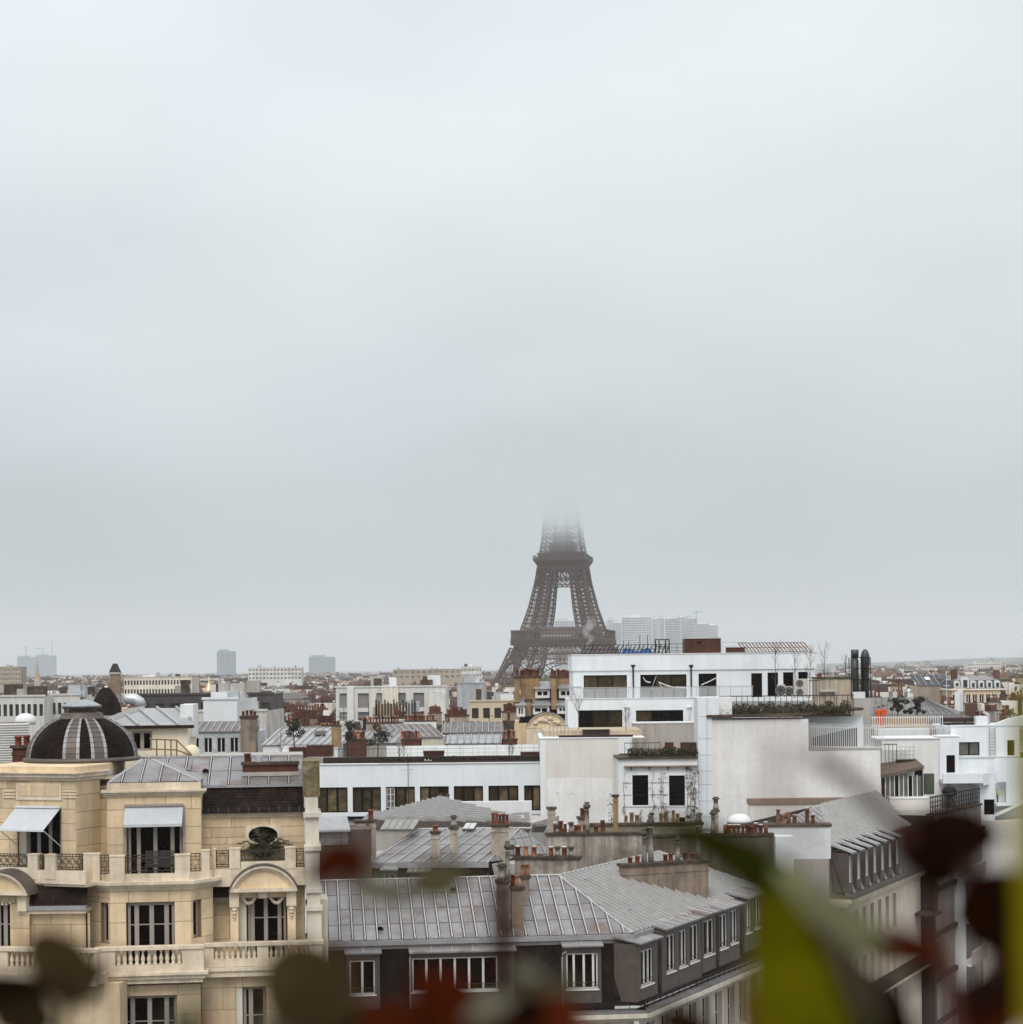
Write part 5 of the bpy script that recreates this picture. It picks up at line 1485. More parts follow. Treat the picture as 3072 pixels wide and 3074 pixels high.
# dark vertical gap wall and zinc clad box on the left of that roof
f = Fr(1000, 2500, 101, 8)
o = thing('zinc_clad_annex', 'small annex clad in flat grey zinc sheets beside the cream pilaster', 'building', f.w(0, 1, 10))
q = f.rect(962, 2492, 1046, 2538)
for i in range(2):
    for j in range(2):
        a, b = q[0] + (q[1] - q[0]) * (0 if i == 0 else .76), q[0] + (q[1] - q[0]) * (.755 if i == 0 else 1)
        c, d = q[2] + (q[3] - q[2]) * j * .5, q[2] + (q[3] - q[2]) * (j + 1) * .5
        MB(f).box(a + .01, b - .01, -.02, .02, c + .01, d - .01).build('zinc_panel', ZINC, o)
MB(f).box(q[0] - .3, q[1] + 1.2, .02, 3, 6, q[3]).build('walls', mat('brown_wall', (.10, .07, .055), .9, .2), o)
MB(f).add([(q[0] - .3, -.25, q[3] + .02), (q[1] + .1, -.25, q[3] + .02), (q[1] + .1, 3, q[3] + .5), (q[0] - .3, 3, q[3] + .5)], [(0, 1, 2, 3)]).add([(q[0] - .3, -.25, q[3] - .08), (q[1] + .1, -.25, q[3] - .08), (q[1] + .1, -.25, q[3] + .02), (q[0] - .3, -.25, q[3] + .02)], [(0, 1, 2, 3)]).build('roof', LEADL, o)
# far ribbed hip in front of the white range
fh = thing('ribbed_zinc_roof', 'broad ribbed zinc hip roof in front of the white range windows', 'building', P(1330, 2470, 118))
a_ = P(1085, 2462, 116.0); b_ = onz(1592, 2470, a_.z); p_ = P(1322, 2400, 122.5)
zinc(fh, [a_, b_, p_], 1.25, rows=1, skew=-2.1, start=.2, m=ZINCD, batten=.2)
fb_ = frame_pts(a_, b_)
MB(fb_).box(-.1, fb_.L, -.25, .1, a_.z - .45, a_.z - .01).build('gutter_wall', LEAD, fh)
MB(fb_).box(0, fb_.L, -.05, 6, 8, a_.z - .05).build('walls', GREYW, fh)
MB().add([tuple(a_), tuple(p_), tuple(p_ + Vector((0, 6, -1.6))), tuple(a_ + Vector((0, 8, 0)))], [(0, 1, 2, 3)]).add([tuple(b_), tuple(p_), tuple(p_ + Vector((0, 6, -1.6))), tuple(b_ + Vector((0, 8, 0)))], [(0, 1, 2, 3)]).build('rear_slope', ZINCD, fh)
MB().tube([a_, p_, b_], .06, 6).build('ridge_roll', ROLLZ, fh)
for px in (1323, 1345):
    v_ = P(px, 2398, p_.y); cowl(fh, v_.x, v_.y, v_.z - .15, .45, .1)
# low cream parapet wall to the right of that hip
f = Fr(1540, 2420, 122, 0)
q = f.rect(1365, 2406, 1597, 2475)
o = solo(MB(f).box(q[0], q[1], 0, .4, q[2] - 2, q[3]), 'low_wall', WHITE2, 'low cream wall with zinc coping below the white range', 'wall')

# ================================================================== modern white buildings
def hedge(label, f, u0, u1, v0, v1, z0, hmax, n, cat='hedge', name='hedge', m=None, size=.09):
    t = thing(name, label, cat, f.w((u0 + u1) / 2, (v0 + v1) / 2, z0))
    MB(f).box(u0, u1, v0, v1, z0 - .02, z0 + .12).build('planting_trough', SOIL, t)
    mb = MB(f); k = max(2, int((u1 - u0) / .6))
    g = random.Random(int(u0 * 10) + 5)
    for i in range(k):
        c = u0 + (u1 - u0) * (i + .5) / k; h = hmax * g.uniform(.55, 1.0)
        leaf_cloud(mb, (c, (v0 + v1) / 2, z0 + h * .5), ((u1 - u0) / k * .75, (v1 - v0) * .5, h * .55), n // k, size, g)
    stuff(mb.build('foliage', m or LEAFD, t))
    mb = MB(f)
    for i in range(k):
        c = u0 + (u1 - u0) * (i + .5) / k
        mb.tube([(c, (v0 + v1) / 2, z0), (c + g.uniform(-.2, .2), (v0 + v1) / 2, z0 + hmax * .7)], .02, 4)
    stuff(mb.build('stems', TWIG, t))
    return t
def bare_tree(label, p, h, seed, group='bare saplings on the roof terraces', r=.035, spread=.28):
    g = random.Random(seed)
    t = thing('bare_sapling', label, 'tree', p, group)
    mb = MB(); mb.tube([p, (p[0] + g.uniform(-.05, .05), p[1], p[2] + h * .45), (p[0] + g.uniform(-.1, .1), p[1], p[2] + h)], r, 5, r * .25); mb.build('trunk', TWIG, t)
    mb = MB()
    for i in range(14):
        s = g.uniform(.25, .85); a = g.uniform(0, 6.28); L = h * spread * g.uniform(.6, 1.3)
        b = (p[0], p[1], p[2] + h * s)
        e = (b[0] + math.cos(a) * L * .5, b[1] + math.sin(a) * L * .5, b[2] + L)
        mb.tube([b, ((b[0] + e[0]) / 2 + g.uniform(-.04, .04), (b[1] + e[1]) / 2, (b[2] + e[2]) / 2 - .03), e], r * .4, 4, r * .12)
        for k in range(2):
            a2 = g.uniform(0, 6.28); m_ = [b[j] + (e[j] - b[j]) * g.uniform(.4, .8) for j in range(3)]
            mb.tube([m_, (m_[0] + math.cos(a2) * L * .25, m_[1], m_[2] + L * .4)], r * .22, 3, r * .08)
    stuff(mb.build('twigs', TWIG, t))
def leafy_tree(label, p, h, rad, seed, group='small potted trees on the white terrace', n=760, size=.105, m=None):
    g = random.Random(seed)
    t = thing('potted_tree', label, 'tree', p, group)
    mb = MB(); mb.tube([p, (p[0] + g.uniform(-.1, .1), p[1], p[2] + h * .5), (p[0] + g.uniform(-.15, .15), p[1], p[2] + h * .8)], .06, 6, .03)
    for i in range(7):
        a = g.uniform(0, 6.28); s = g.uniform(.35, .7)
        mb.tube([(p[0], p[1], p[2] + h * s), (p[0] + math.cos(a) * rad * .7, p[1] + math.sin(a) * rad * .7, p[2] + h * (s + .22))], .025, 4, .01)
    mb.build('trunk', TWIG, t)
    mb = MB()
    for i in range(13):
        a = g.uniform(0, 6.28); q = g.uniform(.1, .85); z = p[2] + h * g.uniform(.42, 1.0)
        k = rad * g.uniform(.25, .5)
        leaf_cloud(mb, (p[0] + math.cos(a) * rad * q * 1.15, p[1] + math.sin(a) * rad * q, z), (k * 1.05, k, k * .8), n // 13, size, g)
    stuff(mb.build('crown', m or LEAFT, t))
def rail(label, f, pxs, py0, py1, v, gap, m, mid=0, post=.025, slope=None, group='terrace railings', name='railing'):
    """railing from pixel columns; py0 top, py1 foot"""
    u0 = f.pix(pxs[0], py0, v)[0]; u1 = f.pix(pxs[1], py0, v)[0]
    z1, z0 = f.pix(pxs[0], py0, v)[1], f.pix(pxs[0], py1, v)[1]
    mb = railing(f, (u0, u1), v, z0, z1, post=post, gap=gap, mid=mid)
    return solo(mb, name, m, label, 'railing', group)

# ---- large stepped white block
FK = Fr(2080, 2000, 170.0, 0)
kb = thing('white_block', 'large stepped white modern building in front of the iron tower', 'building', FK.w(0, 6, 0))
def R4(f, a, b, c, d, v=0): return f.rect(a, b, c, d, v)
q = R4(FK, 1717, 1963, 2452, 2100)
ws = [R4(FK, *w) for w in ((1753, 2027, 1883, 2096), (1923, 2025, 2062, 2094), (2098, 2022, 2152, 2093), (2256, 2021, 2289, 2093), (2305, 2019, 2337, 2091), (2352, 2018, 2383, 2086), (2397, 2017, 2426, 2038))]
zt = q[3]; zs = FK.pix(2080, 2011, 0)[1]; zf = q[2]
wall(kb, FK, q[0] + .12, q[1] - .12, zf - .2, zs, [(a, b, max(c, zf), d) for a, b, c, d in ws], WHITE, 0, .35)
MB(FK).box(q[0], q[1], -.12, .6, zs + .001, zt).build('parapet_band', WHITE, kb)
MB(FK).box(q[0] - .06, q[1] + .06, -.18, 12.3, zt + .001, zt + .07).build('parapet_coping', METALW, kb)
MB(FK).box(q[0] + .12, q[0] + .5, .05, 12, zf - .2, zs).box(q[1] - .5, q[1] - .12, .05, 12, zf - .2, zs).box(q[0] + .001, q[0] + .5, .6, 12, zs + .002, zt).box(q[1] - .5, q[1] - .001, .6, 12, zs + .002, zt).box(q[0] + .5, q[1] - .5, 11.5, 12, zf, zt - .01).build('side_walls', WHITE, kb)
MB(FK).box(q[0] + .2, q[1] - .2, .5, 11.9, zt - .6, zt - .45).build('roof_deck', GREYW, kb)
MB(FK).box(q[0] + .6, q[1] - .6, 1.2, 11, zf - .1, zs).build('core', GREYW, kb)
for w, n in zip(ws, (3, 3, 1, 1, 1, 1, 1)):
    window(kb, FK, w[0], w[1], max(w[2], zf), w[3], .18, cols=n, fm=FRAMED, gm=mixpane if n > 1 else GLASS, bar=.13)
# drainpipes with hoppers
for px in (1901, 2075):
    mb = MB(FK); u, z1 = FK.pix(px, 1996, -.1); mb.tube([(u, -.14, z1 - .2), (u, -.14, zf)], .07, 8); mb.lathe(u, -.14, [(.08, z1 - .25), (.2, z1 - .05), (.2, z1)], 8); mb.build('downpipe', DARK, kb)
# lower, projecting storey
V2 = -3.0
q2 = R4(FK, 1705, 2098, 2096, 2133, V2)
w2 = [R4(FK, 1738, 2132, 1869, 2192, V2), R4(FK, 1910, 2132, 2052, 2168, V2)]
zlow = FK.pix(1880, 2195, V2)[1]
wall(kb, FK, q2[0], q2[1], zlow - 6, q2[3], [(a, b, max(c, zlow), d) for a, b, c, d in w2] + [(FK.pix(2088, 2150, V2)[0], q2[1] - .1, zlow, w2[1][3])], WHITE, V2, .35)
MB(FK).box(q2[0] - .05, q2[1], V2 - .06, V2 + .35, q2[3] + .001, q2[3] + .08).build('parapet_coping', METALW, kb)
MB(FK).box(q2[0], q2[0] + .3, V2 + .02, 6, zlow - 6, q2[3]).box(q2[0] + .3, q2[1], V2 + .4, 0, q2[3] - .9, q2[3] - .75).build('side_walls', WHITE, kb)
for w, n in zip(w2, (3, 3)): window(kb, FK, w[0], w[1], max(w[2], zlow), w[3], V2 + .2, cols=n, fm=FRAMED, gm=mixpane, bar=.13)
window(kb, FK, FK.pix(2088, 2150, V2)[0], q2[1] - .1, zlow, w2[1][3], V2 + .2, cols=1, fm=FRAMED, gm=GLASSB)
for px in (1884, 2070):
    mb = MB(FK); u, z1 = FK.pix(px, 2122, V2 - .1); mb.tube([(u, V2 - .13, z1 - .2), (u, V2 - .13, zlow)], .09, 8); mb.lathe(u, V2 - .13, [(.1, z1 - .25), (.22, z1 - .05), (.22, z1)], 8); mb.build('downpipe', METALW, kb)
# glazed balustrade of the upper terrace
GLB = bpy.data.materials.new('balustrade_glass'); GLB.use_nodes = True
_b = GLB.node_tree.nodes['Principled BSDF']; _b.inputs['Base Color'].default_value = (.75, .78, .8, 1); _b.inputs['Alpha'].default_value = .28; _b.inputs['Roughness'].default_value = .1
ug0, ug1 = FK.pix(1718, 2070, V2 + .2)[0], FK.pix(2262, 2070, V2 + .2)[0]
zg1, zg0 = FK.pix(1990, 2062, V2 + .2)[1], q2[3] + .08
gb = thing('glass_balustrade', 'glass balustrade with thin metal posts along the upper white terrace', 'railing', FK.w((ug0 + ug1) / 2, V2 + .2, zg0), 'terrace railings')
n = 16
for i in range(n):
    a, b = ug0 + (ug1 - ug0) * i / n, ug0 + (ug1 - ug0) * (i + 1) / n
    MB(FK).box(a + .04, b - .04, V2 + .19, V2 + .21, zg0, zg1 - .05).build('pane', GLB, gb)
    MB(FK).box(a - .02, a + .02, V2 + .17, V2 + .23, zg0, zg1).build('post', GREYW, gb)
MB(FK).box(ug0, ug1, V2 + .16, V2 + .24, zg1 - .03, zg1 + .02).build('handrail', GREYW, gb)
rail('dark bar railing at the left end of upper white terrace', FK, (1722, 1742), 2063, 2096, V2 + .25, .25, DARK)
# concrete upstand and gravel terrace in front
f = Fr(2000, 2200, 162, 0)
q3 = f.rect(1903, 2172, 2096, 2300)
o = thing('concrete_upstand', 'grey streaked concrete block below the white terrace', 'wall', f.w((q3[0] + q3[1]) / 2, 1, 10))
for i in range(2):
    a, b = q3[0] + (q3[1] - q3[0]) * (0 if i == 0 else .395), q3[0] + (q3[1] - q3[0]) * (.392 if i == 0 else 1)
    MB(f).box(a, b, 0, 2.6, 10, q3[3]).build('concrete_panel', mat('streaked_concrete', (.42, .38, .34), .9, .06, .5, .04, 5, streak=.3) if i == 0 else GREYW, o)
MB(f).box(q3[0] - .03, q3[1], -.05, 2.6, q3[3] + .001, q3[3] + .1).build('coping', METALW, o)
# pale gable house with roof gravel and planter
FG = Fr(1740, 2340, 150, 0)
gb_ = thing('gable_house', 'tall blank cream gable wall beside the white range', 'building', FG.w(0, 4, 0))
q4 = FG.rect(1623, 2217, 1860, 2480)
MB(FG).box(q4[0], q4[1], 0, 11, 8, q4[3]).build('walls', GABLE, gb_)
q5 = FG.rect(1641, 2337, 1842, 2480)
MB(FG).box(q5[0], q5[1], -.03, 0, 8, q5[3]).build('render_patch', BEIGE, gb_)
q6 = FG.rect(1623, 2222, 1640, 2480); MB(FG).box(q6[0], q6[1] - .02, -.03, 0, 8, q6[3]).build('edge_strip', WHITE, gb_)
MB(FG).box(q4[0] - .04, q4[1] + 2, -.06, 11, q4[3] + .001, q4[3] + .06).build('coping', WHITE, gb_)
GRAV = mat('roof_gravel', (.44, .36, .26), .95, .2, 2, .3, 14, bump=.4)
MB(FG).box(q4[0] + .3, q4[1] + 2, 3, 10.8, q4[3] + .062, q4[3] + .5).build('gravel_bed', GRAV, gb_)
a = FG.rect(1678, 2207, 1901, 2216, .6); o = solo(MB(FG).box(a[0], a[1], .6, 1.1, q4[3] + .062, a[3]), 'long_planter', SOIL, 'long black planter along top edge of the cream gable', 'planter')
a = FG.rect(1751, 2193, 1830, 2206, 2.0); solo(MB(FG).box(a[0], a[1], 2.0, 2.9, q4[3] + .062, a[3]).box(a[0] - .05, a[1] + .05, 1.95, 2.95, a[3], a[3] + .06), 'square_planter', SOIL, 'low dark planter box on the gravel above the cream gable', 'planter')
rail('short dark bar railing at the left corner of the gravel terrace', FG, (1651, 1706), 2180, 2214, 1.4, .28, DARK)
bare_tree('many-stemmed bare sapling before the dark window left of terrace', FG.w(FG.pix(1738, 2200, 4)[0], 4, q4[3] + .3), 3.1, 3, spread=.4)
bare_tree('thin bare sapling between the two dark terrace windows', FG.w(FG.pix(1880, 2190, 4)[0], 4, q4[3] + .3), 2.3, 4)
# round fixings in the gable
for px, py in ((1674, 2381), (1718, 2382)): MB(FG).pbox(px - 1, py - 1, px + 2, py + 1, -.06, -.03).build('fixing', DARK, gb_)
# ---- white annexe with climbers
FX = Fr(1976, 2380, 145, 0)
an = thing('white_annexe', 'small white annexe with two dark windows and climbing plants', 'building', FX.w(0, 4, 0))
q = FX.rect(1858, 2278, 2096, 2480)
w = [FX.rect(1899, 2327, 1947, 2418), FX.rect(2009, 2328, 2057, 2419)]
lowop = FX.rect(2038, 2454, 2058, 2478)
wall(an, FX, q[0], q[1], 8, q[3], w + [lowop], WHITE2, 0, .3)
MB(FX).box(q[0], q[0] + .3, .01, 7, 8, q[3]).build('side_wall', WHITE2, an)
MB(FX).box(q[0] - .12, q[1], -.2, 7, q[3] + .001, q[3] + .1).build('roof_edge', COPING, an)
for k in w:
    window(an, FX, *k, .15, cols=1, fm=FRAMED, bar=.1, rows=2)
    MB(FX).box(k[0] - .12, k[1] + .12, -.05, 0, k[2] - .12, k[2]).box(k[0] - .12, k[0], -.04, 0, k[2], k[3] + .1).box(k[1], k[1] + .12, -.04, 0, k[2], k[3] + .1).box(k[0], k[1], -.04, 0, k[3], k[3] + .1).build('window_surround', WHITE, an)
window(an, FX, *lowop, .15, cols=2, fm=FRAMED)
# bracketed shelf
za = FX.pix(1976, 2298, 0)[1]
MB(FX).box(q[0] + .4, q[1], -.35, 0, za - .08, za).build('pergola_shelf', mat('weathered_wood', (.30, .22, .17), .8, .2), an)
for px in (1893, 1948, 2004, 2059):
    u = FX.pix(px, 2305, -.2)[0]; MB(FX).prism([(u, za - .08), (u + .14, za - .08), (u + .07, za - .36)], -.3, -.02).build('bracket', WOOD, an)
cl = thing('climbing_plants', 'leafless climbing plants trained up the white annexe front', 'climber', FX.w((q[0] + q[1]) / 2, -.1, FX.pix(1976, 2470)[1]))
g = random.Random(11)
mb = MB(FX); lf = MB(FX)
for px, top in ((1875, 2330), (1962, 2312), (1985, 2310), (1992, 2330), (2065, 2330), (2073, 2312), (2084, 2320), (2090, 2318), (1836, 2390), (1925, 2430), (2000, 2430)):
    u, z = FX.pix(px, 2474, -.05); zt_ = FX.pix(px, top, -.05)[1]
    pts = []
    k = 9
    for i in range(k):
        pts.append((u + g.uniform(-.1, .1), -.06, z + (zt_ - z) * i / (k - 1)))
    mb.tube(pts, .025, 4, .012)
    dens = 46 if px > 2070 or px < 1850 else 13
    for i in range(dens):
        p = pts[g.randrange(k)]
        leaf_cloud(lf, (p[0] + g.uniform(-.22, .22), -.1, p[2] + g.uniform(-.2, .25)), (.1, .06, .1), 4, .06, g)
stuff(mb.build('stems', TWIG, cl)); stuff(lf.build('leaves', mat('autumn_leaf', (.10, .07, .035), .8, .4, 4, .3, 20), cl))
for j in range(3): MB(FX).box(q[0] + .3, q[1] - .3, -.05, -.03, za - 1.3 - j * .9, za - 1.28 - j * .9).build('trellis_wire', DARK, cl)
hedge('dark green hedge on the flat roof of the white annexe', FX, FX.pix(1888, 2270, .6)[0], q[1] - .05, .3, 1.4, q[3] + .1, 1.0, 2600)
rail('brown bar railing behind the annexe hedge', FX, (1876, 1984), 2232, 2274, 1.7, .42, IRON, mid=2, post=.035)
for i, (a, b, lab) in enumerate(((1998, 2023, 'small wooden planter box behind the annexe hedge'), (2045, 2072, 'middle wooden planter behind the annexe hedge'), (2073, 2095, 'wooden planter beside the tiled pilaster'))):
    k = FX.rect(a, 2229, b, 2262, 2.0); t = thing('planter_box', lab, 'planter', FX.w((k[0] + k[1]) / 2, 2.3, q[3] + .1), 'wooden planters')
    nn = 4
    for j in range(nn): MB(FX).box(k[0], k[1], 2.0, 2.6, q[3] + .1 + (k[3] - q[3] - .1) * j / nn + .01, q[3] + .1 + (k[3] - q[3] - .1) * (j + 1) / nn).build('plank', WOOD, t)
MB  # chimney pot row behind the leaf
party('low parapet with faded orange pots under the annexe', 1770, 2478, 2110, 2478, 2500, 116, mat('mossy_render', (.22, .20, .13), .9, .3, 1, .1, 6), base=27, thick=.6, pl=[(1880, .5), (1897, .75), (1913, .5), (1985, .55), (2000, .8), (2022, .7), (2035, .5)], cw=[(1957, 2440), (2101, 2440), (2067, 2462)], potm=OCHRE)
# ---- tiled white pilaster and the long beige wall
FW = Fr(2380, 2300, 146, 0)
bw = thing('beige_wall_building', 'long blank beige wall with white tiled pilaster and roof hedge', 'building', FW.w(0, 5, 0))
ys = [2093, 2152, 2218, 2267, 2315, 2356, 2405, 2453, 2490]
for i in range(len(ys) - 1):
    for a, b in ((2096, 2123), (2123, 2138)):
        if ys[i] < 2150 and a > 2100: b = 2160
        k = FW.rect(a, ys[i], b, ys[i + 1], -.1); MB(FW).box(k[0] + .015, k[1] - .015, -.12, .0, k[2] + .015, k[3] - .015).build('tile', WHITE, bw)
k = FW.rect(2096, 2093, 2138, 2490); MB(FW).box(k[0], k[1], .0, 3, 6, k[3] - .02).build('pilaster_core', WHITE2, bw)
k = FW.rect(2123, 2093, 2200, 2160); MB(FW).box(k[0], k[1], .4, 3, k[2], k[3]).build('upper_wall', BEIGE, bw)
za, zc = FW.pix(2280, 2160)[1], FW.pix(2535, 2251)[1]
uA0, uA1, uA2 = FW.pix(2138, 2300)[0], FW.pix(2428, 2200)[0], FW.pix(2644, 2300)[0]
MB(FW).prism([(uA0, 6), (uA2, 6), (uA2, zc), (uA1, zc), (uA1, za), (uA0, za)], .02, 6).build('wall', BEIGE, bw)
MB(FW).box(uA1 - .02, uA2 + .1, -.03, 6.1, zc + .001, zc + .1).build('coping', GREYW, bw)
# roof slab whose front edge rises to the right
e0_, e1_, e2_ = FW.pix(2122, 2153, -.3), FW.pix(2400, 2149, -.3), FW.pix(2593, 2131, 2.5)
MB(FW).add([(e0_[0], -.3, e0_[1] - .02), (e1_[0], -.3, e1_[1] - .02), (e2_[0], 2.5, e2_[1] - .02), (e2_[0], 5, e2_[1] - .02), (e0_[0], 5, e0_[1] - .02), (e0_[0], -.3, e0_[1] + .16), (e1_[0], -.3, e1_[1] + .16), (e2_[0], 2.5, e2_[1] + .16), (e2_[0], 5, e2_[1] + .16), (e0_[0], 5, e0_[1] + .16)],
           [(0, 1, 6, 5), (1, 2, 7, 6), (2, 3, 8, 7), (4, 0, 5, 9), (5, 6, 7, 8, 9), (4, 3, 2, 1, 0)]).build('roof_slab', COPING, bw)
k = FW.rect(2428, 2140, 2592, 2240, 3); MB(FW).box(k[0] - .4, k[1], 3.0, 3.4, k[2] - 1, k[3] - .25).build('white_panel_wall', WHITE, bw)
mb = MB(FW)
k = FW.rect(2438, 2180, 2575, 2244, 2.8)
mb.add([(k[0], 2.95, k[2]), (k[1], 2.95, k[2]), (k[1], 2.95, k[3] - .1), (k[0], 2.95, k[2] + .75)], [(0, 1, 2, 3)]); mb.build('ribbon_window', GLASSP, bw)
hedge('clipped dark hedge along roof edge of the beige wall', FW, FW.pix(2152, 2140, .5)[0], FW.pix(2555, 2135, .5)[0], .3, 1.7, za + .18, 1.3, 7000)
rail('long dark bar railing behind the roof hedge', FW, (2161, 2562), 2092, 2150, 1.9, .42, DARK, post=.04)
# white slat fence in front of the ribbon window
def picket(label, f, px0, px1, pyt0, pyt1, pyb0, pyb1, v, gap, m, top=.35):
    t = thing('picket_fence', label, 'fence', f.w((f.pix(px0, pyt0, v)[0] + f.pix(px1, pyt1, v)[0]) / 2, v, f.pix(px0, pyb0, v)[1]), 'white bar fences')
    u0, u1 = f.pix(px0, pyt0, v)[0], f.pix(px1, pyt1, v)[0]
    za0, za1, zb0, zb1 = f.pix(px0, pyt0, v)[1], f.pix(px1, pyt1, v)[1], f.pix(px0, pyb0, v)[1], f.pix(px1, pyb1, v)[1]
    n = int((u1 - u0) / gap)
    for i in range(n + 1):
        k = i / n; u = u0 + (u1 - u0) * k
        MB(f).box(u - .022, u + .022, v - .022, v + .022, zb0 + (zb1 - zb0) * k, za0 + (za1 - za0) * k).build('picket', m, t)
    for h_ in (.08, .86):
        MB(f).tube([(u0, v, zb0 + (za0 - zb0) * h_), (u1, v, zb1 + (za1 - zb1) * h_)], .03, 4).build('rail', m, t)
    return t
picket('white bar fence stepping down beside the beige wall', FW, 2432, 2652, 2171, 2176, 2247, 2249, .6, .16, METALW)
# ---- flues, cooling units, concrete box
FU = Fr(2590, 2050, 152, 0)
fl = thing('twin_flues', 'pair of tall dark metal flues in a steel frame', 'flue', FU.w(0, .5, FU.pix(2590, 2100)[1]))
zb_ = FU.pix(2590, 2095)[1]
u, z = FU.pix(2570, 1950); MB(FU).lathe(u, .5, [(.30, zb_), (.30, z - .8), (.24, z - .75), (.24, z - .62), (.30, z - .6), (.31, z)], 14).build('flue', STEELD, fl, True)
u, z = FU.pix(2601, 1949); MB(FU).lathe(u, .5, [(.31, zb_), (.31, z - 1.3), (.36, z - 1.25), (.36, z - .55), (.24, z - .15), (.1, z)], 14).build('flue', STEELD, fl, True)
mb = MB(FU)
for px, v in ((2556, .1), (2586, .1), (2614, .1), (2556, 1.0), (2614, 1.0)):
    u, z = FU.pix(px, 1974); mb.box(u - .03, u + .03, v - .03, v + .03, zb_, z)
for py in (1974, 2008, 2040):
    z = FU.pix(2590, py)[1]; a, b = FU.pix(2556, py)[0], FU.pix(2614, py)[0]; mb.box(a, b, .08, .12, z - .03, z + .03)
mb.build('frame', DARK, fl)
k = FU.rect(2562, 2077, 2598, 2096, -.2); MB(FU).box(k[0], k[1], -.2, .1, k[2], k[3]).build('base', METALW, fl)
cb = thing('concrete_penthouse', 'cream concrete stair box behind the roof hedge', 'building', FU.w(FU.pix(2510, 2060)[0], 2, 10))
k = FU.rect(2455, 2037, 2560, 2160, .3); MB(FU).box(k[0], k[1], .3, 3, 10, k[3]).build('walls', mat('cream_concrete', (.50, .42, .33), .9, .1, .5, .05, 5, streak=.35), cb)
MB(FU).box(k[0] - .05, k[1] + .05, .2, 3.1, k[3] + .001, k[3] + .12).build('roof_edge', COPING, cb)
k = FU.rect(2562, 2096, 2614, 2210, .0); MB(FU).box(k[0], k[1], -.3, 3, 10, k[3]).build('pier', GREYW, cb)
mb = MB(FU); k = FU.rect(2462, 2072, 2510, 2140, .1)
mb.tube([(k[0], .1, k[3] - .1), (k[1], .1, k[3] - .1), (k[1] + .05, .1, k[2] + .2)], .14, 8); mb.build('duct', GREYW, cb)
def cooler(label, px0, py0, px1, py1, v, fans):
    k = FU.rect(px0, py0, px1, py1, v); t = thing('cooling_unit', label, 'air conditioner', FU.w((k[0] + k[1]) / 2, v + .25, k[2]), 'rooftop cooling units')
    MB(FU).box(k[0], k[1], v, v + .5, k[2] + .05, k[3]).build('casing', mat('unit_cream', (.56, .52, .46), .6, .05), t)
    for i in range(fans):
        cz = k[2] + .05 + (k[3] - k[2] - .05) * (i + .5) / fans; r = (k[3] - k[2]) / fans * .40; cu = k[0] + (k[1] - k[0]) * .38
        N = 18
        o = MB(FU).add([(cu + r * math.cos(6.2832 * j / N), v - .012, cz + r * math.sin(6.2832 * j / N)) for j in range(N)], [tuple(range(N))]).build('fan_opening', FRAMED, t)
        mb = MB(FU)
        for rr in (r * .35, r * .7, r): mb.tube([(cu + rr * math.cos(6.2832 * j / N), v - .03, cz + rr * math.sin(6.2832 * j / N)) for j in range(N + 1)], .012, 4)
        mb.build('grille', METALW, o)
    for u in (k[0] + .05, k[1] - .05): MB(FU).box(u - .03, u + .03, v + .1, v + .4, k[2], k[2] + .05).build('foot', DARK, t)
cooler('large twin-fan cooling unit beside the dark railing', 2385, 2038, 2428, 2094, -2, 2)
cooler('small single-fan cooling unit near the dark doorway', 2336, 2055, 2358, 2092, -1.6, 1)
cooler('plain pale cooling unit between the two fan units', 2362, 2060, 2380, 2092, -1.2, 1)
rail('dark railing behind the twin-fan cooling unit', FU, (2412, 2460), 2045, 2096, -.6, .24, DARK, post=.035)
for i, (px, h_, s) in enumerate(((2330, 4.6, 21), (2387, 4.2, 22), (2432, 4.4, 23), (2476, 4.4, 24), (2540, 3.6, 25))):
    p = P(px, 2096, 158); bare_tree(['slim bare sapling in front of white wall by the dark doorway', 'bare sapling above the plain cooling unit', 'bare sapling at the white wall corner', 'bare sapling against the sky right of the white wall', 'bare sapling just left of the twin flues'][i], p, h_, s, r=.04, spread=.22)
# ---- roof of the white block: pergola frames, tarpaulin, scaffold, boxes
zr = zt + .07
def pergola(label, px0, px1, pyt, v, n, m, lean, seed):
    u0, u1 = FK.pix(px0, 1955, v)[0], FK.pix(px1, 1955, v)[0]
    zt_ = FK.pix(px0, pyt, v + 1.2)[1]
    t = thing('pergola', label, 'pergola', FK.w((u0 + u1) / 2, v, zr), 'rooftop pergolas')
    for i in range(n + 1):
        u = u0 + (u1 - u0) * i / n
        MB(FK).tube([(u, v, zr), (u + lean, v + 1.6, zt_)], .05, 4).build('rafter', m, t)
    for (a, b) in (((u0, v, zr + .03), (u1, v, zr + .03)), ((u0 + lean, v + 1.6, zt_), (u1 + lean, v + 1.6, zt_)), ((u0 + lean * .5, v + .8, (zr + zt_) / 2), (u1 + lean * .5, v + .8, (zr + zt_) / 2))):
        MB(FK).tube([a, b], .035, 4).build('purlin', m, t)
    return t
pergola('left rooftop pergola of slanted dark rafters by the tower', 1744, 2000, 1937, .6, 20, DARK, .45, 1)
pergola('right rooftop pergola of slanted brown rafters', 2240, 2438, 1930, .6, 19, mat('brown_steel', (.16, .085, .05), .6, .2), -.5, 2)
mb = MB(FK); g = random.Random(3)
k = FK.rect(1865, 1943, 1962, 1964, 1.2)
nx, ny = 16, 4
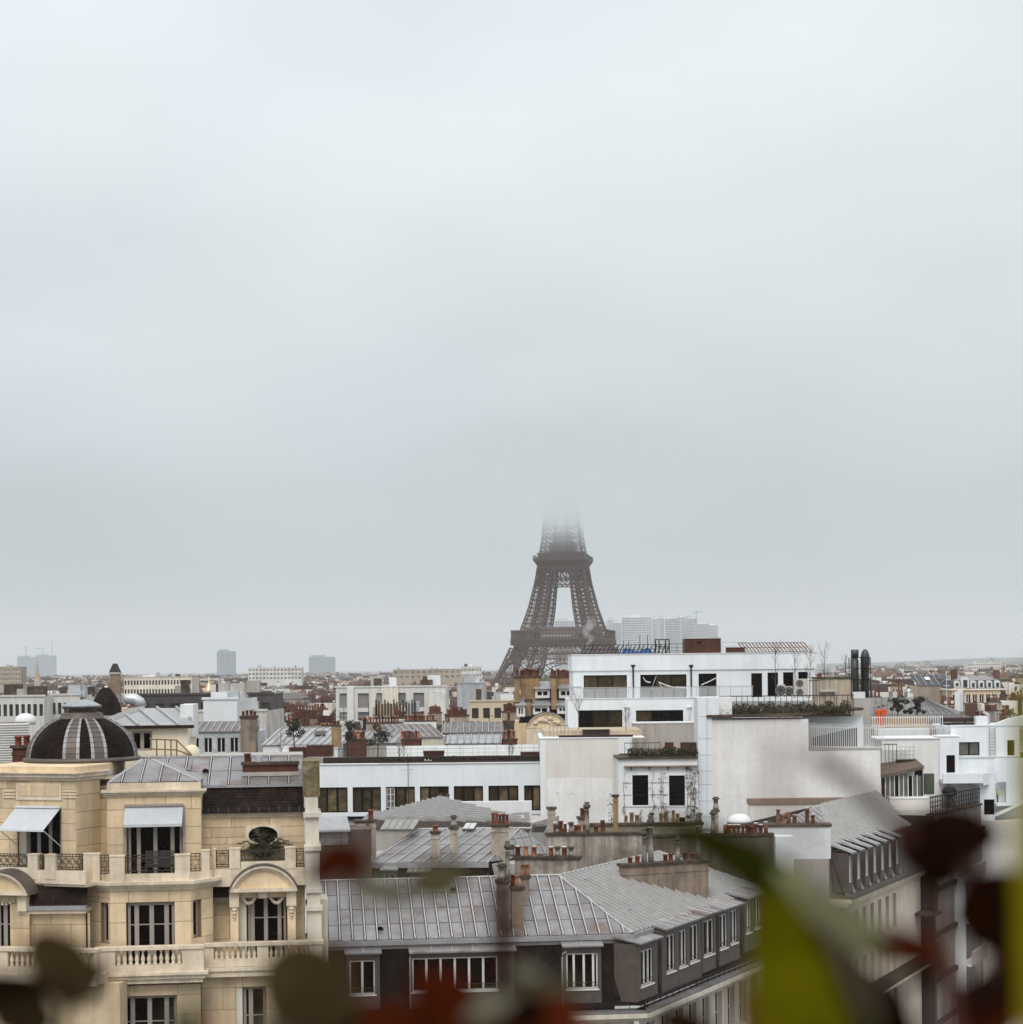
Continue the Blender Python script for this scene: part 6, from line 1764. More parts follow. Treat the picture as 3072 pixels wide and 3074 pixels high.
for j in range(ny + 1):
    for i in range(nx + 1):
        a = i / nx; b = j / ny
        hgt = math.sin(math.pi * min(1, max(0, b))) * (k[3] - k[2]) * (.7 + .3 * math.sin(a * 9) + g.uniform(-.12, .12)) * math.sin(math.pi * a) ** .3
        mb.v.append(FK.w(k[0] + (k[1] - k[0]) * a, 1.0 + 1.6 * b, zr + max(0, hgt)))
for j in range(ny):
    for i in range(nx):
        q_ = j * (nx + 1) + i; mb.p.append((q_, q_ + 1, q_ + nx + 2, q_ + nx + 1))
solo(mb, 'tarpaulin', BLUE, 'crumpled blue tarpaulin on the white block roof', 'tarpaulin', None, True)
sf = thing('scaffold_frame', 'dark scaffold frame standing on the white block roof', 'scaffold', FK.w(FK.pix(1990, 1950, 1)[0], 1, zr))
for px in (1968, 1979, 1998, 2009):
    for v in (.8, 1.8):
        u, z = FK.pix(px, 1919, v); MB(FK).box(u - .05, u + .05, v - .05, v + .05, zr, z).build('post', DARK, sf)
for py in (1920, 1942):
    for v in (.8, 1.8):
        a, b, z = FK.pix(1968, py, v)[0], FK.pix(2009, py, v)[0], FK.pix(1990, py, v)[1]; MB(FK).box(a, b, v - .04, v + .04, z - .04, z + .04).build('ledger', DARK, sf)
rail('thin open railing between the scaffold and wooden box', FK, (2010, 2056), 1934, 1960, 1.2, .9, DARK, mid=2)
rail('thin open railing right of the wooden box', FK, (2168, 2240), 1929, 1958, 1.2, .9, GREYW, mid=2)
for i, px in enumerate((1873, 1888, 1921, 1944)):
    u, z = FK.pix(px, (1922, 1922, 1905, 1906)[i], 2.5); solo(MB(FK).tube([(u, 2.5, zr), (u, 2.5, z)], .03, 5), 'vent_pole', DARK, ('first thin pole left of the tarpaulin on the white block roof', 'second thin pole beside the first on the white block roof', 'taller thin pole rising behind the tarpaulin', 'tall thin pole between tarpaulin and scaffold frame')[i], 'pole', 'thin roof poles')
k = FK.rect(2057, 1917, 2165, 1962, .8)
wb = thing('wooden_box', 'large red-brown wooden plant enclosure on the white block roof', 'enclosure', FK.w((k[0] + k[1]) / 2, 2, zr))
n = 14
for i in range(n):
    a, b = k[0] + (k[1] - k[0]) * i / n, k[0] + (k[1] - k[0]) * (i + 1) / n
    MB(FK).box(a + .006, b - .006, .8, .86, zr, k[3]).build('plank', WOOD, wb)
MB(FK).box(k[0] + .02, k[1] - .02, .87, 3.6, zr, k[3] - .03).build('core', WOOD, wb)
MB(FK).box(k[0] - .06, k[1] + .06, .72, 3.7, k[3], k[3] + .06).build('lid', DUCT, wb)
a = FK.rect(2093, 1926, 2105, 1932, .8); MB(FK).box(a[0], a[1], .77, .8, a[2], a[3]).build('hatch', FRAMED, wb)
k = FK.rect(2183, 1945, 2237, 1962, .8); o = solo(MB(FK).box(k[0], k[1], .8, 1.8, zr, k[3]).box(k[0] - .04, k[1] + .04, .75, 1.85, k[3], k[3] + .05), 'low_box', WOOD, 'low brown box beside the right rooftop pergola', 'box')
# construction tape hanging inside the windows is kept as thin strips on the glass
def tape(pts, w=.05):
    mb = MB(FK)
    for i in range(len(pts) - 1):
        a, b = FK.pix(*pts[i], .17), FK.pix(*pts[i + 1], .17)
        mb.add([(a[0], .165, a[1] - w), (b[0], .165, b[1] - w), (b[0], .165, b[1] + w), (a[0], .165, a[1] + w)], [(0, 1, 2, 3)])
    o = mb.build('hanging_strip', METALW, kb)
for pts in ([(1931, 2033), (1938, 2044), (1946, 2048), (1953, 2048)], [(1971, 2029), (1964, 2046), (1957, 2070), (1957, 2089)], [(1977, 2047), (1983, 2056), (1989, 2066)], [(1978, 2048), (2000, 2057), (2020, 2063), (2062, 2065)], [(2106, 2056), (2125, 2048), (2151, 2035)]): tape(pts)
# ---- long white range with seven windows
FI = Fr(1290, 2360, 152, 0)
ri = thing('white_range', 'long low white building with a row of dark framed windows', 'building', FI.w(0, 5, 0))
q = FI.rect(955, 2293, 1624, 2445)
xs = [(950, 1044), (1059, 1144), (1159, 1246), (1261, 1348), (1363, 1451), (1467, 1557), (1574, 1623)]
ws = []
for a, b in xs:
    k = FI.rect(a, 2361, b, 2436); ws.append(k)
z0w, z1w = FI.pix(1290, 2437)[1], FI.pix(1290, 2361)[1]
wall(ri, FI, q[0] - 1, q[1], z0w - .3, q[3], [(a, b, z0w, z1w) for a, b, _, _ in ws], WHITE, 0, .35)
MB(FI).box(q[0] - 1, q[1], -.1, .5, q[3] + .001, q[3] + .06).build('coping', WHITE, ri)
MB(FI).box(q[0] - 1, q[1], -.3, .4, z0w - .55, z0w - .302).build('dark_sill', FRAMED, ri)
MB(FI).box(q[0] - 1, q[1], -.05, .4, 6, z0w - .56).build('lower_wall', GREYW, ri)
MB(FI).box(q[0] - 1, q[1], 1.2, 14, z0w - .3, z1w + .4).build('core', GREYW, ri)
MB(FI).box(q[0] - 1, q[1] + 8, .5, 15, q[3] - .5, q[3] - .35).build('roof_deck', GREYW, ri)
for i, k in enumerate(ws):
    window(ri, FI, k[0], k[1], z0w, z1w, .2, cols=3 if i < 6 else 2, fm=FRAMED, gm=mixpane2, bar=.17)
k = FI.rect(1161, 2366, 1185, 2425, .1)
window(ri, FI, k[0], k[1], k[2], k[3], .12, cols=2, rows=3, fm=FRAMEW, gm=GLASSP, name='open_casement', bar=.07)
f = FI
u, z = f.pix(1225, 2285, -.3); solo(MB(f).tube([(u, -.3, z0w - 1), (u, -.3, z + .6)], .025, 5).tube([(u - .5, -.3, z0w + 3.3), (u + .45, -.3, z0w + 3.35)], .012, 4).tube([(u - .3, -.3, z0w + 1.1), (u + .2, -.3, z0w + 1.12)], .012, 4), 'antenna_mast', DARK, 'thin antenna mast in front of the long white range', 'antenna')
# terrace garden on the range
zr2 = q[3] + .0
hedge('low dark ground cover strip along the white range terrace', FI, FI.pix(1140, 2290, .8)[0], FI.pix(1620, 2290, .8)[0], .3, 1.4, zr2 + .07, .5, 2200, m=mat('dark_groundcover', (.030, .020, .014), .9, .4, 4, .3, 20))
_k = FI.rect(966, 2276, 1622, 2294, .3); solo(MB(FI).box(_k[0], _k[1], 1.5, 2.4, zr2 + .02, zr2 + .48), 'terrace_trough', SOIL, 'continuous dark planting trough along the white range parapet', 'planter')
def planter(label, px0, px1, pyt, pyb, v, flare=.0, m=None):
    k = FI.rect(px0, pyt, px1, pyb, v); t = thing('planter_box', label, 'planter', FI.w((k[0] + k[1]) / 2, v + .5, k[2]), 'wooden planters')
    nn = 4
    for j in range(nn):
        a = flare * (j / nn); z0_, z1_ = k[2] + (k[3] - k[2]) * j / nn, k[2] + (k[3] - k[2]) * (j + 1) / nn
        MB(FI).box(k[0] - a, k[1] + a, v - a, v + 1.1 + a, z0_ + .012, z1_).build('plank', m or WOOD, t)
    MB(FI).box(k[0] - flare, k[1] + flare, v - flare - .03, v + 1.13 + flare, k[3], k[3] + .05).build('rim', m or WOOD, t)
    MB(FI).box(k[0] + .02, k[1] - .02, v + .03, v + 1.07, k[2], k[3] - .02).build('soil', SOIL, t)
planter('flared brown planter in middle of the white range terrace', 1275, 1330, 2257, 2284, 2.5, .12)
planter('dark low planter on the white range terrace', 1432, 1508, 2272, 2292, 2.2, .0, SOIL)
planter('brown planter at the right end of the white range terrace', 1563, 1622, 2260, 2292, 2.2)
planter('large slatted brown planter under the left potted tree', 920, 998, 2240, 2272, 7.0)
planter('small slatted brown planter left of the large one', 868, 918, 2246, 2274, 8.0)
k = FI.rect(1160, 2238, 1640, 2290, 10)
pw = thing('white_parapet', 'white panelled parapet wall at back of the range terrace', 'wall', FI.w((k[0] + k[1]) / 2, 10, k[2]))
for i in range(13):
    a, b = k[0] + (k[1] - k[0]) * i / 13, k[0] + (k[1] - k[0]) * (i + 1) / 13
    MB(FI).box(a + .015, b - .015, 10, 10.3, k[2] - .5, k[3]).build('panel', WHITE, pw)
MB(FI).box(k[0], k[1], 10.05, 10.25, k[2] - .5, k[3] - .05).build('backing', GREYW, pw)
rail('thin grey railing along the back of the range terrace', FI, (1160, 1622), 2250, 2290, 9.2, 1.25, GREYW, mid=3)
rail('dark bar railing among the left terrace trees', FI, (990, 1160), 2250, 2288, 6.5, .35, DARK)
k = FI.rect(845, 2238, 1000, 2300, 9); solo(MB(FI).box(k[0], k[1], 9, 9.3, k[2], k[3]).box(k[0], k[0] + (k[1] - k[0]) * .35, 8.6, 8.98, k[2], k[3] - .5), 'white_screen', WHITE, 'low white screen walls behind the slatted planters', 'wall')
for i, (px, py, h_, r_, v, s) in enumerate(((885, 2246, 2.4, .85, 8, 31), (1050, 2262, 2.5, .85, 7.5, 32), (1135, 2285, 3.0, .95, 7, 33))):
    u, z = FI.pix(px, py, v); leafy_tree(['leafy potted tree above the small slatted planter', 'leafy potted tree in middle of the terrace railing', 'leafy potted tree next to the white parapet'][i], FI.w(u, v, z), h_, r_, s)
for i, (px, s) in enumerate(((845, 41), (1213, 42), (1530, 43), (1538, 44), (1200, 45))):
    u, z = FI.pix(px, 2288, 5); bare_tree(['bare sapling at the left end of the range terrace', 'bare shrub left of the flared planter', 'bare shrub before the white parapet at right', 'second thin bare shrub before the white parapet', 'twiggy shrub beside the antenna mast'][i], FI.w(u, 5, z), (2.4, 1.6, 2.0, 1.7, 1.5)[i], s, spread=.45)
# white folded sheets on the terrace edge
mb = MB(FI); g = random.Random(8)
for i in range(7):
    u, z = FI.pix(1254 + i * 8, 2292, .7); h_ = g.uniform(.15, .5)
    mb.add([(u - .15, .6, z), (u + .2, .62, z), (u + g.uniform(-.1, .15), .75, z + h_), (u + .1, 1.0, z)], [(0, 1, 2), (1, 3, 2), (3, 0, 2)])
solo(mb, 'white_sheeting', METALW, 'crumpled white sheeting on the range parapet edge', 'sheeting')
# ================================================================== dormered zinc building on the right street
a0 = P(2497, 2556, 118.0); zq = a0.z
a1 = onz(2690, 2493, zq)
dq = Vector((a1.x - a0.x, a1.y - a0.y, 0)).normalized(); nq = Vector((-dq.y, dq.x, 0))
a2 = a1 + dq * 4.0; am = a0 - dq * 7.5
FQ = frame_pts(a0, a2)
qb = thing('dormered_building', 'street building with ribbed zinc roof and row of leaning dormers', 'building', (a0.x, a0.y + 5, 0))
pk = P(2457, 2419, 128.0)
tq = Vector((pk.x, pk.y, pk.z))
tr = tq + dq * (FQ.L * .75)
e0 = a0
zinc(qb, [a0, a2, tr, tq], .8, rows=2, m=ZINCD, start=.3, batten=.15)
lq = P(2285, 2500, 121.0)
MB().add([tuple(tq), tuple(a0), tuple(lq)], [(0, 1, 2)]).build('hip_slope', ZINC, qb)
zinc(qb, [lq, a0, tq], .62, rows=1, skew=-1.2, m=ZINC, batten=.08)
MB().tube([lq, tq, tr], .07, 6).build('ridge_roll', ROLLZ, qb)
MB().add([tuple(tq), tuple(tr), tuple(tr + nq * 8 - Vector((0, 0, 2))), tuple(tq + nq * 8 - Vector((0, 0, 2)))], [(0, 1, 2, 3)]).build('rear_slope', ZINCD, qb)
# steep lower slope with leaning buttress-like dormers
SP, DR = .9, 2.75
zqm = zq - DR
MB(FQ).add([(0, -SP, zqm), (FQ.L, -SP, zqm), (FQ.L, .1, zq), (0, .1, zq)], [(0, 1, 2, 3)]).build('mansard_slope', mat('dark_zinc', (.085, .075, .07), .55, .2, 1.5, .1, 6), qb)
nd = 7
for i in range(nd):
    u = .35 + i * 1.92
    if u + 1.0 > FQ.L: break
    zz1 = zq - .12; zz0 = zqm + .25
    o = wall(qb, FQ, u, u + .95, zz0, zz1, [(u + .14, u + .81, zz0 + .55, zz1 - .22)], LEAD, -SP - .05, .12, name='dormer')
    MB(FQ).prism([(u - .02, 0), (u + .02, 0), (u + .02, .01)], 0, .01) 
    for s in (u, u + .93):
        MB(FQ).add([(s, -SP - .045, zz0), (s, -SP - .045, zz1), (s, .3, zz1), (s, -.1, zz0), (s + .02, -SP - .045, zz0), (s + .02, -SP - .045, zz1), (s + .02, .3, zz1), (s + .02, -.1, zz0)], [(0, 1, 2, 3), (7, 6, 5, 4), (0, 4, 5, 1), (1, 5, 6, 2)]).build('cheek', LEAD, o)
    # curved zinc cap
    mb = MB(FQ); N = 7
    for k in range(N):
        t0, t1 = k / N, (k + 1) / N
        def cp(t): return (-SP - .3 + (SP + 1.4) * t, zz1 + .02 + .55 * math.sin(t * 1.45))
        A_, B_ = cp(t0), cp(t1)
        mb.add([(u - .12, A_[0], A_[1]), (u + 1.07, A_[0], A_[1]), (u + 1.07, B_[0], B_[1]), (u - .12, B_[0], B_[1])], [(0, 1, 2, 3)])
    mb.add([(u - .12, -SP - .3, zz1 + .02), (u + 1.07, -SP - .3, zz1 + .02), (u + 1.07, -SP - .3, zz1 - .08), (u - .12, -SP - .3, zz1 - .08)], [(3, 2, 1, 0)])
    mb.build('dormer_roof', ZINC, o)
    MB(FQ).tube([(u + .47, -SP - .32, zz1 + .04), (u + .47, .2, zz1 + .5)], .035, 5).build('roof_rib', ROLLZ, o)
    window(o, FQ, u + .14, u + .81, zz0 + .55, zz1 - .22, -SP + .0, cols=2, bar=.09, fm=FRAMEW)
    # sloping pale cheek strips between dormers
    for s in (1.05, 1.3):
        MB(FQ).tube([(u + s, -SP - .08, zqm + .1), (u + s, -.05, zq - .3)], .055, 4).build('sloping_batten', LEADL, qb)
# cornice, wall with tall windows, iron balconies
MB(FQ).box(0, FQ.L + .2, -1.35, .2, zqm - .16, zqm + .05).build('gutter', LEAD, qb)
MB(FQ).box(0, FQ.L + .2, -1.2, .2, zqm - .4, zqm - .163).build('cornice', TRIM, qb)
MB(FQ).box(0, FQ.L + .2, -1.0, .2, zqm - .65, zqm - .403).build('cornice', PAINTST, qb)
WQ = mat('pale_street_wall', (.62, .53, .43), .85, .08, .4, .04, 5, streak=.12)
for st in range(5):
    zt_ = zqm - .65 - st * 3.1; zb_ = zt_ - 3.1
    hs = []
    for i in range(nd):
        u = .55 + i * 1.9
        if u + 1.0 < FQ.L: hs.append((u, u + .85, zb_ + .25, zt_ - .5))
    wall(qb, FQ, 0, FQ.L, zb_, zt_, hs, WQ, -.7, .3, name='street_wall')
    for h_ in hs: window(qb, FQ, *h_, -.45, cols=2, rows=2, bar=.07, fm=FRAMEG)
    if st in (1, 3):
        MB(FQ).box(0, FQ.L, -1.5, -.7, zb_ - .05, zb_ + .12).build('balcony_slab', TRIM, qb)
        mb = railing(FQ, (0, FQ.L), -1.45, zb_ + .12, zb_ + 1.05, post=.03, gap=.16); mb.build('balcony_railing', IRON, qb)
MB(FQ).box(.05, FQ.L - .05, .2, 9, 6, zq - .15).build('core', GREYW, qb)
# near lower wing: ribbed slope right of the white stacks
c_, d_ = P(2376, 2640, 111.0), P(2537, 2583, 115.0); d_.z = c_.z = zq - 1.9
c_ = onz(2330, 2680, zq - 2.4); d_ = onz(2537, 2598, zq - 2.4)
e_, f_ = P(2376, 2563, 118), P(2496, 2590, 118.5); e_.z = f_.z = zq - .9
e_ = onz(2350, 2556, zq - .7)
zinc(qb, [c_, d_, onz(2497, 2581, zq - .75), e_], .5, rows=2, m=ZINCD, start=.3, batten=.07)
fl_ = frame_pts(c_, d_)
MB(fl_).box(0, fl_.L + .05, -.1, .25, c_.z - 6, c_.z - .05).build('side_wall', SLATE, qb)
MB(fl_).box(0, fl_.L + .1, -.2, .3, c_.z - .3, c_.z + .0).build('gutter', ZINCD, qb)
# white dome rooflight on that roof
dm = P(2220, 2470, 127)
o = thing('dome_rooflight', 'white plastic dome rooflight beside the ribbed roof', 'rooflight', dm)
r_ = 37 / F * 127
MB().lathe(dm.x, dm.y, [(r_, dm.z), (r_ * .97, dm.z + r_ * .2), (r_ * .8, dm.z + r_ * .48), (r_ * .5, dm.z + r_ * .66), (.02, dm.z + r_ * .74)], 24).build('dome', METALW, o, True)
MB().lathe(dm.x, dm.y, [(r_ * 1.08, dm.z - .3), (r_ * 1.08, dm.z + .02)], 24).build('kerb', LEAD, o)
# low framed wall behind the ridge
f = Fr(2440, 2440, 140, 0)
k = f.rect(2250, 2398, 2668, 2480)
lw = thing('low_gable_wall', 'low pale wall framed in brown render behind the ribbed ridge', 'wall', f.w((k[0] + k[1]) / 2, .3, 15))
MB(f).box(k[0], k[1], 0, .6, 15, k[3]).build('masonry', GABLE, lw)
MB(f).box(k[0] - .1, k[1] + .05, -.12, .7, k[3] - .35, k[3] + .05).build('coping', mat('brown_render', (.24, .18, .14), .9, .15, 1, .1, 6), lw)
MB(f).box(k[1] - .35, k[1] + .05, -.1, 0, 15, k[3] - .352).build('edge_band', mat('brown_render', (.24, .18, .14)), lw)
# ---- grey panel building further down the street
FZ = frame_pts(a2 + dq * .6, a2 + dq * 22)
pb = thing('panel_building', 'modern street building of grey cladding panels and dark bands', 'building', (a2.x + dq.x * 8, a2.y + dq.y * 8, 0))
PAN = mat('grey_brown_panel', (.28, .235, .20), .6, .1, .5, .04, 5, obj=.1, streak=.08)
zp = zq - 1.5
MB(FZ).box(-.5, .1, -1.6, 4, 4, zp + 2.2).build('corner_pier', mat('dark_brown_metal', (.035, .026, .022), .6, .2), pb)
for s in range(6):
    zt_ = zp - s * 3.2
    MB(FZ).box(.1, 21, -1.15, .3, zt_ - .3, zt_).build('dark_band', mat('dark_brown_metal', (.035, .026, .022)), pb)
    MB(FZ).box(.1, 21, -1.0, .3, zt_ - .52, zt_ - .303).build('light_band', PAN, pb)
    for i in range(14):
        a, b = .1 + i * 1.5, .1 + (i + 1) * 1.5
        MB(FZ).box(a + .02, b - .02, -.9, -.8, zt_ - 3.2 + .02, zt_ - .54).build('panel', PAN if (i * 7 + s * 3) % 5 else ZINC, pb)
MB(FZ).box(.05, 21, -.79, 8, 4, zp).build('core', GREYW, pb)
MB(FZ).box(9.0, 9.2, -1.7, -.9, 4, zp - 1.5).build('white_fin', WHITE2, pb)
for s in range(3):
    zt_ = zp - 3.2 - s * 3.2
    MB(FZ).box(9.6, 13.6, -2.0, -.9, zt_ - .2, zt_).build('balcony_slab', WHITE2, pb)
    MB(FZ).box(9.6, 13.6, -2.0, -2.3, zt_ + .002, zt_ + .95).build('balcony_front', mat('pinkish_panel', (.42, .35, .32), .7, .06), pb)
# brown openwork screen with small balcony between the two street fronts
us = FQ.L + .1
mb = MB(FQ); zt_ = zqm - 1.2
for i in range(9): mb.box(us - 1.5 + i * .18, us - 1.47 + i * .18, -1.9, -1.87, zt_ - 1.9, zt_)
for j in range(6): mb.box(us - 1.5, us + .0, -1.9, -1.87, zt_ - 1.9 + j * .36, zt_ - 1.87 + j * .36)
mb.build('iron_screen', IRON, qb)
MB(FQ).box(us - 1.9, us + .1, -2.1, -.7, zt_ - 2.15, zt_ - 1.95).build('balcony_slab', COPING, qb)

# ================================================================== white cubic houses at the right edge
FO = Fr(2900, 2260, 156, 0)
oh = thing('white_cubic_house', 'white cubic houses with stepped terraces at the right edge', 'building', FO.w(0, 5, 0))
def W(a, b, c, d, v=0): return FO.rect(a, b, c, d, v)
q = W(2856, 2180, 3062, 2280); w1 = W(2880, 2228, 2942, 2268); w2 = W(3025, 2222, 3047, 2268)
MB(FO)
wall(oh, FO, q[0], q[1], q[2] - 12, q[3], [w1, w2], WHITE, 0, .3)
MB(FO).box(q[0], q[0] + .3, .01, 8, q[2] - 12, q[3]).box(q[0], q[1], 7.5, 8, q[2] - 12, q[3]).box(q[0] + .3, q[1], .6, 7.5, q[3] - .5, q[3] - .4).build('side_wall', WHITE, oh)
MB(FO).prism([(q[0] - .05, q[3] + .002), (q[1] + .6, q[3] + .002), (q[1] + .6, q[3] + .9), (q[1] - .8, q[3] + .62), (q[1] - 2.2, q[3] + .1), (q[0] - .05, q[3] + .1)], -.06, .4).build('parapet', WHITE, oh)
window(oh, FO, *w1, .15, cols=2, fm=FRAMED, gm=GLASSP, bar=.12); window(oh, FO, *w2, .15, cols=1, fm=FRAMED)
MB(FO).pbox(2880, 2269, 3064, 2274, -.12, 0).build('string_course', METALW, oh)
# projecting left block and lower terraces
v = -2.2
q = W(2822, 2212, 2872, 2350, v); w3 = W(2842, 2267, 2871, 2320, v)
wall(oh, FO, q[0], q[1] + .2, q[2], q[3], [w3], WHITE, v, .3); window(oh, FO, *w3, v + .15, cols=1, fm=FRAMED, bar=.12)
MB(FO).box(q[0], q[0] + .3, v + .01, 1, q[2], q[3]).box(q[1] - .1, q[1] + .2, v + .01, 0, q[2], q[3]).box(q[0] - .06, q[1] + .4, v - .06, 0, q[3], q[3] + .09).build('side_wall', WHITE, oh)
v = -3.6
q = W(2832, 2322, 2952, 2348, v); MB(FO).box(q[0], q[1], v, v + .3, q[2] - .1, q[3]).box(q[0], q[1], v + .3, 0, q[2] - .1, q[2] + .2).build('terrace_parapet', WHITE, oh)
k0, k1 = FO.pix(2952, 2322, v), FO.pix(2992, 2308, -1.5)
MB(FO).add([(k0[0], v, k0[1] - .95), (k1[0], -1.5, k0[1] - .95), (k1[0], -1.5, k0[1]), (k0[0], v, k0[1]), (k0[0], v + .35, k0[1]), (k1[0], -1.15, k0[1]), (k0[0], v + .35, k0[1] - .95), (k1[0], -1.15, k0[1] - .95)], [(0, 1, 2, 3), (3, 2, 5, 4), (4, 5, 7, 6)]).build('terrace_parapet', WHITE, oh)
v = -2.6
q = W(2940, 2346, 3010, 2470, v); w4 = W(2955, 2400, 2987, 2446, v)
wall(oh, FO, q[0], q[1] - .6, q[2], q[3] + .3, [w4], WHITE, v, .3); window(oh, FO, *w4, v + .15, cols=2, fm=FRAMED, bar=.1)
MB(FO).box(q[0], q[0] + .3, v + .01, 0, q[2], q[3] + .3).box(q[0] + .3, q[1] - .6, v + .31, 0, q[3] + .1, q[3] + .28).build('side_wall', WHITE, oh)
v = -.9
q = W(2988, 2275, 3120, 2470, v); w5 = W(2991, 2348, 3022, 2410, v)
wall(oh, FO, q[0], q[1], q[2], q[3], [w5], WHITE, v, .3)
MB(FO).box(w5[0] - .1, w5[1] + .1, v + 1.5, v + 1.6, w5[2] - .3, w5[3] + .1).build('room_back', mat('brown_room', (.10, .065, .045), .9, .2), oh)
zdoor = w5[2]
MB(FO).box(w5[0] - .2, w5[1] + .3, v - .9, v + 1.6, zdoor - .2, zdoor - .02).build('door_slab', WHITE2, oh)
MB(FO).add([FO.pix(2990, 2452, -3)[:1] + (-3.0, FO.pix(2990, 2452, -3)[1]), FO.pix(3090, 2400, -3)[:1] + (-3.0, FO.pix(3090, 2405, -3)[1]), FO.pix(3090, 2400, -3)[:1] + (-1.0, FO.pix(3090, 2405, -3)[1]), FO.pix(2990, 2452, -3)[:1] + (-1.0, FO.pix(2990, 2452, -3)[1])], [(0, 1, 2, 3)]).build('ramp', WHITE2, oh)
k = W(2940, 2455, 3120, 2600, -3.05); MB(FO).box(k[0], k[1], -3.05, -.95, 6, k[3] - .2).build('lower_wall', GABLE, oh)
# ladder on the wall
u0, u1, z0, z1 = W(2971, 2183, 2988, 2268, -.15)
ld = thing('wall_ladder', 'steel ladder fixed to the white cubic house', 'ladder', FO.w((u0 + u1) / 2, -.15, z0))
for u in (u0, u1): MB(FO).box(u - .03, u + .03, -.2, -.14, z0, z1).build('stile', GREYW, ld)
for i in range(9): zz = z0 + (z1 - z0) * (i + .5) / 9; MB(FO).box(u0, u1, -.19, -.15, zz - .02, zz + .02).build('rung', GREYW, ld)
# beige gable between, with glazed garden room and terraces
FT = Fr(2740, 2300, 150, 0)
bt = thing('terraced_house', 'beige walled house with glazed garden room and roof terraces', 'building', FT.w(0, 4, 0))
k = FT.rect(2650, 2219, 2826, 2500, 4); MB(FT).box(k[0], k[1], 4, 9, 8, k[3]).build('rear_wall', BEIGE, bt)
MB(FT).box(k[0] - .5, k[1] + .1, 3.9, 9, k[3] + .001, k[3] + .1).build('coping', WHITE2, bt)
k = FT.rect(2640, 2398, 2796, 2520, -.5); MB(FT).box(k[0], k[1], -.5, 4, 8, k[3]).build('front_wall', GABLE, bt)
MB(FT).box(k[0], k[1] + .05, -.56, 4, k[3] + .001, k[3] + .08).build('coping', WHITE2, bt)
zt1 = k[3] + .08
k2 = FT.rect(2645, 2322, 2768, 2396, .8)
gr = thing('garden_room', 'glazed garden room with dark flat roof on the terrace', 'conservatory', FT.w((k2[0] + k2[1]) / 2, 2, zt1))
n = 9
for i in range(n):
    a, b = k2[0] + (k2[1] - k2[0]) * i / n, k2[0] + (k2[1] - k2[0]) * (i + 1) / n
    MB(FT).box(a + .03, b - .03, .82, .84, zt1, k2[3] - .2).build('pane', GLASSP if i % 3 else GLASSB, gr)
    MB(FT).box(a - .03, a + .03, .78, .86, zt1, k2[3] - .1).build('mullion', METALW, gr)
MB(FT).add([(k2[0], .4, k2[3] - .35), (k2[1] + .1, .4, k2[3] + .35), (k2[1] + .1, 3.6, k2[3] + .75), (k2[0], 3.6, k2[3] + .35), (k2[0], .4, k2[3] - .1), (k2[1] + .1, .4, k2[3] + .6), (k2[1] + .1, 3.6, k2[3] + 1.0), (k2[0], 3.6, k2[3] + .6)], [(0, 1, 5, 4), (1, 2, 6, 5), (4, 5, 6, 7), (3, 0, 4, 7), (3, 2, 1, 0)]).build('roof', mat('brown_roofing', (.12, .085, .065), .8, .2, 1, .1, 6), gr)
MB(FT).box(k2[1], k2[1] + .1, .85, 3.5, zt1, k2[3] + .5).build('side_wall', DARK, gr)
k3 = FT.rect(2771, 2320, 2808, 2392, 2.0); window(gr, FT, k3[0], k3[1], zt1, k3[3], 2.0, cols=1, fm=FRAMEW, gm=mat('green_glass', (.07, .085, .06), .1, .3, .8, .1, 3, spec=.7), bar=.1, name='glazed_door')
MB(FT).box(k2[0], k2[1] - .5, 3.65, 3.95, k2[3] + .4, k2[3] + 1.7).build('upper_step', WHITE2, gr)
rail('dark railing above the garden room roof', FT, (2646, 2692), 2236, 2290, 3.2, .26, DARK, post=.04)
st = thing('stacked_furniture', 'stack of metal garden furniture on the upper terrace', 'furniture', P(2715, 2290, 153.3))
p = P(2715, 2290, 153.3)
mb = MB()
for i in range(6):
    x = p.x - .9 + i * .33; mb.tube([(x, p.y, p.z), (x, p.y, p.z + 1.25)], .025, 4)
for j in range(4): mb.tube([(p.x - 1.1 + .2 * j, p.y, p.z + .3 + j * .32), (p.x + .9, p.y, p.z + .3 + j * .32)], .025, 4)
mb.build('frames', GREYW, st)
MB().box(p.x - .6, p.x + .9, p.y - .3, p.y + .4, p.z - .1, p.z + .25).build('crate', SOIL, st)
# balcony running forward with railing, concrete front and a kettle barbecue
b0, b1 = P(2798, 2450, 140.0), P(2945, 2400, 150.0); b1.z = b0.z
fb2 = frame_pts(b0, b1)
MB(fb2).box(0, fb2.L, 0, .3, 12, b0.z).build('balcony_front', mat('streaked_grey', (.34, .30, .27), .9, .1, .5, .05, 5, streak=.4), bt)
MB(fb2).box(-.1, fb2.L + .1, -.12, .42, b0.z + .001, b0.z + .14).build('balcony_coping', COPING, bt)
MB(fb2).box(0, fb2.L, .3, 6, b0.z - .5, b0.z - .3).build('balcony_floor', GREYW, bt)
mb = railing(fb2, (0, fb2.L), .1, b0.z + .14, b0.z + 1.3, post=.05, gap=.55, mid=3)
solo(mb, 'railing', DARK, 'slanting dark railing along the concrete balcony', 'railing', 'terrace railings')
p = fb2.w(fb2.L * .72, 1.4, b0.z + .0)
bq = thing('kettle_barbecue', 'round black kettle barbecue behind the slanting railing', 'barbecue', p)
for i in range(3):
    a = i * 2.094; MB().tube([(p[0] + .35 * math.cos(a), p[1] + .35 * math.sin(a), p[2] - .3), (p[0] + .2 * math.cos(a), p[1] + .2 * math.sin(a), p[2] + .9)], .03, 5).build('leg', DARK, bq)
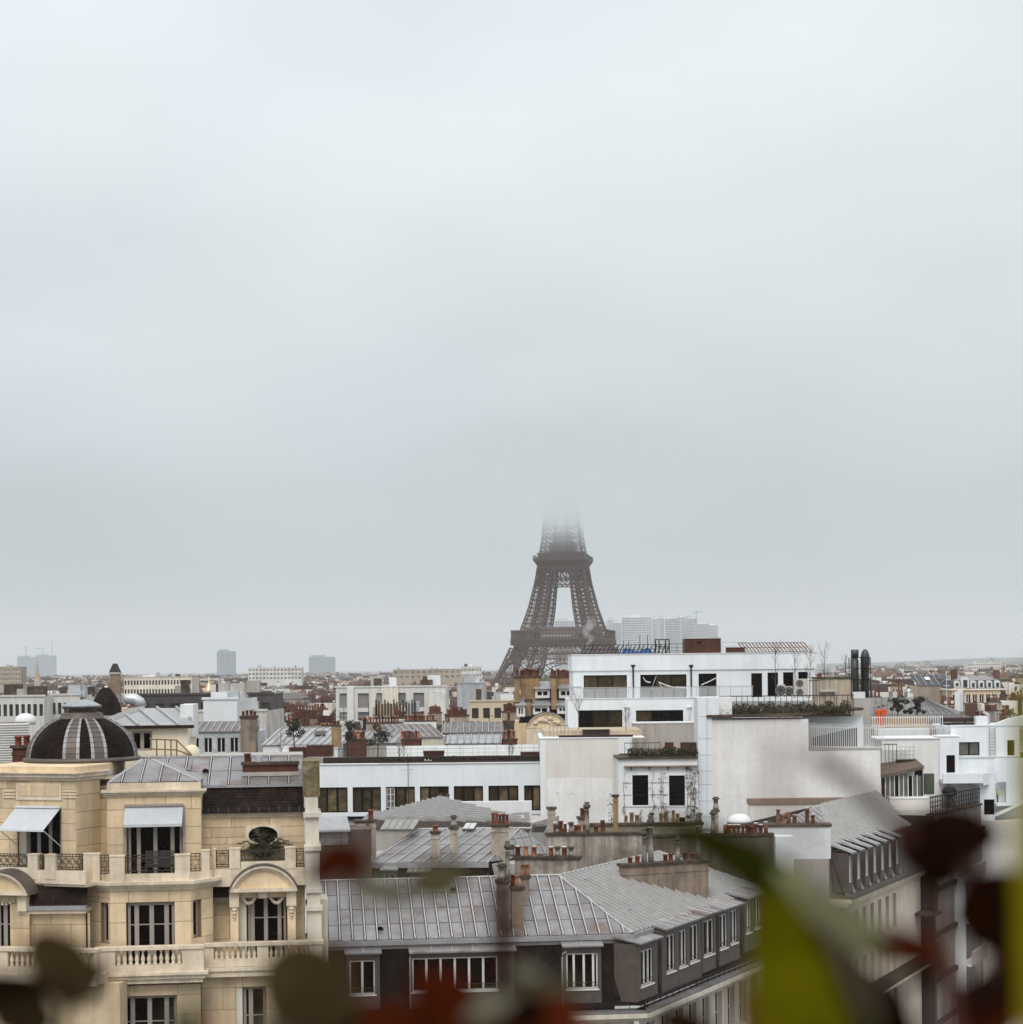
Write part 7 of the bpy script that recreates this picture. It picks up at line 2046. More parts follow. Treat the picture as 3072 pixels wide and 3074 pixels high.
MB().lathe(p[0], p[1], [(.1, p[2] + .75), (.45, p[2] + .9), (.58, p[2] + 1.15)], 18).build('bowl', DARK, bq, True)
MB().lathe(p[0], p[1], [(.6, p[2] + 1.152), (.55, p[2] + 1.4), (.35, p[2] + 1.6), (.03, p[2] + 1.68)], 18).build('lid', DARK, bq, True)
# white fences, workmen and clutter behind
FY = Fr(2740, 2170, 160, 0)
picket('upper white bar fence in front of the orange workers', FY, 2613, 2830, 2150, 2148, 2184, 2181, 0, .19, METALW)
picket('lower white bar fence on the beige coping', FY, 2630, 2856, 2186, 2180, 2216, 2213, -1.5, .19, METALW)
k = FY.rect(2640, 2186, 2790, 2208, 1); solo(MB(FY).box(k[0], k[1], 1, 1.4, k[2] - .4, k[3]), 'planter_trough', WHITE2, 'pale trough behind the lower white fence', 'planter')
k = FY.rect(2612, 2158, 2830, 2190, 2.5); solo(MB(FY).box(k[0], k[1], 1.5, 9, k[2] - 6, k[2] + .3).box(k[0], k[1], 8.6, 9, k[2] + .3, k[2] + .9), 'roof_deck', mat('sandy_deck', (.34, .25, .16), .9, .15, 1, .1, 5), 'sandy coloured roof deck where the two workers stand', 'roof')
zdk = k[2] + .3
k = FY.rect(2830, 2155, 2962, 2180, 0)
for i, (a, b) in enumerate(((2155, 2167), (2171, 2180))):
    kk = FY.rect(2830, a, 2962 - i * -6, b, 0); solo(MB(FY).box(kk[0], kk[1], 0, 1.0, kk[2], kk[3]), 'roof_trough', SOIL, ['upper dark trough right of the white fence', 'lower dark trough above the white cubic house'][i], 'planter')
k = FY.rect(2932, 2150, 2966, 2182, -1); t = thing('duct_box', 'white duct box with pipe on the cubic house roof', 'duct', FY.w((k[0] + k[1]) / 2, -.8, k[2]))
MB(FY).box(k[0], k[1], -1, -.2, k[2] - .4, k[3]).build('casing', METALW, t); MB(FY).tube([(k[1] + .1, -.8, k[2]), (k[1] + .1, -.8, k[3] + .1), (k[1] - .3, -.8, k[3] + .35)], .12, 8).build('pipe', DUCT, t)
rail('dark bar railing at the far right roof edge', FY, (2995, 3042), 2145, 2182, -1, .24, IRON, post=.04)
def person(name_label, p, h, cols, pose, face=math.pi, group=None, lean=0.0):
    """one continuous body grown from a joint skeleton; clothing colour by height"""
    t = thing('person', name_label, 'person', p, group)
    me = bpy.data.meshes.new('body')
    s = h / 1.75
    arm = pose
    J = [(0, 0, .95), (0, 0, 1.15), (0, .0, 1.40), (0, .0, 1.50), (0, -.01, 1.60), (0, -.02, 1.72),
         (-.19, 0, 1.41), (-.24 - arm * .1, -.05, 1.15), (-.2, -.22, .98), (-.17, -.30, .95), (.19, 0, 1.41), (.24 + arm * .1, -.05, 1.15), (.2, -.22, 1.0), (.17, -.3, .97),
         (-.10, 0, .90), (-.12, -.02, .50), (-.12, .02, .09), (-.12, -.13, .04), (.10, 0, .90), (.12, .02, .50), (.12, .04, .09), (.12, -.1, .04)]
    E = [(0, 1), (1, 2), (2, 3), (3, 4), (4, 5), (2, 6), (6, 7), (7, 8), (8, 9), (2, 10), (10, 11), (11, 12), (12, 13), (0, 14), (14, 15), (15, 16), (16, 17), (0, 18), (18, 19), (19, 20), (20, 21)]
    rad = [.16, .15, .16, .07, .10, .085, .085, .065, .05, .04, .085, .065, .05, .04, .11, .08, .055, .045, .11, .08, .055, .045]
    me.from_pydata([(x * s, (y - lean * max(0, z - .9)) * s, z * s) for x, y, z in J], E, [])
    for m_ in cols: me.materials.append(m_)
    o = bpy.data.objects.new('body', me); COL.objects.link(o); o.parent = t; o['_o'] = t['_o']
    sk = o.modifiers.new('skin', 'SKIN')
    for i, r in enumerate(rad): me.skin_vertices[0].data[i].radius = (r * s, r * s * (.75 if i in (0, 1, 2) else 1))
    me.skin_vertices[0].data[0].use_root = True
    sb = o.modifiers.new('sub', 'SUBSURF'); sb.levels = sb.render_levels = 2
    dg = bpy.context.evaluated_depsgraph_get(); dg.update()
    nm = bpy.data.meshes.new_from_object(o.evaluated_get(dg)); o.modifiers.clear(); o.data = nm; bpy.data.meshes.remove(me)
    nm.materials.clear()
    for m_ in (cols[0], cols[1], SKIN): nm.materials.append(m_)
    for pl in nm.polygons:
        c = pl.center; pl.material_index = 2 if (c.z > 1.49 * s or (abs(c.x) > .1 * s and c.y < -.24 * s and c.z > .85 * s)) else (1 if c.z < .88 * s else 0)
        pl.use_smooth = True
    o.rotation_euler = (0, 0, face)
    return t, o, s
ORANGE = mat('orange_workwear', (.60, .085, .02), .8, .08, 2)
SKIN = mat('skin', (.42, .26, .19), .6, .05)
HIVIS = mat('hi_vis_yellow', (.50, .62, .05), .8, .08)
NAVY = mat('dark_cap', (.04, .045, .08), .7, .1)
def worker(label, px, py_head, Y, cap, m, face, pose, z=None, lean=0.0):
    hp = P(px, py_head, Y)
    h = 1.75
    base = (hp.x, Y, hp.z - h * 1.0)
    t, o, s = person(label, base, h, [m, m], pose, face, 'workers on the roofs', lean)
    hd = MB().lathe(base[0] + math.sin(face) * lean * .7, Y + math.cos(face) * -lean * .7, [(.03, base[2] + 1.53), (.085, base[2] + 1.56), (.10, base[2] + 1.66), (.09, base[2] + 1.72)], 10).build('face', SKIN, t, True)
    MB().lathe(base[0] + math.sin(face) * lean * .7, Y + math.cos(face) * -lean * .7, [(.125, base[2] + 1.69), (.12, base[2] + 1.75), (.08, base[2] + 1.82), (.01, base[2] + 1.84)], 10).build('helmet', cap, t, True)
    return base
b_ = worker('worker in orange jacket and dark cap, nearer the flues', 2638, 2122, 163.0, NAVY, ORANGE, 2.6, .3)
b2 = worker('worker in orange jacket turned away, nearer the white fence end', 2652, 2119, 163.4, WOOD, ORANGE, .4, .6)
solo(MB().box(b_[0] - 2, b2[0] + 3, 162, 165, b_[2] - .25, b_[2]), 'roof_platform', mat('sandy_deck', (.34, .25, .16)), 'narrow sandy platform beneath the two orange workers', 'roof')
u = FO.pix(3000, 2380, v)[0]
wp = FO.w(u, -.4, zdoor)
hp = P(3000, 2366, wp[1])
t, o, s = person('worker in yellow vest and white helmet in the doorway', (wp[0], wp[1], zdoor - .02), max(1.0, hp.z - zdoor), [HIVIS, NAVY], .4, 1.2, 'workers on the roofs')
hh_ = max(1.0, hp.z - zdoor)
MB().lathe(wp[0], wp[1], [(.11, zdoor + hh_ * .93), (.12, zdoor + hh_ * .98), (.07, zdoor + hh_ * 1.05), (.01, zdoor + hh_ * 1.06)], 10).build('helmet', METALW, t, True)
for i, (px, py, s_) in enumerate(((2697, 2168, 51), (2752, 2170, 52))):
    leafy_tree(['dense dark potted tree behind the white fence', 'second dark potted tree further right behind the fence'][i], P(px, py, 170), 2.1, .75, s_, 'dark potted trees behind the fence', n=760, size=.115)
# ================================================================== roofs behind the dome
FH = Fr(460, 2220, 84, 4)
ph = thing('rooftop_house', 'small cream penthouse with sloping zinc roof behind the dome', 'building', FH.w(0, 2, 25))
k = FH.rect(372, 2182, 564, 2270); w = FH.rect(395, 2195, 457, 2254)
CREAM = mat('cream_render', (.72, .66, .52), .85, .05, .5, .03, 6, streak=.06)
wall(ph, FH, k[0], k[1], k[2] - 3, k[3], [w], CREAM, 0, .2)
MB(FH).box(k[1] - .02, k[1], .01, 4, k[2] - 3, k[3]).box(k[0], k[0] + .02, .01, 4, k[2] - 3, k[3]).build('side_wall', CREAM, ph)
window(ph, FH, *w, .1, cols=2, fm=FRAMEG, bar=.16)
zr_ = k[3] + .05
E0, E1 = Vector(FH.w(k[0] - .9, -.25, zr_)), Vector(FH.w(k[1] + .3, -.25, zr_))
rp0 = P(440, 2127, 87.5); rp1 = P(552, 2122, 87.5); rp1.z = rp0.z
zinc(ph, [E0, E1, rp1, rp0], .86, rows=1, m=mat('pale_zinc', (.36, .36, .365), .45, .1, 1, .04, 6, obj=.08, metal=.3), start=.8, batten=.09, skew=-.35)
zinc(ph, [P(330, 2160, 88), E0, rp0, P(395, 2127, 90)], .5, rows=1, m=ZINCD, batten=.1)
MB(FH).box(k[0] - .9, k[1] + .3, -.3, -.22, zr_ - .12, zr_ + .02).build('gutter', DARK, ph)
q = FH.rect(543, 2115, 582, 2180, 1.5); MB(FH).box(q[0], q[1], 1.2, 3.6, k[3] - .5, q[3]).build('end_stack', WHITE2, ph)
# spiral duct elbow on that roof
pts = [P(425, 2124, 90), P(418, 2106, 90), P(404, 2098, 90), P(384, 2098, 90), P(374, 2101, 90)]
solo(MB().tube(pts, .26, 12), 'duct_elbow', DUCT, 'large silver duct elbow on the penthouse roof', 'duct', None, True)
FS = Fr(510, 2250, 82.5, 4)
sr = thing('stair_railing', 'brown tubular stair railing before the penthouse wall', 'railing', FS.w(0, 0, FS.pix(510, 2270)[1]), 'terrace railings')
mb = MB(FS); zf_ = FS.pix(510, 2270)[1]
pt = [FS.pix(*a) for a in ((449, 2219), (530, 2222), (575, 2266))]
for z_ in (0, .42): mb.tube([(pt[0][0], 0, pt[0][1] - z_), (pt[1][0], 0, pt[1][1] - z_), (pt[2][0], 0, pt[2][1] - z_ * .1)], .035, 5)
for px in (470, 495, 513, 530): u, z_ = FS.pix(px, 2220); mb.tube([(u, 0, z_), (u, 0, zf_)], .035, 5)
mb.build('tubes', mat('brown_paint', (.22, .14, .06), .6, .1), sr)
p = P(575, 2260, 83); solo(MB().lathe(p.x, p.y, [(.34, p.z - .3), (.36, p.z), (.3, p.z + .22), (.15, p.z + .33), (.02, p.z + .35)], 14), 'roof_vent', mat('cream_plastic', (.72, .64, .48), .5, .04), 'cream rounded vent beside the penthouse', 'vent', None, True)
# corrugated screen and brick stack at the far left
FC = Fr(40, 2240, 86, 20)
cs = thing('corrugated_screen', 'pale corrugated metal screen wall at the left edge', 'wall', FC.w(0, 0, 28))
k = FC.rect(-30, 2172, 88, 2292)
n = 16
for i in range(n):
    z0, z1 = k[2] + (k[3] - k[2]) * i / n, k[2] + (k[3] - k[2]) * (i + 1) / n
    MB(FC).add([(k[0], 0, z0), (k[1], 0, z0), (k[1], -.07, (z0 + z1) / 2), (k[0], -.07, (z0 + z1) / 2), (k[1], 0, z1), (k[0], 0, z1), (k[0], .05, z0), (k[1], .05, z0), (k[1], .05, z1), (k[0], .05, z1)], [(0, 1, 2, 3), (3, 2, 4, 5), (7, 6, 9, 8)]).build('corrugation', mat('corrugated_white', (.60, .60, .585), .5, .06), cs)
MB(FC).box(k[0], k[1], .06, 2, 20, k[3]).build('backing', BRICK, cs)
t, f = smallstack('short brick chimney with two red pots before the corrugated screen', 37, 88, 2247, 2290, 80, BRICK, 2, .6, hp=.42)
p = P(76, 2163, 92); solo(MB().lathe(p.x, p.y, [(.5, p.z - .2), (.5, p.z), (.42, p.z + .2), (.2, p.z + .32), (.02, p.z + .35)], 16), 'skylight_dome', METALW, 'small white rooflight dome behind the slate dome', 'rooflight', None, True)
# dark conical mansard tower behind the dome
c = P(318, 2115, 150); r_ = 40 / F * 150; z1 = zat(318, 2064, 150)
cn = thing('slate_turret', 'dark pointed slate turret roof behind the penthouse', 'turret', (c.x, c.y, 20))
MB().lathe(c.x, c.y, [(r_ * 1.25, c.z - .8), (r_ * 1.02, c.z + .1), (r_ * .75, c.z + (z1 - c.z) * .55), (r_ * .4, z1 - .12), (.25, z1)], 10).build('roof', SLATE, cn)
MB().lathe(c.x, c.y, [(r_ * 1.2, 20), (r_ * 1.2, c.z - .8)], 10).build('walls', GREYW, cn)
# ================================================================== ochre-chimneyed building left of the white block
FOc = Fr(1630, 2100, 232, 0)
ob = thing('ochre_chimney_building', 'old building with tall ochre chimney walls and slate dormers', 'building', FOc.w(0, 6, 0))
k = FOc.rect(1543, 2170, 1735, 2250); zb_ = k[3]
MB(FOc).box(k[0], k[1], 0, 14, 0, zb_).build('walls', STONE, ob)
s0, s1 = FOc.pix(1560, 2176, .4), FOc.pix(1735, 2060, 3)
slates(ob, [FOc.w(k[0] + .6, .3, zb_), FOc.w(k[1], .3, zb_), FOc.w(k[1], 3.0, FOc.pix(1640, 2058, 3)[1]), FOc.w(k[0] + 1.6, 3.0, FOc.pix(1640, 2058, 3)[1])], w=.4, h=.3)
zu = FOc.pix(1640, 2058, 3)[1]
MB(FOc).box(k[0] + 1.2, k[1], 3.05, 13, zb_, zu).build('roof_body', SLATE, ob)
def odorm(px0, py0, px1, py1, v):
    a, b, c_, d = FOc.rect(px0, py0, px1, py1, v)
    o = wall(ob, FOc, a, b, c_, d, [(a + .2, b - .2, c_ + .25, d - .25)], FRAMEW, v, .15, name='dormer')
    window(o, FOc, a + .2, b - .2, c_ + .25, d - .25, v + .08, cols=2, bar=.14, fm=FRAMEW)
    MB(FOc).box(a + .02, b - .02, v + .16, v + 2.2, c_, d).build('cheeks', SLATE, o)
    MB(FOc).add([(a - .2, v - .3, d), (b + .2, v - .3, d), (b, v + 2.4, d + .9), (a, v + 2.4, d + .9)], [(0, 1, 2, 3)]).build('dormer_roof', LEADL, o)
for r in ((1607, 2068, 1651, 2096, 1.4), (1678, 2067, 1722, 2096, 1.4), (1600, 2118, 1650, 2145, .2), (1673, 2118, 1704, 2143, .2), (1551, 2118, 1577, 2152, -.4)): odorm(*r)
def owall(px0, px1, pyt, pyb, v, n, dv):
    a, b, c_, d = FOc.rect(px0, pyt, px1, pyb, v)
    o = MB(FOc).box(a, b, v, v + dv, c_, d).build('chimney_wall', OCHRE, ob)
    MB(FOc).box(a - .12, b + .12, v - .12, v + dv + .12, d, d + .22).build('coping', COPING, o)
    for i in range(n):
        u = a + (b - a) * (i + .5) / n; x, y, _ = FOc.w(u, v + dv / 2, 0); mb = MB(); pot_mesh(mb, x, y, d + .22, rnd.uniform(.6, .95), .17, 0); mb.build('chimney_pot', TERRA, o, True)
owall(1545, 1560, 2036, 2108, .0, 1, 3); owall(1563, 1621, 2034, 2105, 1.8, 7, 1.2); owall(1655, 1672, 2034, 2130, .3, 2, 3); owall(1672, 1722, 2034, 2062, 2.6, 6, 1.0)
owall(1578, 1596, 2105, 2150, .4, 0, 1.2)
# arched pediment with carved relief
u0, u1, z0, z1 = FOc.rect(1580, 2134, 1706, 2190, -2)
pediment(FOc, u0, u1, -2.0, z0 + .2, z1 - z0 - .4, 1.4, ob, 3)
mb = MB(FOc); g = random.Random(5); cm = (u0 + u1) / 2
for i in range(26):
    a = g.uniform(-1, 1); x = cm + a * (u1 - u0) * .3; z = z0 + .7 + (1 - abs(a)) * g.uniform(.1, 1.0); r = g.uniform(.12, .28)
    mb.lathe(x, -1.9, [(.02, z - r), (r, z - r * .4), (r, z + r * .4), (.02, z + r)], 7)
mb.build('carved_relief', TRIM, ob, True)
MB(FOc).box(u0, u1, -2.0, .0, 0, z0 + .2).build('pediment_wall', TRIM, ob)
# dark square lantern stack with red pots in front
t, f = smallstack('dark square stack with louvred head before the carved pediment', 1512, 1544, 2172, 2212, 200, COPING, 1, 1.2, hp=.9, cope=.3)
party('row of bright red pots on a low stack beside the terrace railing', 1505, 2222, 1553, 2222, 2260, 190, BRICK, pl=[1512, 1520, 1528, 1536, 1544], base=22, pot_h=.8)

# ================================================================== named landmarks in the middle distance
WIN = mat('far_window', (.035, .032, .03), .25, .3, .5, 0, obj=.3, spec=.5)
CITYW = [mat('city_wall_%d' % i, c, .9, .15, .1, .08, .7, obj=.28, streak=.15) for i, c in enumerate(((.58, .46, .31), (.70, .64, .54), (.42, .34, .26), (.79, .77, .73), (.33, .25, .18)))]
CITYR = [mat('city_roof_%d' % i, c, .6, .25, .2, .15, 1.0, obj=.35, spec=.1) for i, c in enumerate(((.15, .145, .145), (.075, .064, .058), (.24, .24, .245), (.030, .024, .021), (.12, .095, .08)))]
CITYC = [mat('city_stack_%d' % i, c, .9, .25, .3, .15, 1, obj=.4) for i, c in enumerate(((.24, .15, .09), (.42, .34, .25), (.10, .05, .034)))]
CITYP = mat('city_pots', (.115, .036, .019), .85, .25, .3, .1, 1, obj=.3)
def modern(label, px0, py0, px1, Y, m, rows, cols, depth=14, rot=0, zb=None, wm=None, name='modern_block', win_h=.5, group=None, floors=3.2, extra=None):
    f = Fr((px0 + px1) / 2, py0, Y, rot)
    u0, u1, _, z1 = f.rect(px0, py0, px1, py0 + 10)
    t = thing(name, label, 'building', f.w((u0 + u1) / 2, depth / 2, 0), group)
    hs = []
    for r in range(rows):
        for c_ in range(cols):
            a, b = u0 + (u1 - u0) * (c_ + .2) / cols, u0 + (u1 - u0) * (c_ + .8) / cols
            zt_ = z1 - 1.0 - r * floors
            hs.append((a, b, zt_ - floors * win_h, zt_))
    wall(t, f, u0, u1, 0, z1, hs, m, 0, .35, name='walls')
    MB(f).box(u0, u0 + .1, .02, depth, 0, z1).box(u1 - .1, u1, .02, depth, 0, z1).box(u0 + .1, u1 - .1, .4, depth, 0, z1 - .3).build('body', m, t)
    MB(f).box(u0 - .15, u1 + .15, -.15, .35, z1 + .002, z1 + .25).build('parapet', m, t)
    for h_ in hs: MB(f).add([(h_[0], .3, h_[2]), (h_[1], .3, h_[2]), (h_[1], .3, h_[3]), (h_[0], .3, h_[3])], [(0, 1, 2, 3)]).build('window', wm or WIN, t)
    return t, f, u0, u1, z1
def clutter(t, f, u0, u1, z1, n, seed):
    g = random.Random(seed)
    for i in range(n):
        a = g.uniform(u0 + .5, u1 - 2); w_ = g.uniform(.8, 2.5); h_ = g.uniform(.6, 2.0); v = g.uniform(1, 8)
        MB(f).box(a, a + w_, v, v + g.uniform(.8, 2), z1 - .3, z1 + h_).build('roof_unit', [GREYW, METALW, DUCT, COPING][g.randrange(4)], t)
WHG = mat('city_white', (.66, .65, .62), .9, .08, .1, .04, .6, streak=.15)
FARWIN = mat('distant_window', (.20, .185, .165), .5, .2, .3, 0, obj=.4)
INF = mat('grey_infill', (.27, .255, .25), .7, .15, .4, .05, 1, obj=.35)
for i, a in enumerate((('white framed office block with grey infill panels and roof plant', 1008, 2063, 1340, 330, WHG, 2, 6), ('white range left edge with long pale roof hoods', -30, 2092, 132, 260, WHG, 1, 9), ('pale block with wide blank bands right of the first hoods', 135, 2088, 240, 265, WHG, 1, 6),
                       ('long dark slate attic block with small white windows', 412, 2086, 820, 235, mat('dark_attic', (.06, .052, .05), .7, .2, .2, .1, 1), 1, 9), ('white stuccoed wall block with stained roof parapet', 590, 2136, 800, 222, mat('stained_stucco', (.60, .575, .53), .9, .15, .4, .06, 2, streak=.4, stain=(.25, .2, .15), stain_amt=.5, stain_scale=.5), 0, 1), ('two white rooftop cabins left of the stained block', 610, 2100, 712, 212, METALW, 0, 1),
                       ('flat cream workshop with amber shutters right of centre', 1410, 2106, 1545, 300, mat('cream_city', (.60, .50, .36), .9, .1), 1, 4), ('grey translucent sheeted box near the iron tower', 1372, 2052, 1452, 420, mat('sheeting_grey', (.42, .44, .46), .6, .08, .3, .1, 1, streak=.2), 0, 1),
                       ('long cream block with strip windows below the clock turret', 372, 2034, 575, 700, CITYW[1], 2, 22), ('hazy cream office slab on the left skyline', 745, 2004, 905, 1500, CITYW[3], 3, 15), ('long low grey offices left of the iron tower', 1180, 2010, 1385, 1330, CITYW[2], 2, 12), ('white terrace block close to the iron tower foot', 1385, 2002, 1446, 1150, WHG, 4, 8),
                       ('grey block at the far left skyline edge', -20, 2002, 62, 1300, CITYW[2], 4, 10), ('broad cream building on the right hillside', 2905, 1990, 3010, 1900, CITYW[3], 3, 16))):
    lab, x0, y0, x1, Y, m, r, c_ = a
    t, f, u0, u1, z1 = modern(lab, x0, y0, x1, Y, m, r, c_, rot=rnd.uniform(-2, 2) if i > 2 else 0, wm=INF if i == 0 else FARWIN if Y > 1000 else None, win_h=.78 if i == 0 else .5)
    clutter(t, f, u0, u1, z1, 6 if Y < 800 else 3, i)
FOF = Fr(1170, 2100, 329, 0)
of = thing('roof_plant', 'cream cooling plant and pipes in front of the framed office block', 'machinery', FOF.w(FOF.pix(1180, 2140)[0], -3, 20))
g = random.Random(15)
for a, b, c, d in ((1138, 2112, 1188, 2142), (1190, 2118, 1212, 2142), (1218, 2104, 1228, 2142), (1232, 2110, 1242, 2142), (1246, 2106, 1258, 2142), (1120, 2122, 1136, 2142)):
    k = FOF.rect(a, b, c, d, -4); MB(FOF).box(k[0], k[1], -4, -2, 18, k[3]).build('unit', mat('cream_plant', (.50, .40, .24), .8, .15, .5, .1, 2, streak=.3) if c - a > 15 else DUCT, of)
mb = MB(FOF)
for i in range(14):
    u, z = FOF.pix(1130 + i * 9, 2100 + (i % 3) * 6, -3.2); mb.tube([(u, -4.2, 22), (u, -4.2, z)], .12, 5)
mb.build('pipes', DARK, of)
for a, b, c, d, m in ((1042, 2062, 1062, 2150, METALW), (1148, 2066, 1196, 2150, CITYW[1]), (1290, 2080, 1338, 2150, CITYW[3])):
    k = FOF.rect(a, b, c, d, .6); MB(FOF).box(k[0], k[1], .5, .95, 15, k[3]).build('facade_pier', m, of)
# clock turret, church spire, gilded lantern
def spire(label, px, py0, py1, Y, hw, m, kind):
    c = P(px, py1, Y); z1 = zat(px, py0, Y); r = hw / F * Y
    t = thing({'turret': 'clock_turret', 'spire': 'church_spire', 'gilded': 'gilded_lantern'}[kind], label, 'tower', (c.x, Y, 0))
    if kind == 'turret':
        MB().box(c.x - r, c.x + r, Y - r, Y + r, 0, c.z + (z1 - c.z) * .35).build('shaft', CITYC[0], t)
        MB().box(c.x - r * 1.2, c.x + r * 1.2, Y - r * 1.2, Y + r * 1.2, c.z + (z1 - c.z) * .35, c.z + (z1 - c.z) * .45).build('cornice', CITYW[1], t)
        o = [(c.x - r * 1.1, Y - r * 1.1), (c.x + r * 1.1, Y - r * 1.1), (c.x + r * 1.1, Y + r * 1.1), (c.x - r * 1.1, Y + r * 1.1)]
        o2 = [(c.x - r * .4, Y - r * .4), (c.x + r * .4, Y - r * .4), (c.x + r * .4, Y + r * .4), (c.x - r * .4, Y + r * .4)]
        MB().frust(o, c.z + (z1 - c.z) * .452, o2, z1).build('roof', SLATE, t)
    elif kind == 'spire':
        MB().box(c.x - r, c.x + r, Y - r, Y + r, 0, c.z).build('shaft', CITYW[2], t)
        MB().lathe(c.x, Y, [(r * 1.1, c.z), (r * .5, c.z + (z1 - c.z) * .5), (.05, z1)], 8).build('roof', CITYW[4], t)
    else:
        MB().lathe(c.x, Y, [(r, 0), (r, c.z), (r * 1.0, c.z + .2), (r * .62, c.z + (z1 - c.z) * .25), (r * .3, c.z + (z1 - c.z) * .5), (r * .12, c.z + (z1 - c.z) * .62), (.1, z1)], 12).build('roof', m, t, True)
spire('dark pyramid-roofed clock turret on the left skyline', 346, 1992, 2040, 820, 14, None, 'turret')
spire('slender grey church spire on the left skyline', 112, 1980, 2036, 1500, 8, None, 'spire')
spire('gilded ribbed dome lantern glinting among left roofs', 628, 2030, 2076, 560, 17, mat('gilding', (.62, .45, .27), .4, .2, .3, .1, 1, metal=.7), 'gilded')

# ================================================================== the mass of rooftops
class XF:
    def __init__(s, x=0, y=0): s.x, s.y = x, y
    def w(s, u, v, z): return (u, v, z)
def proto(seed, near):
    """a Haussmann block around the origin (front at v=0): returns (name, [(part, mesh, material, parent index)], width)"""
    g = random.Random(seed)
    W_, D_, H_ = g.uniform(14, 24), g.uniform(11, 15), 20.5
    t = thing('city_block', '', 'building', (0, 0, 0))
    wm, rm, cm = CITYW[g.randrange(5)], CITYR[g.randrange(5)], CITYC[g.randrange(3)]
    MB().box(-W_ / 2, W_ / 2, 0, D_, 0, H_).build('walls', wm, t)
    MB().box(-W_ / 2 - .3, W_ / 2 + .3, -.4, D_ + .3, H_ + .002, H_ + .4).build('cornice', wm, t)
    kind = g.randrange(4)
    m1 = g.uniform(2.6, 3.4) if kind < 3 else .6
    ins = 1.0 if kind < 3 else .2
    o0 = [(-W_ / 2, 0.1), (W_ / 2, 0.1), (W_ / 2, D_), (-W_ / 2, D_)]
    o1 = [(-W_ / 2 + (.0 if kind % 2 else ins), ins), (W_ / 2 - (.0 if kind % 2 else ins), ins), (W_ / 2 - (.0 if kind % 2 else ins), D_ - ins), (-W_ / 2 + (.0 if kind % 2 else ins), D_ - ins)]
    z1 = H_ + .4 + m1
    MB().frust(o0, H_ + .403, o1, z1).build('mansard', CITYR[3] if g.random() < .55 else rm, t)
    r = g.uniform(1.2, 2.6)
    e = 0.0 if kind % 2 else W_ * .25
    x0, x1 = o1[0][0], o1[1][0]
    ym = D_ / 2
    MB().add([(x0, ins, z1), (x1, ins, z1), (x1, D_ - ins, z1), (x0, D_ - ins, z1), (x0 + e, ym, z1 + r), (x1 - e, ym, z1 + r)], [(0, 1, 5, 4), (2, 3, 4, 5), (1, 2, 5), (3, 0, 4)]).build('upper_roof', rm, t)
    rb_ = MB(); nr = int((x1 - x0) / (.9 if near else 2.0))
    for i in range(1, nr):
        s = i / nr; xa = x0 + (x1 - x0) * s; xb = min(max(xa, x0 + e), x1 - e)
        rb_.tube([(xa, ins, z1 + .03), (xa + (xb - xa), ym, z1 + r + .03)], .07 if near else .12, 4)
    stuff(rb_.build('roof_ribs', rm, t))
    if kind < 3:
        nd_ = int(W_ / 2.6); db, pbm, dm_ = MB(), MB(), (wm if g.random() < .5 else rm)
        for i in range(nd_):
            u = -W_ / 2 + W_ * (i + .5) / nd_
            if near:
                d = MB().box(u - .55, u + .55, .15, 1.4, H_ + .6, H_ + 2.5).build('dormer', dm_, t)
                MB().box(u - .38, u + .38, .12, .15, H_ + .8, H_ + 2.2).build('pane', WIN, d)
            else:
                db.box(u - .55, u + .55, .15, 1.4, H_ + .6, H_ + 2.5); pbm.box(u - .38, u + .38, .12, .15, H_ + .8, H_ + 2.2)
        if not near:
            d = stuff(db.build('dormers', dm_, t)); stuff(pbm.build('panes', WIN, d))
    n = int(W_ / 2.2)
    if near:
        for s in range(1):
            for i in range(n):
                u = -W_ / 2 + W_ * (i + .5) / n; z = H_ - 3.0 - 3.2 * s
                MB().box(u - .5, u + .5, -.03, .05, z, z + 2.2).build('window', WIN, t)
    else:
        mb = MB()
        for s in range(2):
            for i in range(n):
                u = -W_ / 2 + W_ * (i + .5) / n; z = H_ - 3.0 - 3.2 * s
                mb.box(u - .5, u + .5, -.03, .05, z, z + 2.2)
        stuff(mb.build('windows', WIN, t))
    cl_ = MB()
    for _ in range(9 if near else 4):
        x = g.uniform(-W_ / 2 + .5, W_ / 2 - .5); y = g.uniform(1, D_ - 1); k = g.randrange(3)
        if k == 0: cl_.tube([(x, y, z1), (x, y, z1 + r + g.uniform(1.2, 3.0))], .05, 4); cl_.box(x - .5, x + .5, y - .03, y + .03, z1 + r + 1.0, z1 + r + 1.06)
        elif k == 1: cl_.lathe(x, y, [(.2, z1), (.2, z1 + r + .5), (.34, z1 + r + .55), (.1, z1 + r + .8)], 6)
        else: cl_.box(x - .4, x + .4, y - .4, y + .4, z1, z1 + r + g.uniform(.1, .6))
    stuff(cl_.build('roof_fittings', g.choice((DUCT, DARK, METALW, GREYW)), t))
    pw_ = CITYW[g.choice((1, 3, 3, 0))]
    for s in (-1, 1):
        if g.random() < .65:
            x = s * W_ / 2; MB().box(x - .3, x + .3, 1.0, D_ - 1, H_, z1 + r * g.uniform(.6, 1.1)).build('party_wall', pw_, t)
    if g.random() < .55:
        x = g.uniform(-W_ / 2 + 1, W_ / 2 - 6); w_ = g.uniform(3, 6)
        MB().box(x, x + w_, 1.5, 6, z1 - .5, z1 + g.uniform(1.6, 2.8)).build('roof_cabin', CITYW[g.choice((1, 3, 3))], t)
    # party-wall stacks with rows of pots
    ns = g.randrange(2, 5); cbm, cpb = MB(), MB()
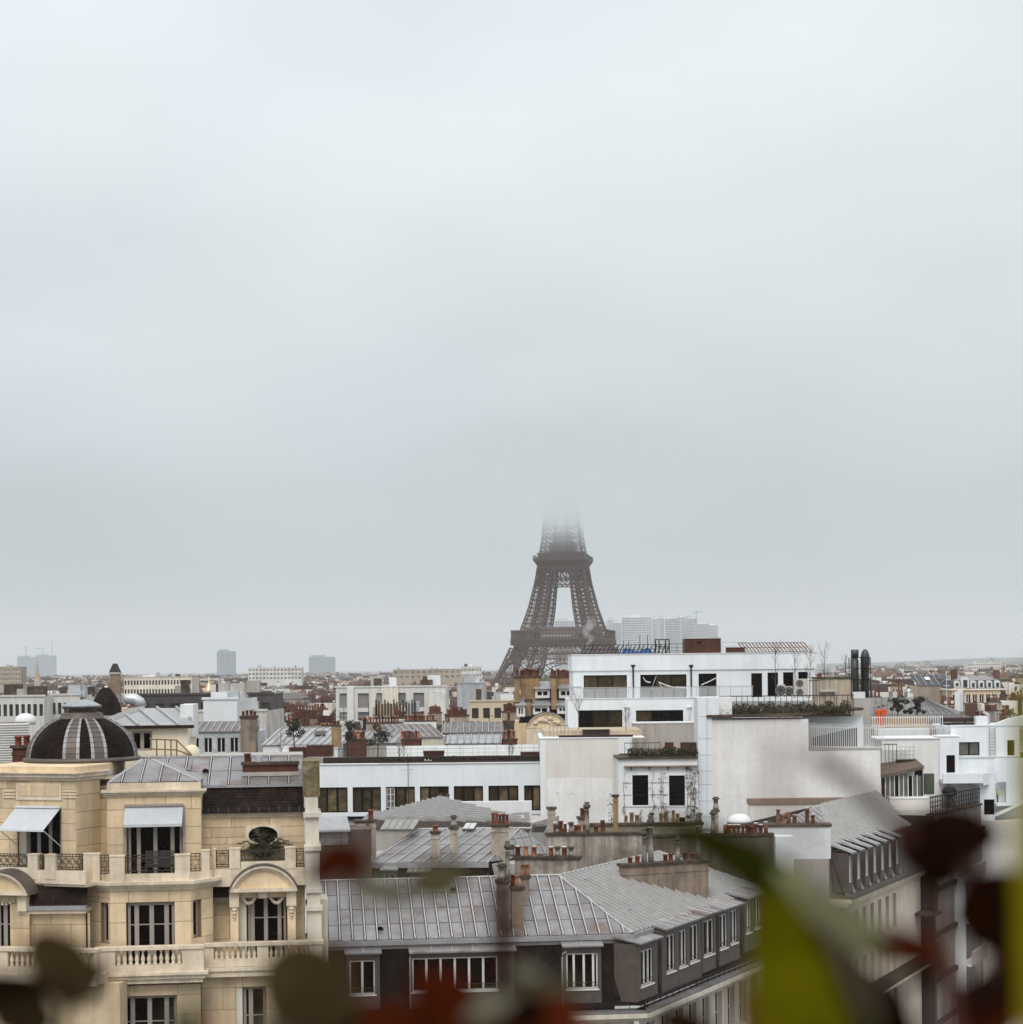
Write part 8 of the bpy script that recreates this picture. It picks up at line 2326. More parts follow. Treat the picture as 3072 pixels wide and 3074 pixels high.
    for i in range(ns):
        across = g.random() < .6
        zc = z1 + r + g.uniform(-.2, 1.6)
        if across:
            x = [-W_ / 2 + .3, W_ / 2 - .3, g.uniform(-W_ / 3, W_ / 3), g.uniform(-W_ / 3, W_ / 3)][i % 4]; L = g.uniform(3, 6); y = g.uniform(1.5, D_ - L - 1)
            b = (x - .3, x + .3, y, y + L)
        else:
            L = g.uniform(2.5, 5); x = g.uniform(-W_ / 2, W_ / 2 - L); y = g.uniform(3, D_ - 3); b = (x, x + L, y, y + .6)
        if near: ch = MB().box(b[0], b[1], b[2], b[3], H_, zc).build('chimney', cm, t)
        else: cbm.box(b[0], b[1], b[2], b[3], H_, zc)
        mb = MB() if near else cpb; np_ = int(max(b[1] - b[0], b[3] - b[2]) / .55)
        for k in range(np_):
            f_ = (k + .5) / np_
            px_, py_ = b[0] + (b[1] - b[0]) * (f_ if not across else .5), b[2] + (b[3] - b[2]) * (f_ if across else .5)
            h_ = g.uniform(.5, .95)
            mb.box(px_ - .15, px_ + .15, py_ - .15, py_ + .15, zc + .15, zc + .15 + h_)
        mb.box(b[0] - .1, b[1] + .1, b[2] - .1, b[3] + .1, zc, zc + .15)
        if near: stuff(mb.build('chimney_pots', CITYP, ch))
    if not near:
        ch = stuff(cbm.build('chimneys', cm, t)); stuff(cpb.build('chimney_pots', CITYP, ch))
    desc = '%s-walled' % {0: 'tan', 1: 'cream', 2: 'brown', 3: 'white', 4: 'dark'}[CITYW.index(wm)]
    t['_d'] = desc
    return t, W_, D_, kind
PN = [proto(100 + i, True) for i in range(7)]
PF = [proto(200 + i, False) for i in range(10)]
g = random.Random(77)
placed = []
# keep the named landmarks clear: (px0, px1, Y0, Y1)
KEEP = [(560, 775, 180, 215), (780, 1340, 180, 214), (1180, 1510, 180, 228), (2745, 3030, 405, 445), (1000, 1345, 318, 352), (-60, 245, 250, 284), (400, 830, 222, 255), (560, 800, 198, 228), (1400, 1555, 290, 320), (1360, 1460, 405, 440), (360, 585, 690, 722), (1535, 1740, 180, 252), (1500, 1560, 180, 212), (1440, 1960, 1250, 1560), (600, 660, 545, 580), (735, 915, 1490, 1525), (1090, 1395, 1340, 1370), (320, 370, 800, 850), (270, 365, 140, 165)]
rows = [205, 228, 254, 284, 318, 356, 400, 450, 510, 580, 660, 760, 880, 1020, 1200, 1420, 1700, 2100, 2700, 3500]
nb = 0
def region(px):
    if px < 330: return 'left of the clock turret'
    if px < 640: return 'right of the clock turret'
    if px < 1010: return 'right of the gilded lantern'
    if px < 1360: return 'by the framed office block'
    if px < 1560: return 'just left of the iron tower'
    if px < 2480: return 'behind the white block'
    if px < 2760: return 'right of the twin flues'
    return 'below the wooded hill at right'
NAMED = []
used = set()
for ri_, Y in enumerate(rows):
    near = Y < 400
    # visible columns: hidden entirely behind the near white buildings otherwise
    px = -80.0
    while px < 3150:
        pool = PN if near else PF
        T, W_, D_, kind = pool[g.randrange(len(pool))]
        sx = g.uniform(.8, 1.15) * (1 + max(0, Y - 1200) / 2600)
        wpx = W_ * sx / Y * F
        c = px + wpx / 2
        px += wpx * g.uniform(1.0, 1.12)
        zroof = 26.0
        if any(a < c + wpx / 2 and c - wpx / 2 < b and y0 < Y + D_ + 3 and Y < y1 for a, b, y0, y1 in KEEP): continue
        # what shows: left field down to the white range, right field right of the flues
        if 1640 < c < 2590 and Y < 1500: continue
        if 1730 < c < 2480: continue
        if c > 2590 and Y < 225: continue
        if c < 560 and Y < 240 and c > -80: 
            if Y < 225: continue
        if c < 960 and Y < 205: continue
        yj = Y + g.uniform(-6, 6)
        sz = g.uniform(.86, 1.14)
        sz *= 1.16 if Y < 260 else 1.13 if Y < 330 else 1.08 if Y < 460 else 1.0
        if c > 2600: sz *= 1.06
        if c < 560 and Y < 330: sz *= .95
        w = P(c, 2000, yj)
        gz = hill_z(w.x, yj)
        o = T if id(T) not in used else copy_tree(T)
        if id(T) in used: pass
        used.add(id(T))
        o.location = (w.x, yj, gz)
        o.scale = (sx, 1.0 * (1 + max(0, Y - 1200) / 2600), sz)
        o.rotation_euler = (0, 0, R(g.choice([-14, -6, 0, 5, 11, 24, -28, 90 if not near else 8])))
        dist = 'near' if Y < 300 else 'middle' if Y < 520 else 'farther' if Y < 1000 else 'distant'
        lab = '%s %s among %s roofs %s' % (T['_d'], ['mansard block', 'gabled mansard block', 'hipped block', 'low-roofed block'][kind], dist, region(c))
        NAMED.append((lab, c, o))
        o['label'] = lab; o['category'] = 'building'; o['group'] = 'Paris rooftops, %s' % dist
        nb += 1
# houses on the right hillside
hp_ = sorted(g.uniform(2660, 3085) for _ in range(12))
for i, px_ in enumerate(hp_):
    T, W_, D_, kind = PF[g.randrange(len(PF))]
    Y = g.uniform(4900, 6200)
    w = P(px_, 1990, Y); gz = hill_z(w.x, Y)
    o = copy_tree(T); o.location = (w.x, Y, gz - 6); o.scale = (1.3, 1.2, .9); o.rotation_euler = (0, 0, R(g.uniform(-30, 30)))
    o['category'] = 'building'; o['group'] = 'houses on the hill'; NAMED.append(('hazy house block on the wooded hill', px_, o))
# rows of chimney walls standing above the middle roofs
def many(n, pxr, Yr, zr, dy, where, seed):
    g = random.Random(seed)
    for i in range(n):
        px_ = g.uniform(*pxr); Y = g.uniform(*Yr)
        y_t = 1995 + F * (40 - g.uniform(*zr)) / Y + dy
        if any(a < px_ + 40 and px_ < b and y0 < Y < y1 for a, b, y0, y1 in KEEP): continue
        k = g.randrange(3, 9); L = k * 5.6 * 260 / Y + 6
        mi = g.randrange(5)
        t, f, z = party('x', px_, y_t, px_ + L, y_t, y_t + 60, Y, [CHIMW, STAINW, CHIMW, BRICK, CHIM][mi], pl=[px_ + 3 + q * 5.6 * 260 / Y for q in range(k)], base=18, pot_h=.75, thick=.7, name='chimney_stack', cat='chimney', ang=g.choice([-20, 0, 25]))
        NAMED.append(('%s chimney stack with %s pots %s' % (('mottled', 'streaked grey', 'pale', 'dark brick', 'brown')[mi], ('three', 'four', 'five', 'six', 'seven', 'eight')[k - 3], where), px_, t))
many(34, (850, 1510), (212, 330), (29.2, 31.8), 0, 'behind the white range', 1)
many(20, (2625, 3050), (215, 360), (30, 33), -14, 'behind the white fence', 2)
many(10, (-10, 560), (236, 330), (29.0, 31.0), 8, 'left behind the slate dome', 3)
# particular houses behind the terrace
def zhouse(label, px0, px1, py_r, py_e, py_b, Y, wm_, rm_, nwin, spacing=.7, lean=0.0, run=4.0, sky=0):
    f = Fr((px0 + px1) / 2, py_e, Y, 0)
    u0, u1, z0, z1 = f.rect(px0, py_e, px1, py_b)
    t = thing('zinc_house', label, 'building', f.w((u0 + u1) / 2, 3, 0), 'zinc houses behind the terraces')
    hs = []
    for i in range(nwin):
        c = u0 + (u1 - u0) * (i + .5) / nwin; hs.append((c - .42, c + .42, z1 - 2.1, z1 - .6))
    wall(t, f, u0, u1, 0, z1, hs, wm_, 0, .25, name='walls')
    for h_ in hs: window(t, f, *h_, .12, cols=2, bar=.09, fm=FRAMEW)
    MB(f).box(u0, u1, .3, 9, 0, z1 - .1).build('body', wm_, t)
    zr = f.pix((px0 + px1) / 2, py_r, run)[1]
    zinc(t, [f.w(u0 - .2, -.2, z1), f.w(u1 + .2, -.2, z1), f.w(u1 + .2 + lean, run, zr), f.w(u0 - .2 + lean, run, zr)], spacing, rows=2, m=rm_, batten=.1, skew=lean / max(.5, math.hypot(run, zr - z1)))
    MB(f).box(u0 + lean, u1 + lean, run, run + .3, zr - 1, zr + .1).build('ridge_flashing', LEADL, t)
    for i in range(sky):
        u = u0 + (u1 - u0) * (.3 + .35 * i); zz = z1 + (zr - z1) * .55
        o = MB(f).slab([(u, run * .45, z1 + (zr - z1) * .5 + .08), (u + 1.1, run * .45, z1 + (zr - z1) * .5 + .08), (u + 1.1, run * .7, z1 + (zr - z1) * .75 + .08), (u, run * .7, z1 + (zr - z1) * .75 + .08)], .06).build('skylight', GLASSK if i else METALW, t)
    return t
PZ = mat('pale_zinc', (.36, .36, .365))
BLUEW = mat('blue_grey_limewash', (.40, .43, .45), .9, .2, .8, .15, 4, stain=(.6, .62, .63), stain_amt=.6, stain_scale=1.2)
zhouse('blue-grey limewashed house with slate-grey roof behind the penthouse', 566, 762, 2168, 2197, 2250, 196, BLUEW, ZINCD, 5)
zhouse('pale zinc roofed house with two skylights above the slatted planters', 790, 1015, 2186, 2236, 2260, 190, WHITE2, PZ, 0, lean=1.2, run=5, sky=2)
zhouse('long grey zinc roof behind the potted trees', 1015, 1190, 2196, 2232, 2250, 196, GREYW, ZINC, 0, lean=.8, run=4)
zhouse('low slate-grey roof with cream end walls right of the trees', 1190, 1330, 2176, 2214, 2240, 205, CITYW[1], ZINCD, 0, lean=-1.5, run=4)
zhouse('pale ribbed zinc roof beside the red pots near the pediment', 1345, 1500, 2206, 2232, 2250, 188, WHITE2, PZ, 4, run=3.5)
zhouse('broad dark zinc roof with small dormers before the workshop', 1330, 1505, 2170, 2200, 2230, 214, CITYW[4], ZINCD, 6, run=4)
smallstack('tall brown chimney between limewashed house and pale zinc roof', 722, 768, 2158, 2245, 192, CHIM, 4, 1.6, hp=.5, cope=.3)
smallstack('brown square chimney rising through the pale zinc roof', 995, 1022, 2180, 2225, 186, OCHRE, 2, 1.0, hp=.4)
party('cream sloping gable wall with red pots beside slate-grey roof', 1100, 2172, 1206, 2172, 2210, 212, CHIMW, pl=[1104 + 9 * k for k in range(11)], base=20, pot_h=.6)
party('second cream gable wall with pots left of the workshop', 1216, 2166, 1310, 2166, 2200, 222, WHITE2, pl=[1220 + 9 * k for k in range(10)], base=20, pot_h=.6)
party('low parapet crowded with red pots before the potted trees', 1040, 2222, 1100, 2222, 2240, 192, BRICK, pl=[1044 + 8 * k for k in range(7)], base=20, pot_h=.7)
party('squat brick stack of tall red pots above white parapet', 1205, 2222, 1266, 2222, 2240, 190, BRICK, pl=[1208 + 7 * k for k in range(8)], base=20, pot_h=.8)
# mansard building with white arched dormers, and dark slate roof, at the right
FM = Fr(2930, 2060, 420, 0)
mm = thing('mansard_building', 'cream building with dark mansard and white arched dormers at right', 'building', FM.w(0, 6, 0))
k = FM.rect(2858, 2072, 3018, 2130)
hs = []
for i in range(8):
    c = k[0] + (k[1] - k[0]) * (i + .5) / 8; hs.append((c - .5, c + .5, k[3] - 3.0, k[3] - .9))
wall(mm, FM, k[0], k[1], 0, k[3], hs, CITYW[0], 0, .3, name='walls')
for h_ in hs: window(mm, FM, *h_, .15, cols=2, fm=FRAMEW, bar=.12)
MB(FM).box(k[0], k[1], .4, 12, 0, k[3]).build('body', CITYW[0], mm)
MB(FM).box(k[0] - .3, k[1] + .3, -.4, 12, k[3] + .002, k[3] + .35).build('cornice', CITYW[1], mm)
zr = FM.pix(2930, 2042, 1)[1]
MB(FM).frust([(k[0], .2), (k[1], .2), (k[1], 12), (k[0], 12)], k[3] + .355, [(k[0] + .8, 1.2), (k[1] - .8, 1.2), (k[1] - .8, 11), (k[0] + .8, 11)], zr).build('mansard', mat('blue_slate', (.04, .042, .05), .6, .2), mm)
MB(FM).frust([(k[0] + .8, 1.2), (k[1] - .8, 1.2), (k[1] - .8, 11), (k[0] + .8, 11)], zr + .002, [(k[0] + 3, 5), (k[1] - 3, 5), (k[1] - 3, 7), (k[0] + 3, 7)], zr + 1.0).build('upper_roof', ZINC, mm)
for i in range(6):
    c = k[0] + (k[1] - k[0]) * (i + .7) / 6.6; s_ = 1.4 if i == 1 else 1.0
    o = MB(FM).prism([(c - .6 * s_, k[3] + .5), (c + .6 * s_, k[3] + .5), (c + .6 * s_, k[3] + 1.7 * s_), (c + .3 * s_, k[3] + 2.1 * s_), (c - .3 * s_, k[3] + 2.1 * s_), (c - .6 * s_, k[3] + 1.7 * s_)], .0, 1.2).build('dormer', METALW, mm)
    MB(FM).box(c - .32 * s_, c + .32 * s_, -.04, 0, k[3] + .6, k[3] + 1.6 * s_).build('pane', WIN, o)
a = FM.rect(2862, 2056, 2900, 2072, -.3); MB(FM).prism([(a[0], k[3] + .36), (a[1], k[3] + .36), ((a[0] + a[1]) / 2, a[3])], -.35, .3).build('pediment', CITYW[1], mm)
for px_ in (2868, 2995):
    a = FM.rect(px_ - 7, 2010, px_ + 7, 2072, 3); ch = MB(FM).box(a[0], a[1], 3, 5, k[3], a[3]).build('chimney', CITYC[2], mm)
zhouse('dark slate roofed house with four skylights below the hill', 2758, 2862, 2026, 2058, 2120, 430, CITYW[2], mat('blue_slate', (.04, .042, .05)), 0, spacing=1.4, run=7, sky=2)
# give look-alikes their place
_byl = {}
for lab, px_, o in NAMED: _byl.setdefault(lab, []).append((px_, o))
ORD = ['first', 'second', 'third', 'fourth', 'fifth', 'sixth', 'seventh', 'eighth', 'ninth', 'tenth', 'eleventh', 'twelfth', 'thirteenth', 'fourteenth']
for lab, L in _byl.items():
    L.sort(key=lambda q: q[0])
    for i, (px_, o) in enumerate(L):
        o['label'] = lab if len(L) == 1 else lab + ', %s from left' % ORD[min(i, 13)]

# the rest of the roofs, past the ones built one by one: a single mass
def imat(name, col, vary, rough=.9):
    m = mat(name, col, rough, .15, .15, .1, 1.2, spec=.1)
    t = m.node_tree; geo = [n for n in t.nodes if n.type == 'NEW_GEOMETRY'][0]
    b = t.nodes['Principled BSDF']; src = b.inputs['Base Color'].links[0].from_socket
    r = t.nodes.new('ShaderNodeMapRange'); r.inputs[3].default_value = 1 - vary; r.inputs[4].default_value = 1 + vary
    t.links.new(geo.outputs['Random Per Island'], r.inputs[0])
    x = t.nodes.new('ShaderNodeMix'); x.data_type = 'RGBA'; x.blend_type = 'MULTIPLY'; x.inputs[0].default_value = 1.0
    t.links.new(src, x.inputs[6]); t.links.new(r.outputs[0], x.inputs[7]); t.links.new(x.outputs[2], b.inputs['Base Color'])
    return m
IM = [imat('mass_white', (.76, .73, .68), .22), imat('mass_tan', (.44, .34, .23), .4), imat('mass_dark_roof', (.045, .034, .028), .6), imat('mass_zinc', (.17, .165, .165), .45), imat('mass_brown', (.15, .085, .055), .6), imat('mass_pots', (.13, .04, .02), .5), imat('mass_window', (.03, .026, .022), .4)]
VV, FF, MI = [], [], []
def mbox(x, y, z, rot, u0, u1, v0, v1, z0, z1, mi, top=None, tmi=None):
    c, s = math.cos(rot), math.sin(rot); n = len(VV); i = top or 0
    for uu, vv, zz in ((u0, v0, z0), (u1, v0, z0), (u1, v1, z0), (u0, v1, z0), (u0 + i, v0 + i, z1), (u1 - i, v0 + i, z1), (u1 - i, v1 - i, z1), (u0 + i, v1 - i, z1)):
        VV.append((x + uu * c - vv * s, y + uu * s + vv * c, z + zz))
    for q in ((0, 1, 5, 4), (1, 2, 6, 5), (2, 3, 7, 6), (3, 0, 4, 7)): FF.append(tuple(n + k for k in q)); MI.append(mi)
    FF.append((n + 4, n + 5, n + 6, n + 7)); MI.append(mi if tmi is None else tmi)
g = random.Random(99)
Yf = 345.0
while Yf < 3600:
    px = -90.0
    while px < 3160:
        W_ = g.uniform(5, 13) * (1 + max(0, Yf - 900) / 2500)
        wpx = W_ / Yf * F
        c = px + wpx / 2
        px += wpx * g.uniform(1.0, 1.5)
        y = Yf + g.uniform(-7, 7)
        if 1560 < c < 2595 and not (c < 1650 and Yf < 1200): continue
        if any(a - 8 < c + wpx / 2 and c - wpx / 2 < b + 8 and y0 - 14 < y < y1 + 4 for a, b, y0, y1 in KEEP): continue
        w = P(c, 2000, y); gz = hill_z(w.x, y); rot = R(g.uniform(-35, 35))
        H = g.uniform(20.5, 27.5) * (1.07 if c > 2595 else 1.0)
        D_ = g.uniform(6, 9)
        mbox(w.x, y, gz, rot, -W_ / 2, W_ / 2, 0, D_, 0, H, g.choice((0, 0, 1, 1, 4, 3)))
        rm_ = g.choice((2, 2, 2, 3, 3, 4))
        rh = g.uniform(.8, 3.2)
        mbox(w.x, y, gz, rot, -W_ / 2, W_ / 2, 0, D_, H, H + rh, rm_, g.uniform(.4, 2.0), g.choice((3, 2)))
        for k in range(g.randrange(1, 4)):
            u = g.uniform(-W_ / 2, W_ / 2 - 1.5); v = g.uniform(0, D_ - 1); l = g.uniform(.8, 3.4); hh = H + rh + g.uniform(-.4, 2.0)
            mbox(w.x, y, gz, rot, u, u + l, v, v + .7, H, hh, g.choice((4, 4, 1, 0)))
            for q in range(int(l / .6)): mbox(w.x, y, gz, rot, u + q * .6 + .1, u + q * .6 + .42, v + .2, v + .5, hh, hh + g.uniform(.4, .9), 5)
        nw = int(W_ / 2)
        for q in range(nw):
            u = -W_ / 2 + W_ * (q + .5) / nw; mbox(w.x, y, gz, rot, u - .45, u + .45, -.06, .1, H - 2.6, H - .8, 6)
        if g.random() < .25: u = g.uniform(-W_ / 2, W_ / 2 - 2); mbox(w.x, y, gz, rot, u, u + 2.5, 1, 4, H, H + rh + g.uniform(.2, 1.2), 0)
    Yf *= 1.058
me = bpy.data.meshes.new('city_roofs'); me.from_pydata(VV, [], FF)
for m_ in IM: me.materials.append(m_)
me.polygons.foreach_set('material_index', MI)
o = bpy.data.objects.new('city_roofs', me); COL.objects.link(o); o['kind'] = 'stuff'; o['label'] = 'far mass of dark mixed roofs and chimneys stretching to the horizon'; o['category'] = 'rooftops'
# ================================================================== terrace plants close to the lens
def lmat(name, col, tr=.25, rough=.55, var=.25):
    m = mat(name, col, rough, var, 18, .15, 90, obj=.15, spec=.02)
    t = m.node_tree; b = t.nodes['Principled BSDF']; out = [n for n in t.nodes if n.type == 'OUTPUT_MATERIAL'][0]
    tl = t.nodes.new('ShaderNodeBsdfTranslucent'); mx = t.nodes.new('ShaderNodeMixShader'); mx.inputs[0].default_value = tr
    t.links.new(b.inputs['Base Color'].links[0].from_socket, tl.inputs[0])
    t.links.new(b.outputs[0], mx.inputs[1]); t.links.new(tl.outputs[0], mx.inputs[2]); t.links.new(mx.outputs[0], out.inputs[0])
    return m
L_OLIVE = lmat('olive_leaf', (.052, .034, .015)); L_DOLIVE = lmat('dark_olive_leaf', (.022, .011, .004)); L_RED = lmat('russet_leaf', (.075, .014, .004)); L_RUST = lmat('orange_leaf', (.20, .055, .014))
L_DARK = lmat('blackish_leaf', (.0105, .0028, .0007), .1); L_GREEN = lmat('bright_green_leaf', (.115, .105, .002), .35); L_SHGREEN = lmat('shaded_green_leaf', (.028, .031, .003), .25); L_PALE = lmat('pale_green_leaf', (.24, .26, .13), .35); L_SAGE = lmat('sage_leaf', (.13, .125, .085), .3); L_YG = lmat('yellow_green_leaf', (.17, .15, .004), .4)
STEMR = mat('red_stem', (.022, .006, .004), .7, .2, spec=.05); STEMB = mat('brown_stem', (.085, .036, .026), .7, .2, spec=.05)
def leaf(par, a, b, wpx, m, kind='oval', bend=0.0, tilt=.25, fold=.12, sag=0.0, pet=None, pm=None):
    """blade from a=(px,py,d) to b=(px,py,d); wpx = full width in photo pixels"""
    A, B = P(*a), P(*b)
    d = (a[2] + b[2]) / 2
    L = (B - A).length
    ax = (B - A).normalized()
    view = Vector((0, 1, 0))
    side = ax.cross(view)
    if side.length < 1e-4: side = Vector((1, 0, 0))
    side.normalize(); nrm = side.cross(ax).normalized()
    sv = (side * math.cos(tilt) + nrm * math.sin(tilt)).normalized(); nv = sv.cross(ax).normalized()
    W_ = wpx * 1.2 / F * d
    mb = MB(); nu, nvv = 12, 6
    for i in range(nu + 1):
        t = i / nu
        if kind == 'oval': w = math.sin(math.pi * min(1, t * .97 + .015)) ** .62
        elif kind == 'round': w = math.sin(math.pi * min(1, t * .96 + .02)) ** .48
        elif kind == 'lance': w = math.sin(math.pi * (t ** .75) * .985 + .02) ** .9
        else: w = min(1, (1 - t) * 2.2) ** .6 * (.75 + .25 * min(1, t * 4))
        c = A + (B - A) * t + side * (bend * L * 4 * t * (1 - t)) + nv * (sag * L * 4 * t * (1 - t))
        for j in range(nvv + 1):
            s = j / nvv * 2 - 1
            p = c + sv * (s * w * W_ / 2) + nv * (fold * W_ * abs(s) * w * .5 + .015 * W_ * math.sin(9 * t + 3 * s))
            mb.v.append(tuple(p))
    for i in range(nu):
        for j in range(nvv):
            k = i * (nvv + 1) + j; mb.p.append((k, k + 1, k + nvv + 2, k + nvv + 1))
    o = mb.build('leaf', m, par, True)
    MB().tube([A + (B - A) * (k / 8) + side * (bend * L * 4 * (k / 8) * (1 - k / 8)) + nv * (sag * L * 4 * (k / 8) * (1 - k / 8)) for k in range(9)], W_ * .018, 5, W_ * .006).build('midrib', m, o)
    if pet: MB().tube([A, (A + P(*pet)) / 2 + Vector((0, 0, -.004)), P(*pet)], .0016, 5).build('petiole', pm or STEMR, o)
    return o
def stem(par, pts, r, r1=None, m=None):
    return MB().tube([P(*p) for p in pts], r, 7, r1).build('stem', m or STEMR, par, True)
def plant(name, label, px, d, cat='plant'):
    p = P(px, 3074, d)
    return thing(name, label, cat, (p.x, d, 38.75))
def down(px, d): 
    """pixel row where a stem at depth d reaches the planter soil"""
    return HOR + (CZ - 38.75) / d * F
# -- rounded olive leaves at the lower left
s1 = plant('round_leaf_shrub', 'blurred shrub with rounded dark olive leaves at lower left', 250, .95, 'shrub')
stem(s1, [(120, down(120, .95), .95), (170, 3200, .95), (200, 2990, .95), (215, 2930, .95)], .003, .0015)
leaf(s1, (175, 3010, .95), (205, 2806, .93), 230, L_OLIVE, 'round', tilt=.3, bend=.06)
leaf(s1, (140, 2970, .95), (325, 2900, .95), 120, L_DOLIVE, 'oval', tilt=.5, bend=-.05)
leaf(s1, (110, 3060, .93), (-70, 2930, .9), 190, L_DOLIVE, 'round', tilt=.35, pet=(150, 3100, .95))
leaf(s1, (130, 3110, .92), (10, 3020, .9), 170, L_OLIVE, 'round', tilt=.3)
s2 = plant('round_leaf_shrub', 'large single round dark leaf blurred before the cream building corner', 920, .85, 'shrub')
stem(s2, [(900, down(900, .85), .85), (905, 3250, .85), (915, 3090, .85)], .003, .0015)
leaf(s2, (912, 3120, .85), (930, 2826, .84), 262, L_OLIVE, 'round', tilt=.2)
leaf(s2, (930, 3130, .86), (1080, 3040, .86), 120, L_DOLIVE, 'oval', tilt=.4)
leaf(s2, (890, 3150, .86), (760, 3070, .86), 110, L_SAGE, 'oval', tilt=.4)
s3 = plant('green_sprig', 'small blurred grey-green sprig beside the lower cream window', 565, .75)
stem(s3, [(560, down(560, .75), .75), (566, 3200, .75), (570, 3060, .75)], .002, .001)
leaf(s3, (566, 3140, .75), (572, 2975, .75), 80, lmat('grey_green_leaf', (.085, .10, .055)), 'lance', tilt=.4)
leaf(s3, (560, 3150, .75), (500, 3040, .75), 60, lmat('grey_green_leaf', (.085, .10, .055)), 'lance', tilt=.3)
leaf(s3, (590, 3160, .72), (660, 3030, .72), 40, L_RUST, 'lance', tilt=.9)
# -- russet shrub in the middle
s4 = plant('russet_shrub', 'blurred russet shrub with dark red stem across the zinc roof', 1500, .9, 'shrub')
stem(s4, [(1480, down(1480, .9), .9), (1500, 3250, .9), (1516, 3000, .9), (1510, 2800, .9), (1506, 2640, .9)], .0062, .0048)
stem(s4, [(1500, 3230, .9), (1350, 3080, .92), (1290, 3010, .92)], .0022, .001)
stem(s4, [(1495, 3260, .9), (1100, 3120, .95), (1040, 2800, .95), (1045, 2640, .95)], .0014, .0008, STEMB)
leaf(s4, (1092, 2550, .95), (915, 2660, .95), 110, L_RED, 'lance', tilt=.6, bend=-.06, pet=(1045, 2640, .95))
leaf(s4, (1050, 2660, .95), (1090, 2530, .95), 80, L_RED, 'lance', tilt=.9)
leaf(s4, (1060, 2640, .95), (1220, 2700, .93), 100, L_SAGE, 'oval', tilt=.7)
leaf(s4, (1215, 2665, .93), (1410, 2612, .93), 110, lmat('khaki_leaf', (.060, .050, .026)), 'oval', tilt=.5, pet=(1080, 2680, .95))
leaf(s4, (1110, 2680, .9), (1250, 2740, .9), 46, L_SAGE, 'lance', tilt=1.0)
leaf(s4, (1470, 3085, .9), (1060, 3020, .92), 170, L_RED, 'lance', tilt=.5, bend=.08)
leaf(s4, (1480, 3100, .9), (1220, 2940, .92), 160, L_RED, 'oval', tilt=.6, bend=-.05)
leaf(s4, (1490, 3070, .88), (1240, 3110, .9), 150, L_RED, 'oval', tilt=.3)
leaf(s4, (1390, 3060, .86), (1560, 2985, .86), 64, L_SAGE, 'lance', tilt=.6)
leaf(s4, (1520, 3080, .9), (1640, 3010, .9), 90, L_DARK, 'oval', tilt=.5)
leaf(s4, (1520, 3110, .9), (1740, 3020, .9), 130, L_RED, 'oval', tilt=.5)
leaf(s4, (1600, 3120, .9), (1770, 3060, .9), 80, L_RUST, 'oval', tilt=.4)
leaf(s4, (1560, 3010, .92), (1760, 2940, .92), 74, lmat('khaki_leaf', (.060, .050, .026)), 'lance', tilt=.6, pet=(1520, 3060, .9))
leaf(s4, (1512, 2900, .9), (1640, 2930, .9), 60, L_SAGE, 'lance', tilt=1.0)
leaf(s4, (1250, 3140, .95), (1040, 3060, .95), 130, L_RED, 'lance', tilt=.4)
s5 = plant('dark_leaf_tuft', 'dark leaf tuft peeping over the bottom edge below the cream street wall', 2060, .9)
stem(s5, [(2060, down(2060, .9), .9), (2060, 3150, .9)], .002, .0015)
leaf(s5, (2150, 3130, .9), (1970, 3040, .9), 110, L_DOLIVE, 'oval', tilt=.4)
# -- strap-leaved green plant
s6 = plant('strap_leaf_plant', 'blurred plant with long arching bright green strap leaves', 2420, .85)
B_ = [(2480, down(2480, .85), .85), (2470, 3250, .85)]
stem(s6, [B_[0], B_[1], (2440, 3100, .85)], .008, .006, L_SHGREEN)
def strap(par, pts, w0, m, tilt=.2, fold=.2):
    """long ribbon leaf through pixel points (px, py, d, width px)"""
    V = [P(a, b, c) for a, b, c, _ in pts]
    n = len(pts); mb = MB(); nv_ = 6
    for i in range(n):
        d_ = (V[min(i + 1, n - 1)] - V[max(i - 1, 0)]).normalized()
        side = d_.cross(Vector((0, 1, 0))).normalized(); nn = side.cross(d_)
        sv = (side * math.cos(tilt) + nn * math.sin(tilt)).normalized(); nv = sv.cross(d_).normalized()
        W_ = pts[i][3] * .9 / F * pts[i][2]
        for j in range(nv_ + 1):
            s = j / nv_ * 2 - 1; mb.v.append(tuple(V[i] + sv * (s * W_ / 2) + nv * (fold * W_ * abs(s) * .5)))
    for i in range(n - 1):
        for j in range(nv_): k = i * (nv_ + 1) + j; mb.p.append((k, k + 1, k + nv_ + 2, k + nv_ + 1))
    return mb.build('leaf', m, par, True)
strap(s6, [(2440, 3300, .85, 300), (2400, 3090, .85, 310), (2370, 2960, .85, 280), (2345, 2840, .85, 230), (2325, 2740, .84, 150), (2310, 2660, .83, 20)], 0, L_GREEN, .35, .3)
strap(s6, [(2500, 3260, .90, 300), (2500, 3080, .90, 330), (2470, 2950, .90, 300), (2420, 2800, .89, 240), (2340, 2670, .87, 190), (2240, 2590, .85, 160), (2140, 2535, .83, 120), (2040, 2490, .81, 84), (1960, 2470, .80, 36), (1925, 2464, .80, 6)], 0, L_SHGREEN, .25, .3)  # dark arch of the strap leaf: its shade is put into the green
strap(s6, [(2320, 2600, .84, 10), (2390, 2650, .84, 90), (2470, 2720, .85, 140), (2570, 2790, .86, 140), (2660, 2850, .87, 100), (2745, 2900, .88, 10)], 0, L_PALE, .4, .15)
strap(s6, [(2620, 3250, .92, 160), (2650, 3100, .92, 240), (2620, 3010, .92, 210), (2580, 2930, .92, 90), (2550, 2880, .92, 8)], 0, L_DARK, .2, .2)
strap(s6, [(2330, 3250, .8, 70), (2250, 3090, .8, 80), (2226, 2960, .8, 54), (2220, 2880, .8, 6)], 0, lmat('amber_leaf', (.11, .06, .012)), .5)
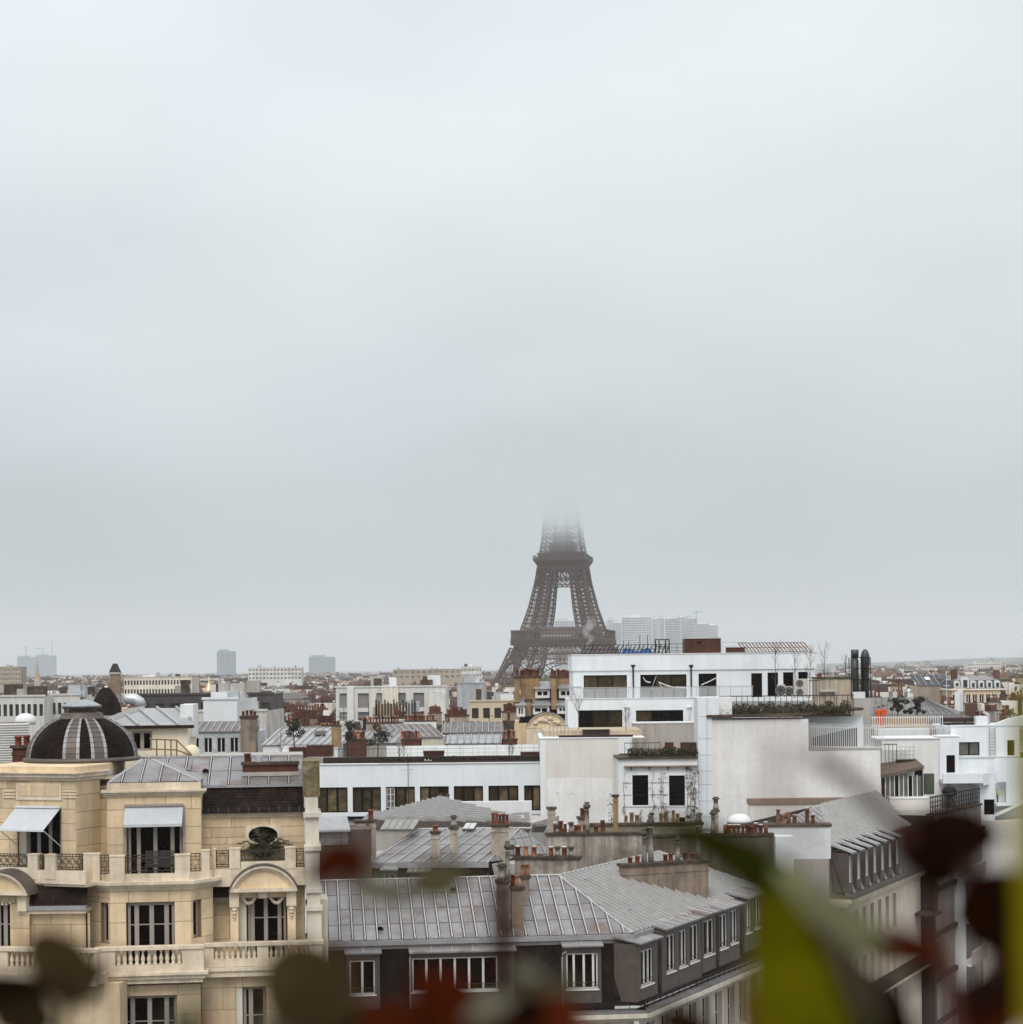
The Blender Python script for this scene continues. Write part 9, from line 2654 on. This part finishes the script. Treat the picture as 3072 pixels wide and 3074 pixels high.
s7 = plant('tall_strap_leaf', 'tall yellow-green blade rising along the right edge', 3085, .7)
strap(s7, [(3120, down(3120, .7), .7, 60), (3110, 3200, .7, 80), (3098, 2800, .7, 96), (3090, 2500, .7, 100), (3086, 2250, .7, 84), (3080, 2090, .7, 50), (3074, 1990, .7, 6)], 0, L_YG, .15, .2)
# -- dark brown shrub at the right
s8 = plant('dark_brown_shrub', 'blurred dark brown leafy shrub with arching stems at right', 2800, .85, 'shrub')
stem(s8, [(2900, down(2900, .85), .85), (2880, 3200, .85), (2850, 2950, .85), (2800, 2700, .85), (2745, 2540, .84), (2640, 2420, .80), (2540, 2330, .76), (2455, 2268, .72)], .0044, .0034, STEMB)
stem(s8, [(2620, 3060, .6), (2420, 2560, .55), (2330, 2400, .5), (2345, 2290, .5), (2362, 2190, .5)], .0013, .0028, mat('pale_brown_stem', (.22, .15, .125), .6, .1))
leaf(s8, (2710, 2530, .84), (3010, 2500, .84), 160, L_DARK, 'oval', tilt=.25, bend=.04)
leaf(s8, (2740, 2550, .84), (2880, 2650, .84), 130, L_DARK, 'oval', tilt=.3)
leaf(s8, (2690, 2490, .83), (2860, 2590, .83), 150, L_DARK, 'round', tilt=.2)
leaf(s8, (2880, 2800, .85), (3080, 2630, .84), 180, L_DARK, 'oval', tilt=.2)
leaf(s8, (2900, 2820, .85), (3130, 2720, .85), 150, L_DARK, 'round', tilt=.2)
leaf(s8, (2830, 2640, .86), (2960, 2560, .86), 70, lmat('dusty_leaf', (.10, .060, .048)), 'lance', tilt=.5)
leaf(s8, (2870, 2880, .85), (2600, 2830, .85), 110, L_RED, 'lance', tilt=.6)
leaf(s8, (2960, 2910, .85), (3120, 2830, .85), 90, L_RUST, 'lance', tilt=.6, pet=(2850, 2960, .85))
leaf(s8, (2850, 3020, .85), (3090, 2950, .85), 120, L_DARK, 'lance', tilt=.6)
leaf(s8, (2860, 3090, .85), (3100, 3010, .85), 140, L_RED, 'lance', tilt=.6)
leaf(s8, (2860, 2920, .85), (2700, 2960, .86), 70, L_DARK, 'lance', tilt=.7)
leaf(s8, (2840, 2870, .85), (2640, 2760, .86), 50, L_RED, 'lance', tilt=.9)
stem(s8, [(2870, 2900, .85), (2760, 2850, .87), (2640, 2790, .88), (2560, 2700, .88)], .0016, .0008)
leaf(s8, (2975, 2960, .82), (3090, 2880, .82), 110, L_DARK, 'oval', tilt=.4, pet=(2870, 3000, .85))
# the terrace these plants stand on
struct(MB().box(-3, 3, .3, 1.4, 38.3, 38.74).box(-3, 3, -3, .3, 38.0, 38.3).build('terrace', GREYW))
# ================================================================== low cloud and haze
HAZE_D = 0.0001
CLOUD_GLOW = (0.590, 0.643, 0.669)
def vol(name, mb, dens, col, emis=None):
    m = bpy.data.materials.new(name); m.use_nodes = True
    t = m.node_tree; t.nodes.clear()
    o = t.nodes.new('ShaderNodeOutputMaterial'); v = t.nodes.new('ShaderNodeVolumePrincipled')
    v.inputs['Density'].default_value = dens
    v.inputs['Color'].default_value = (*col, 1)
    v.inputs['Density Attribute'].default_value = ''
    v.inputs['Temperature Attribute'].default_value = ''
    v.inputs['Color Attribute'].default_value = ''
    v.inputs['Anisotropy'].default_value = 0.0
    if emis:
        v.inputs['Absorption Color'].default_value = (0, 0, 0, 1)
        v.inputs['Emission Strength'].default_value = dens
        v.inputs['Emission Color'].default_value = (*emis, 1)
    t.links.new(v.outputs[0], o.inputs['Volume'])
    ob = mb.build(name, m)
    ob['kind'] = 'stuff'
    return ob
def ellipsoid(c, r, nu=48, nv=24):
    mb = MB()
    mb.v = [(c[0] + r[0] * math.sin(math.pi * j / nv) * math.cos(2 * math.pi * i / nu), c[1] + r[1] * math.sin(math.pi * j / nv) * math.sin(2 * math.pi * i / nu), c[2] + r[2] * math.cos(math.pi * j / nv)) for j in range(nv + 1) for i in range(nu)]
    for j in range(nv):
        for i in range(nu):
            k = (i + 1) % nu
            mb.p.append((j * nu + i, (j + 1) * nu + i, (j + 1) * nu + k, j * nu + k))
    return mb
hz = vol('haze', MB().box(-8600, 8600, -1300, 15400, -3, 345), HAZE_D, (0.93, 0.95, 0.97))
# the underside of the cloud deck that swallows the tower's top: sky-coloured emission is put in to stand for scattered light
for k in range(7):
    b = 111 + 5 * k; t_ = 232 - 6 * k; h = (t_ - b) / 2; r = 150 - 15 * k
    cl = vol('glowing_low_cloud', ellipsoid((tc.x, 1400, b + h), (r, r * .72, h)), (.0012, .0024, .0044, .0078, .013, .021, .029)[k], (0, 0, 0), CLOUD_GLOW)
g = random.Random(4)
for k in range(8):
    c = P(1766 + 9 * math.sin(k * 1.1) + g.uniform(-3, 3), 1934 - 9 * k, 900); rr = 1.0 + .22 * k
    vol('steam', ellipsoid((c.x, 900, c.z), (rr * g.uniform(.8, 1.2), rr, rr * g.uniform(.9, 1.3)), 14, 9), .16 / (1 + .5 * k), (.985, .985, .99))
for _o in bpy.data.objects:
    for _k in ('_o', '_L', '_d'):
        if _k in _o: del _o[_k]
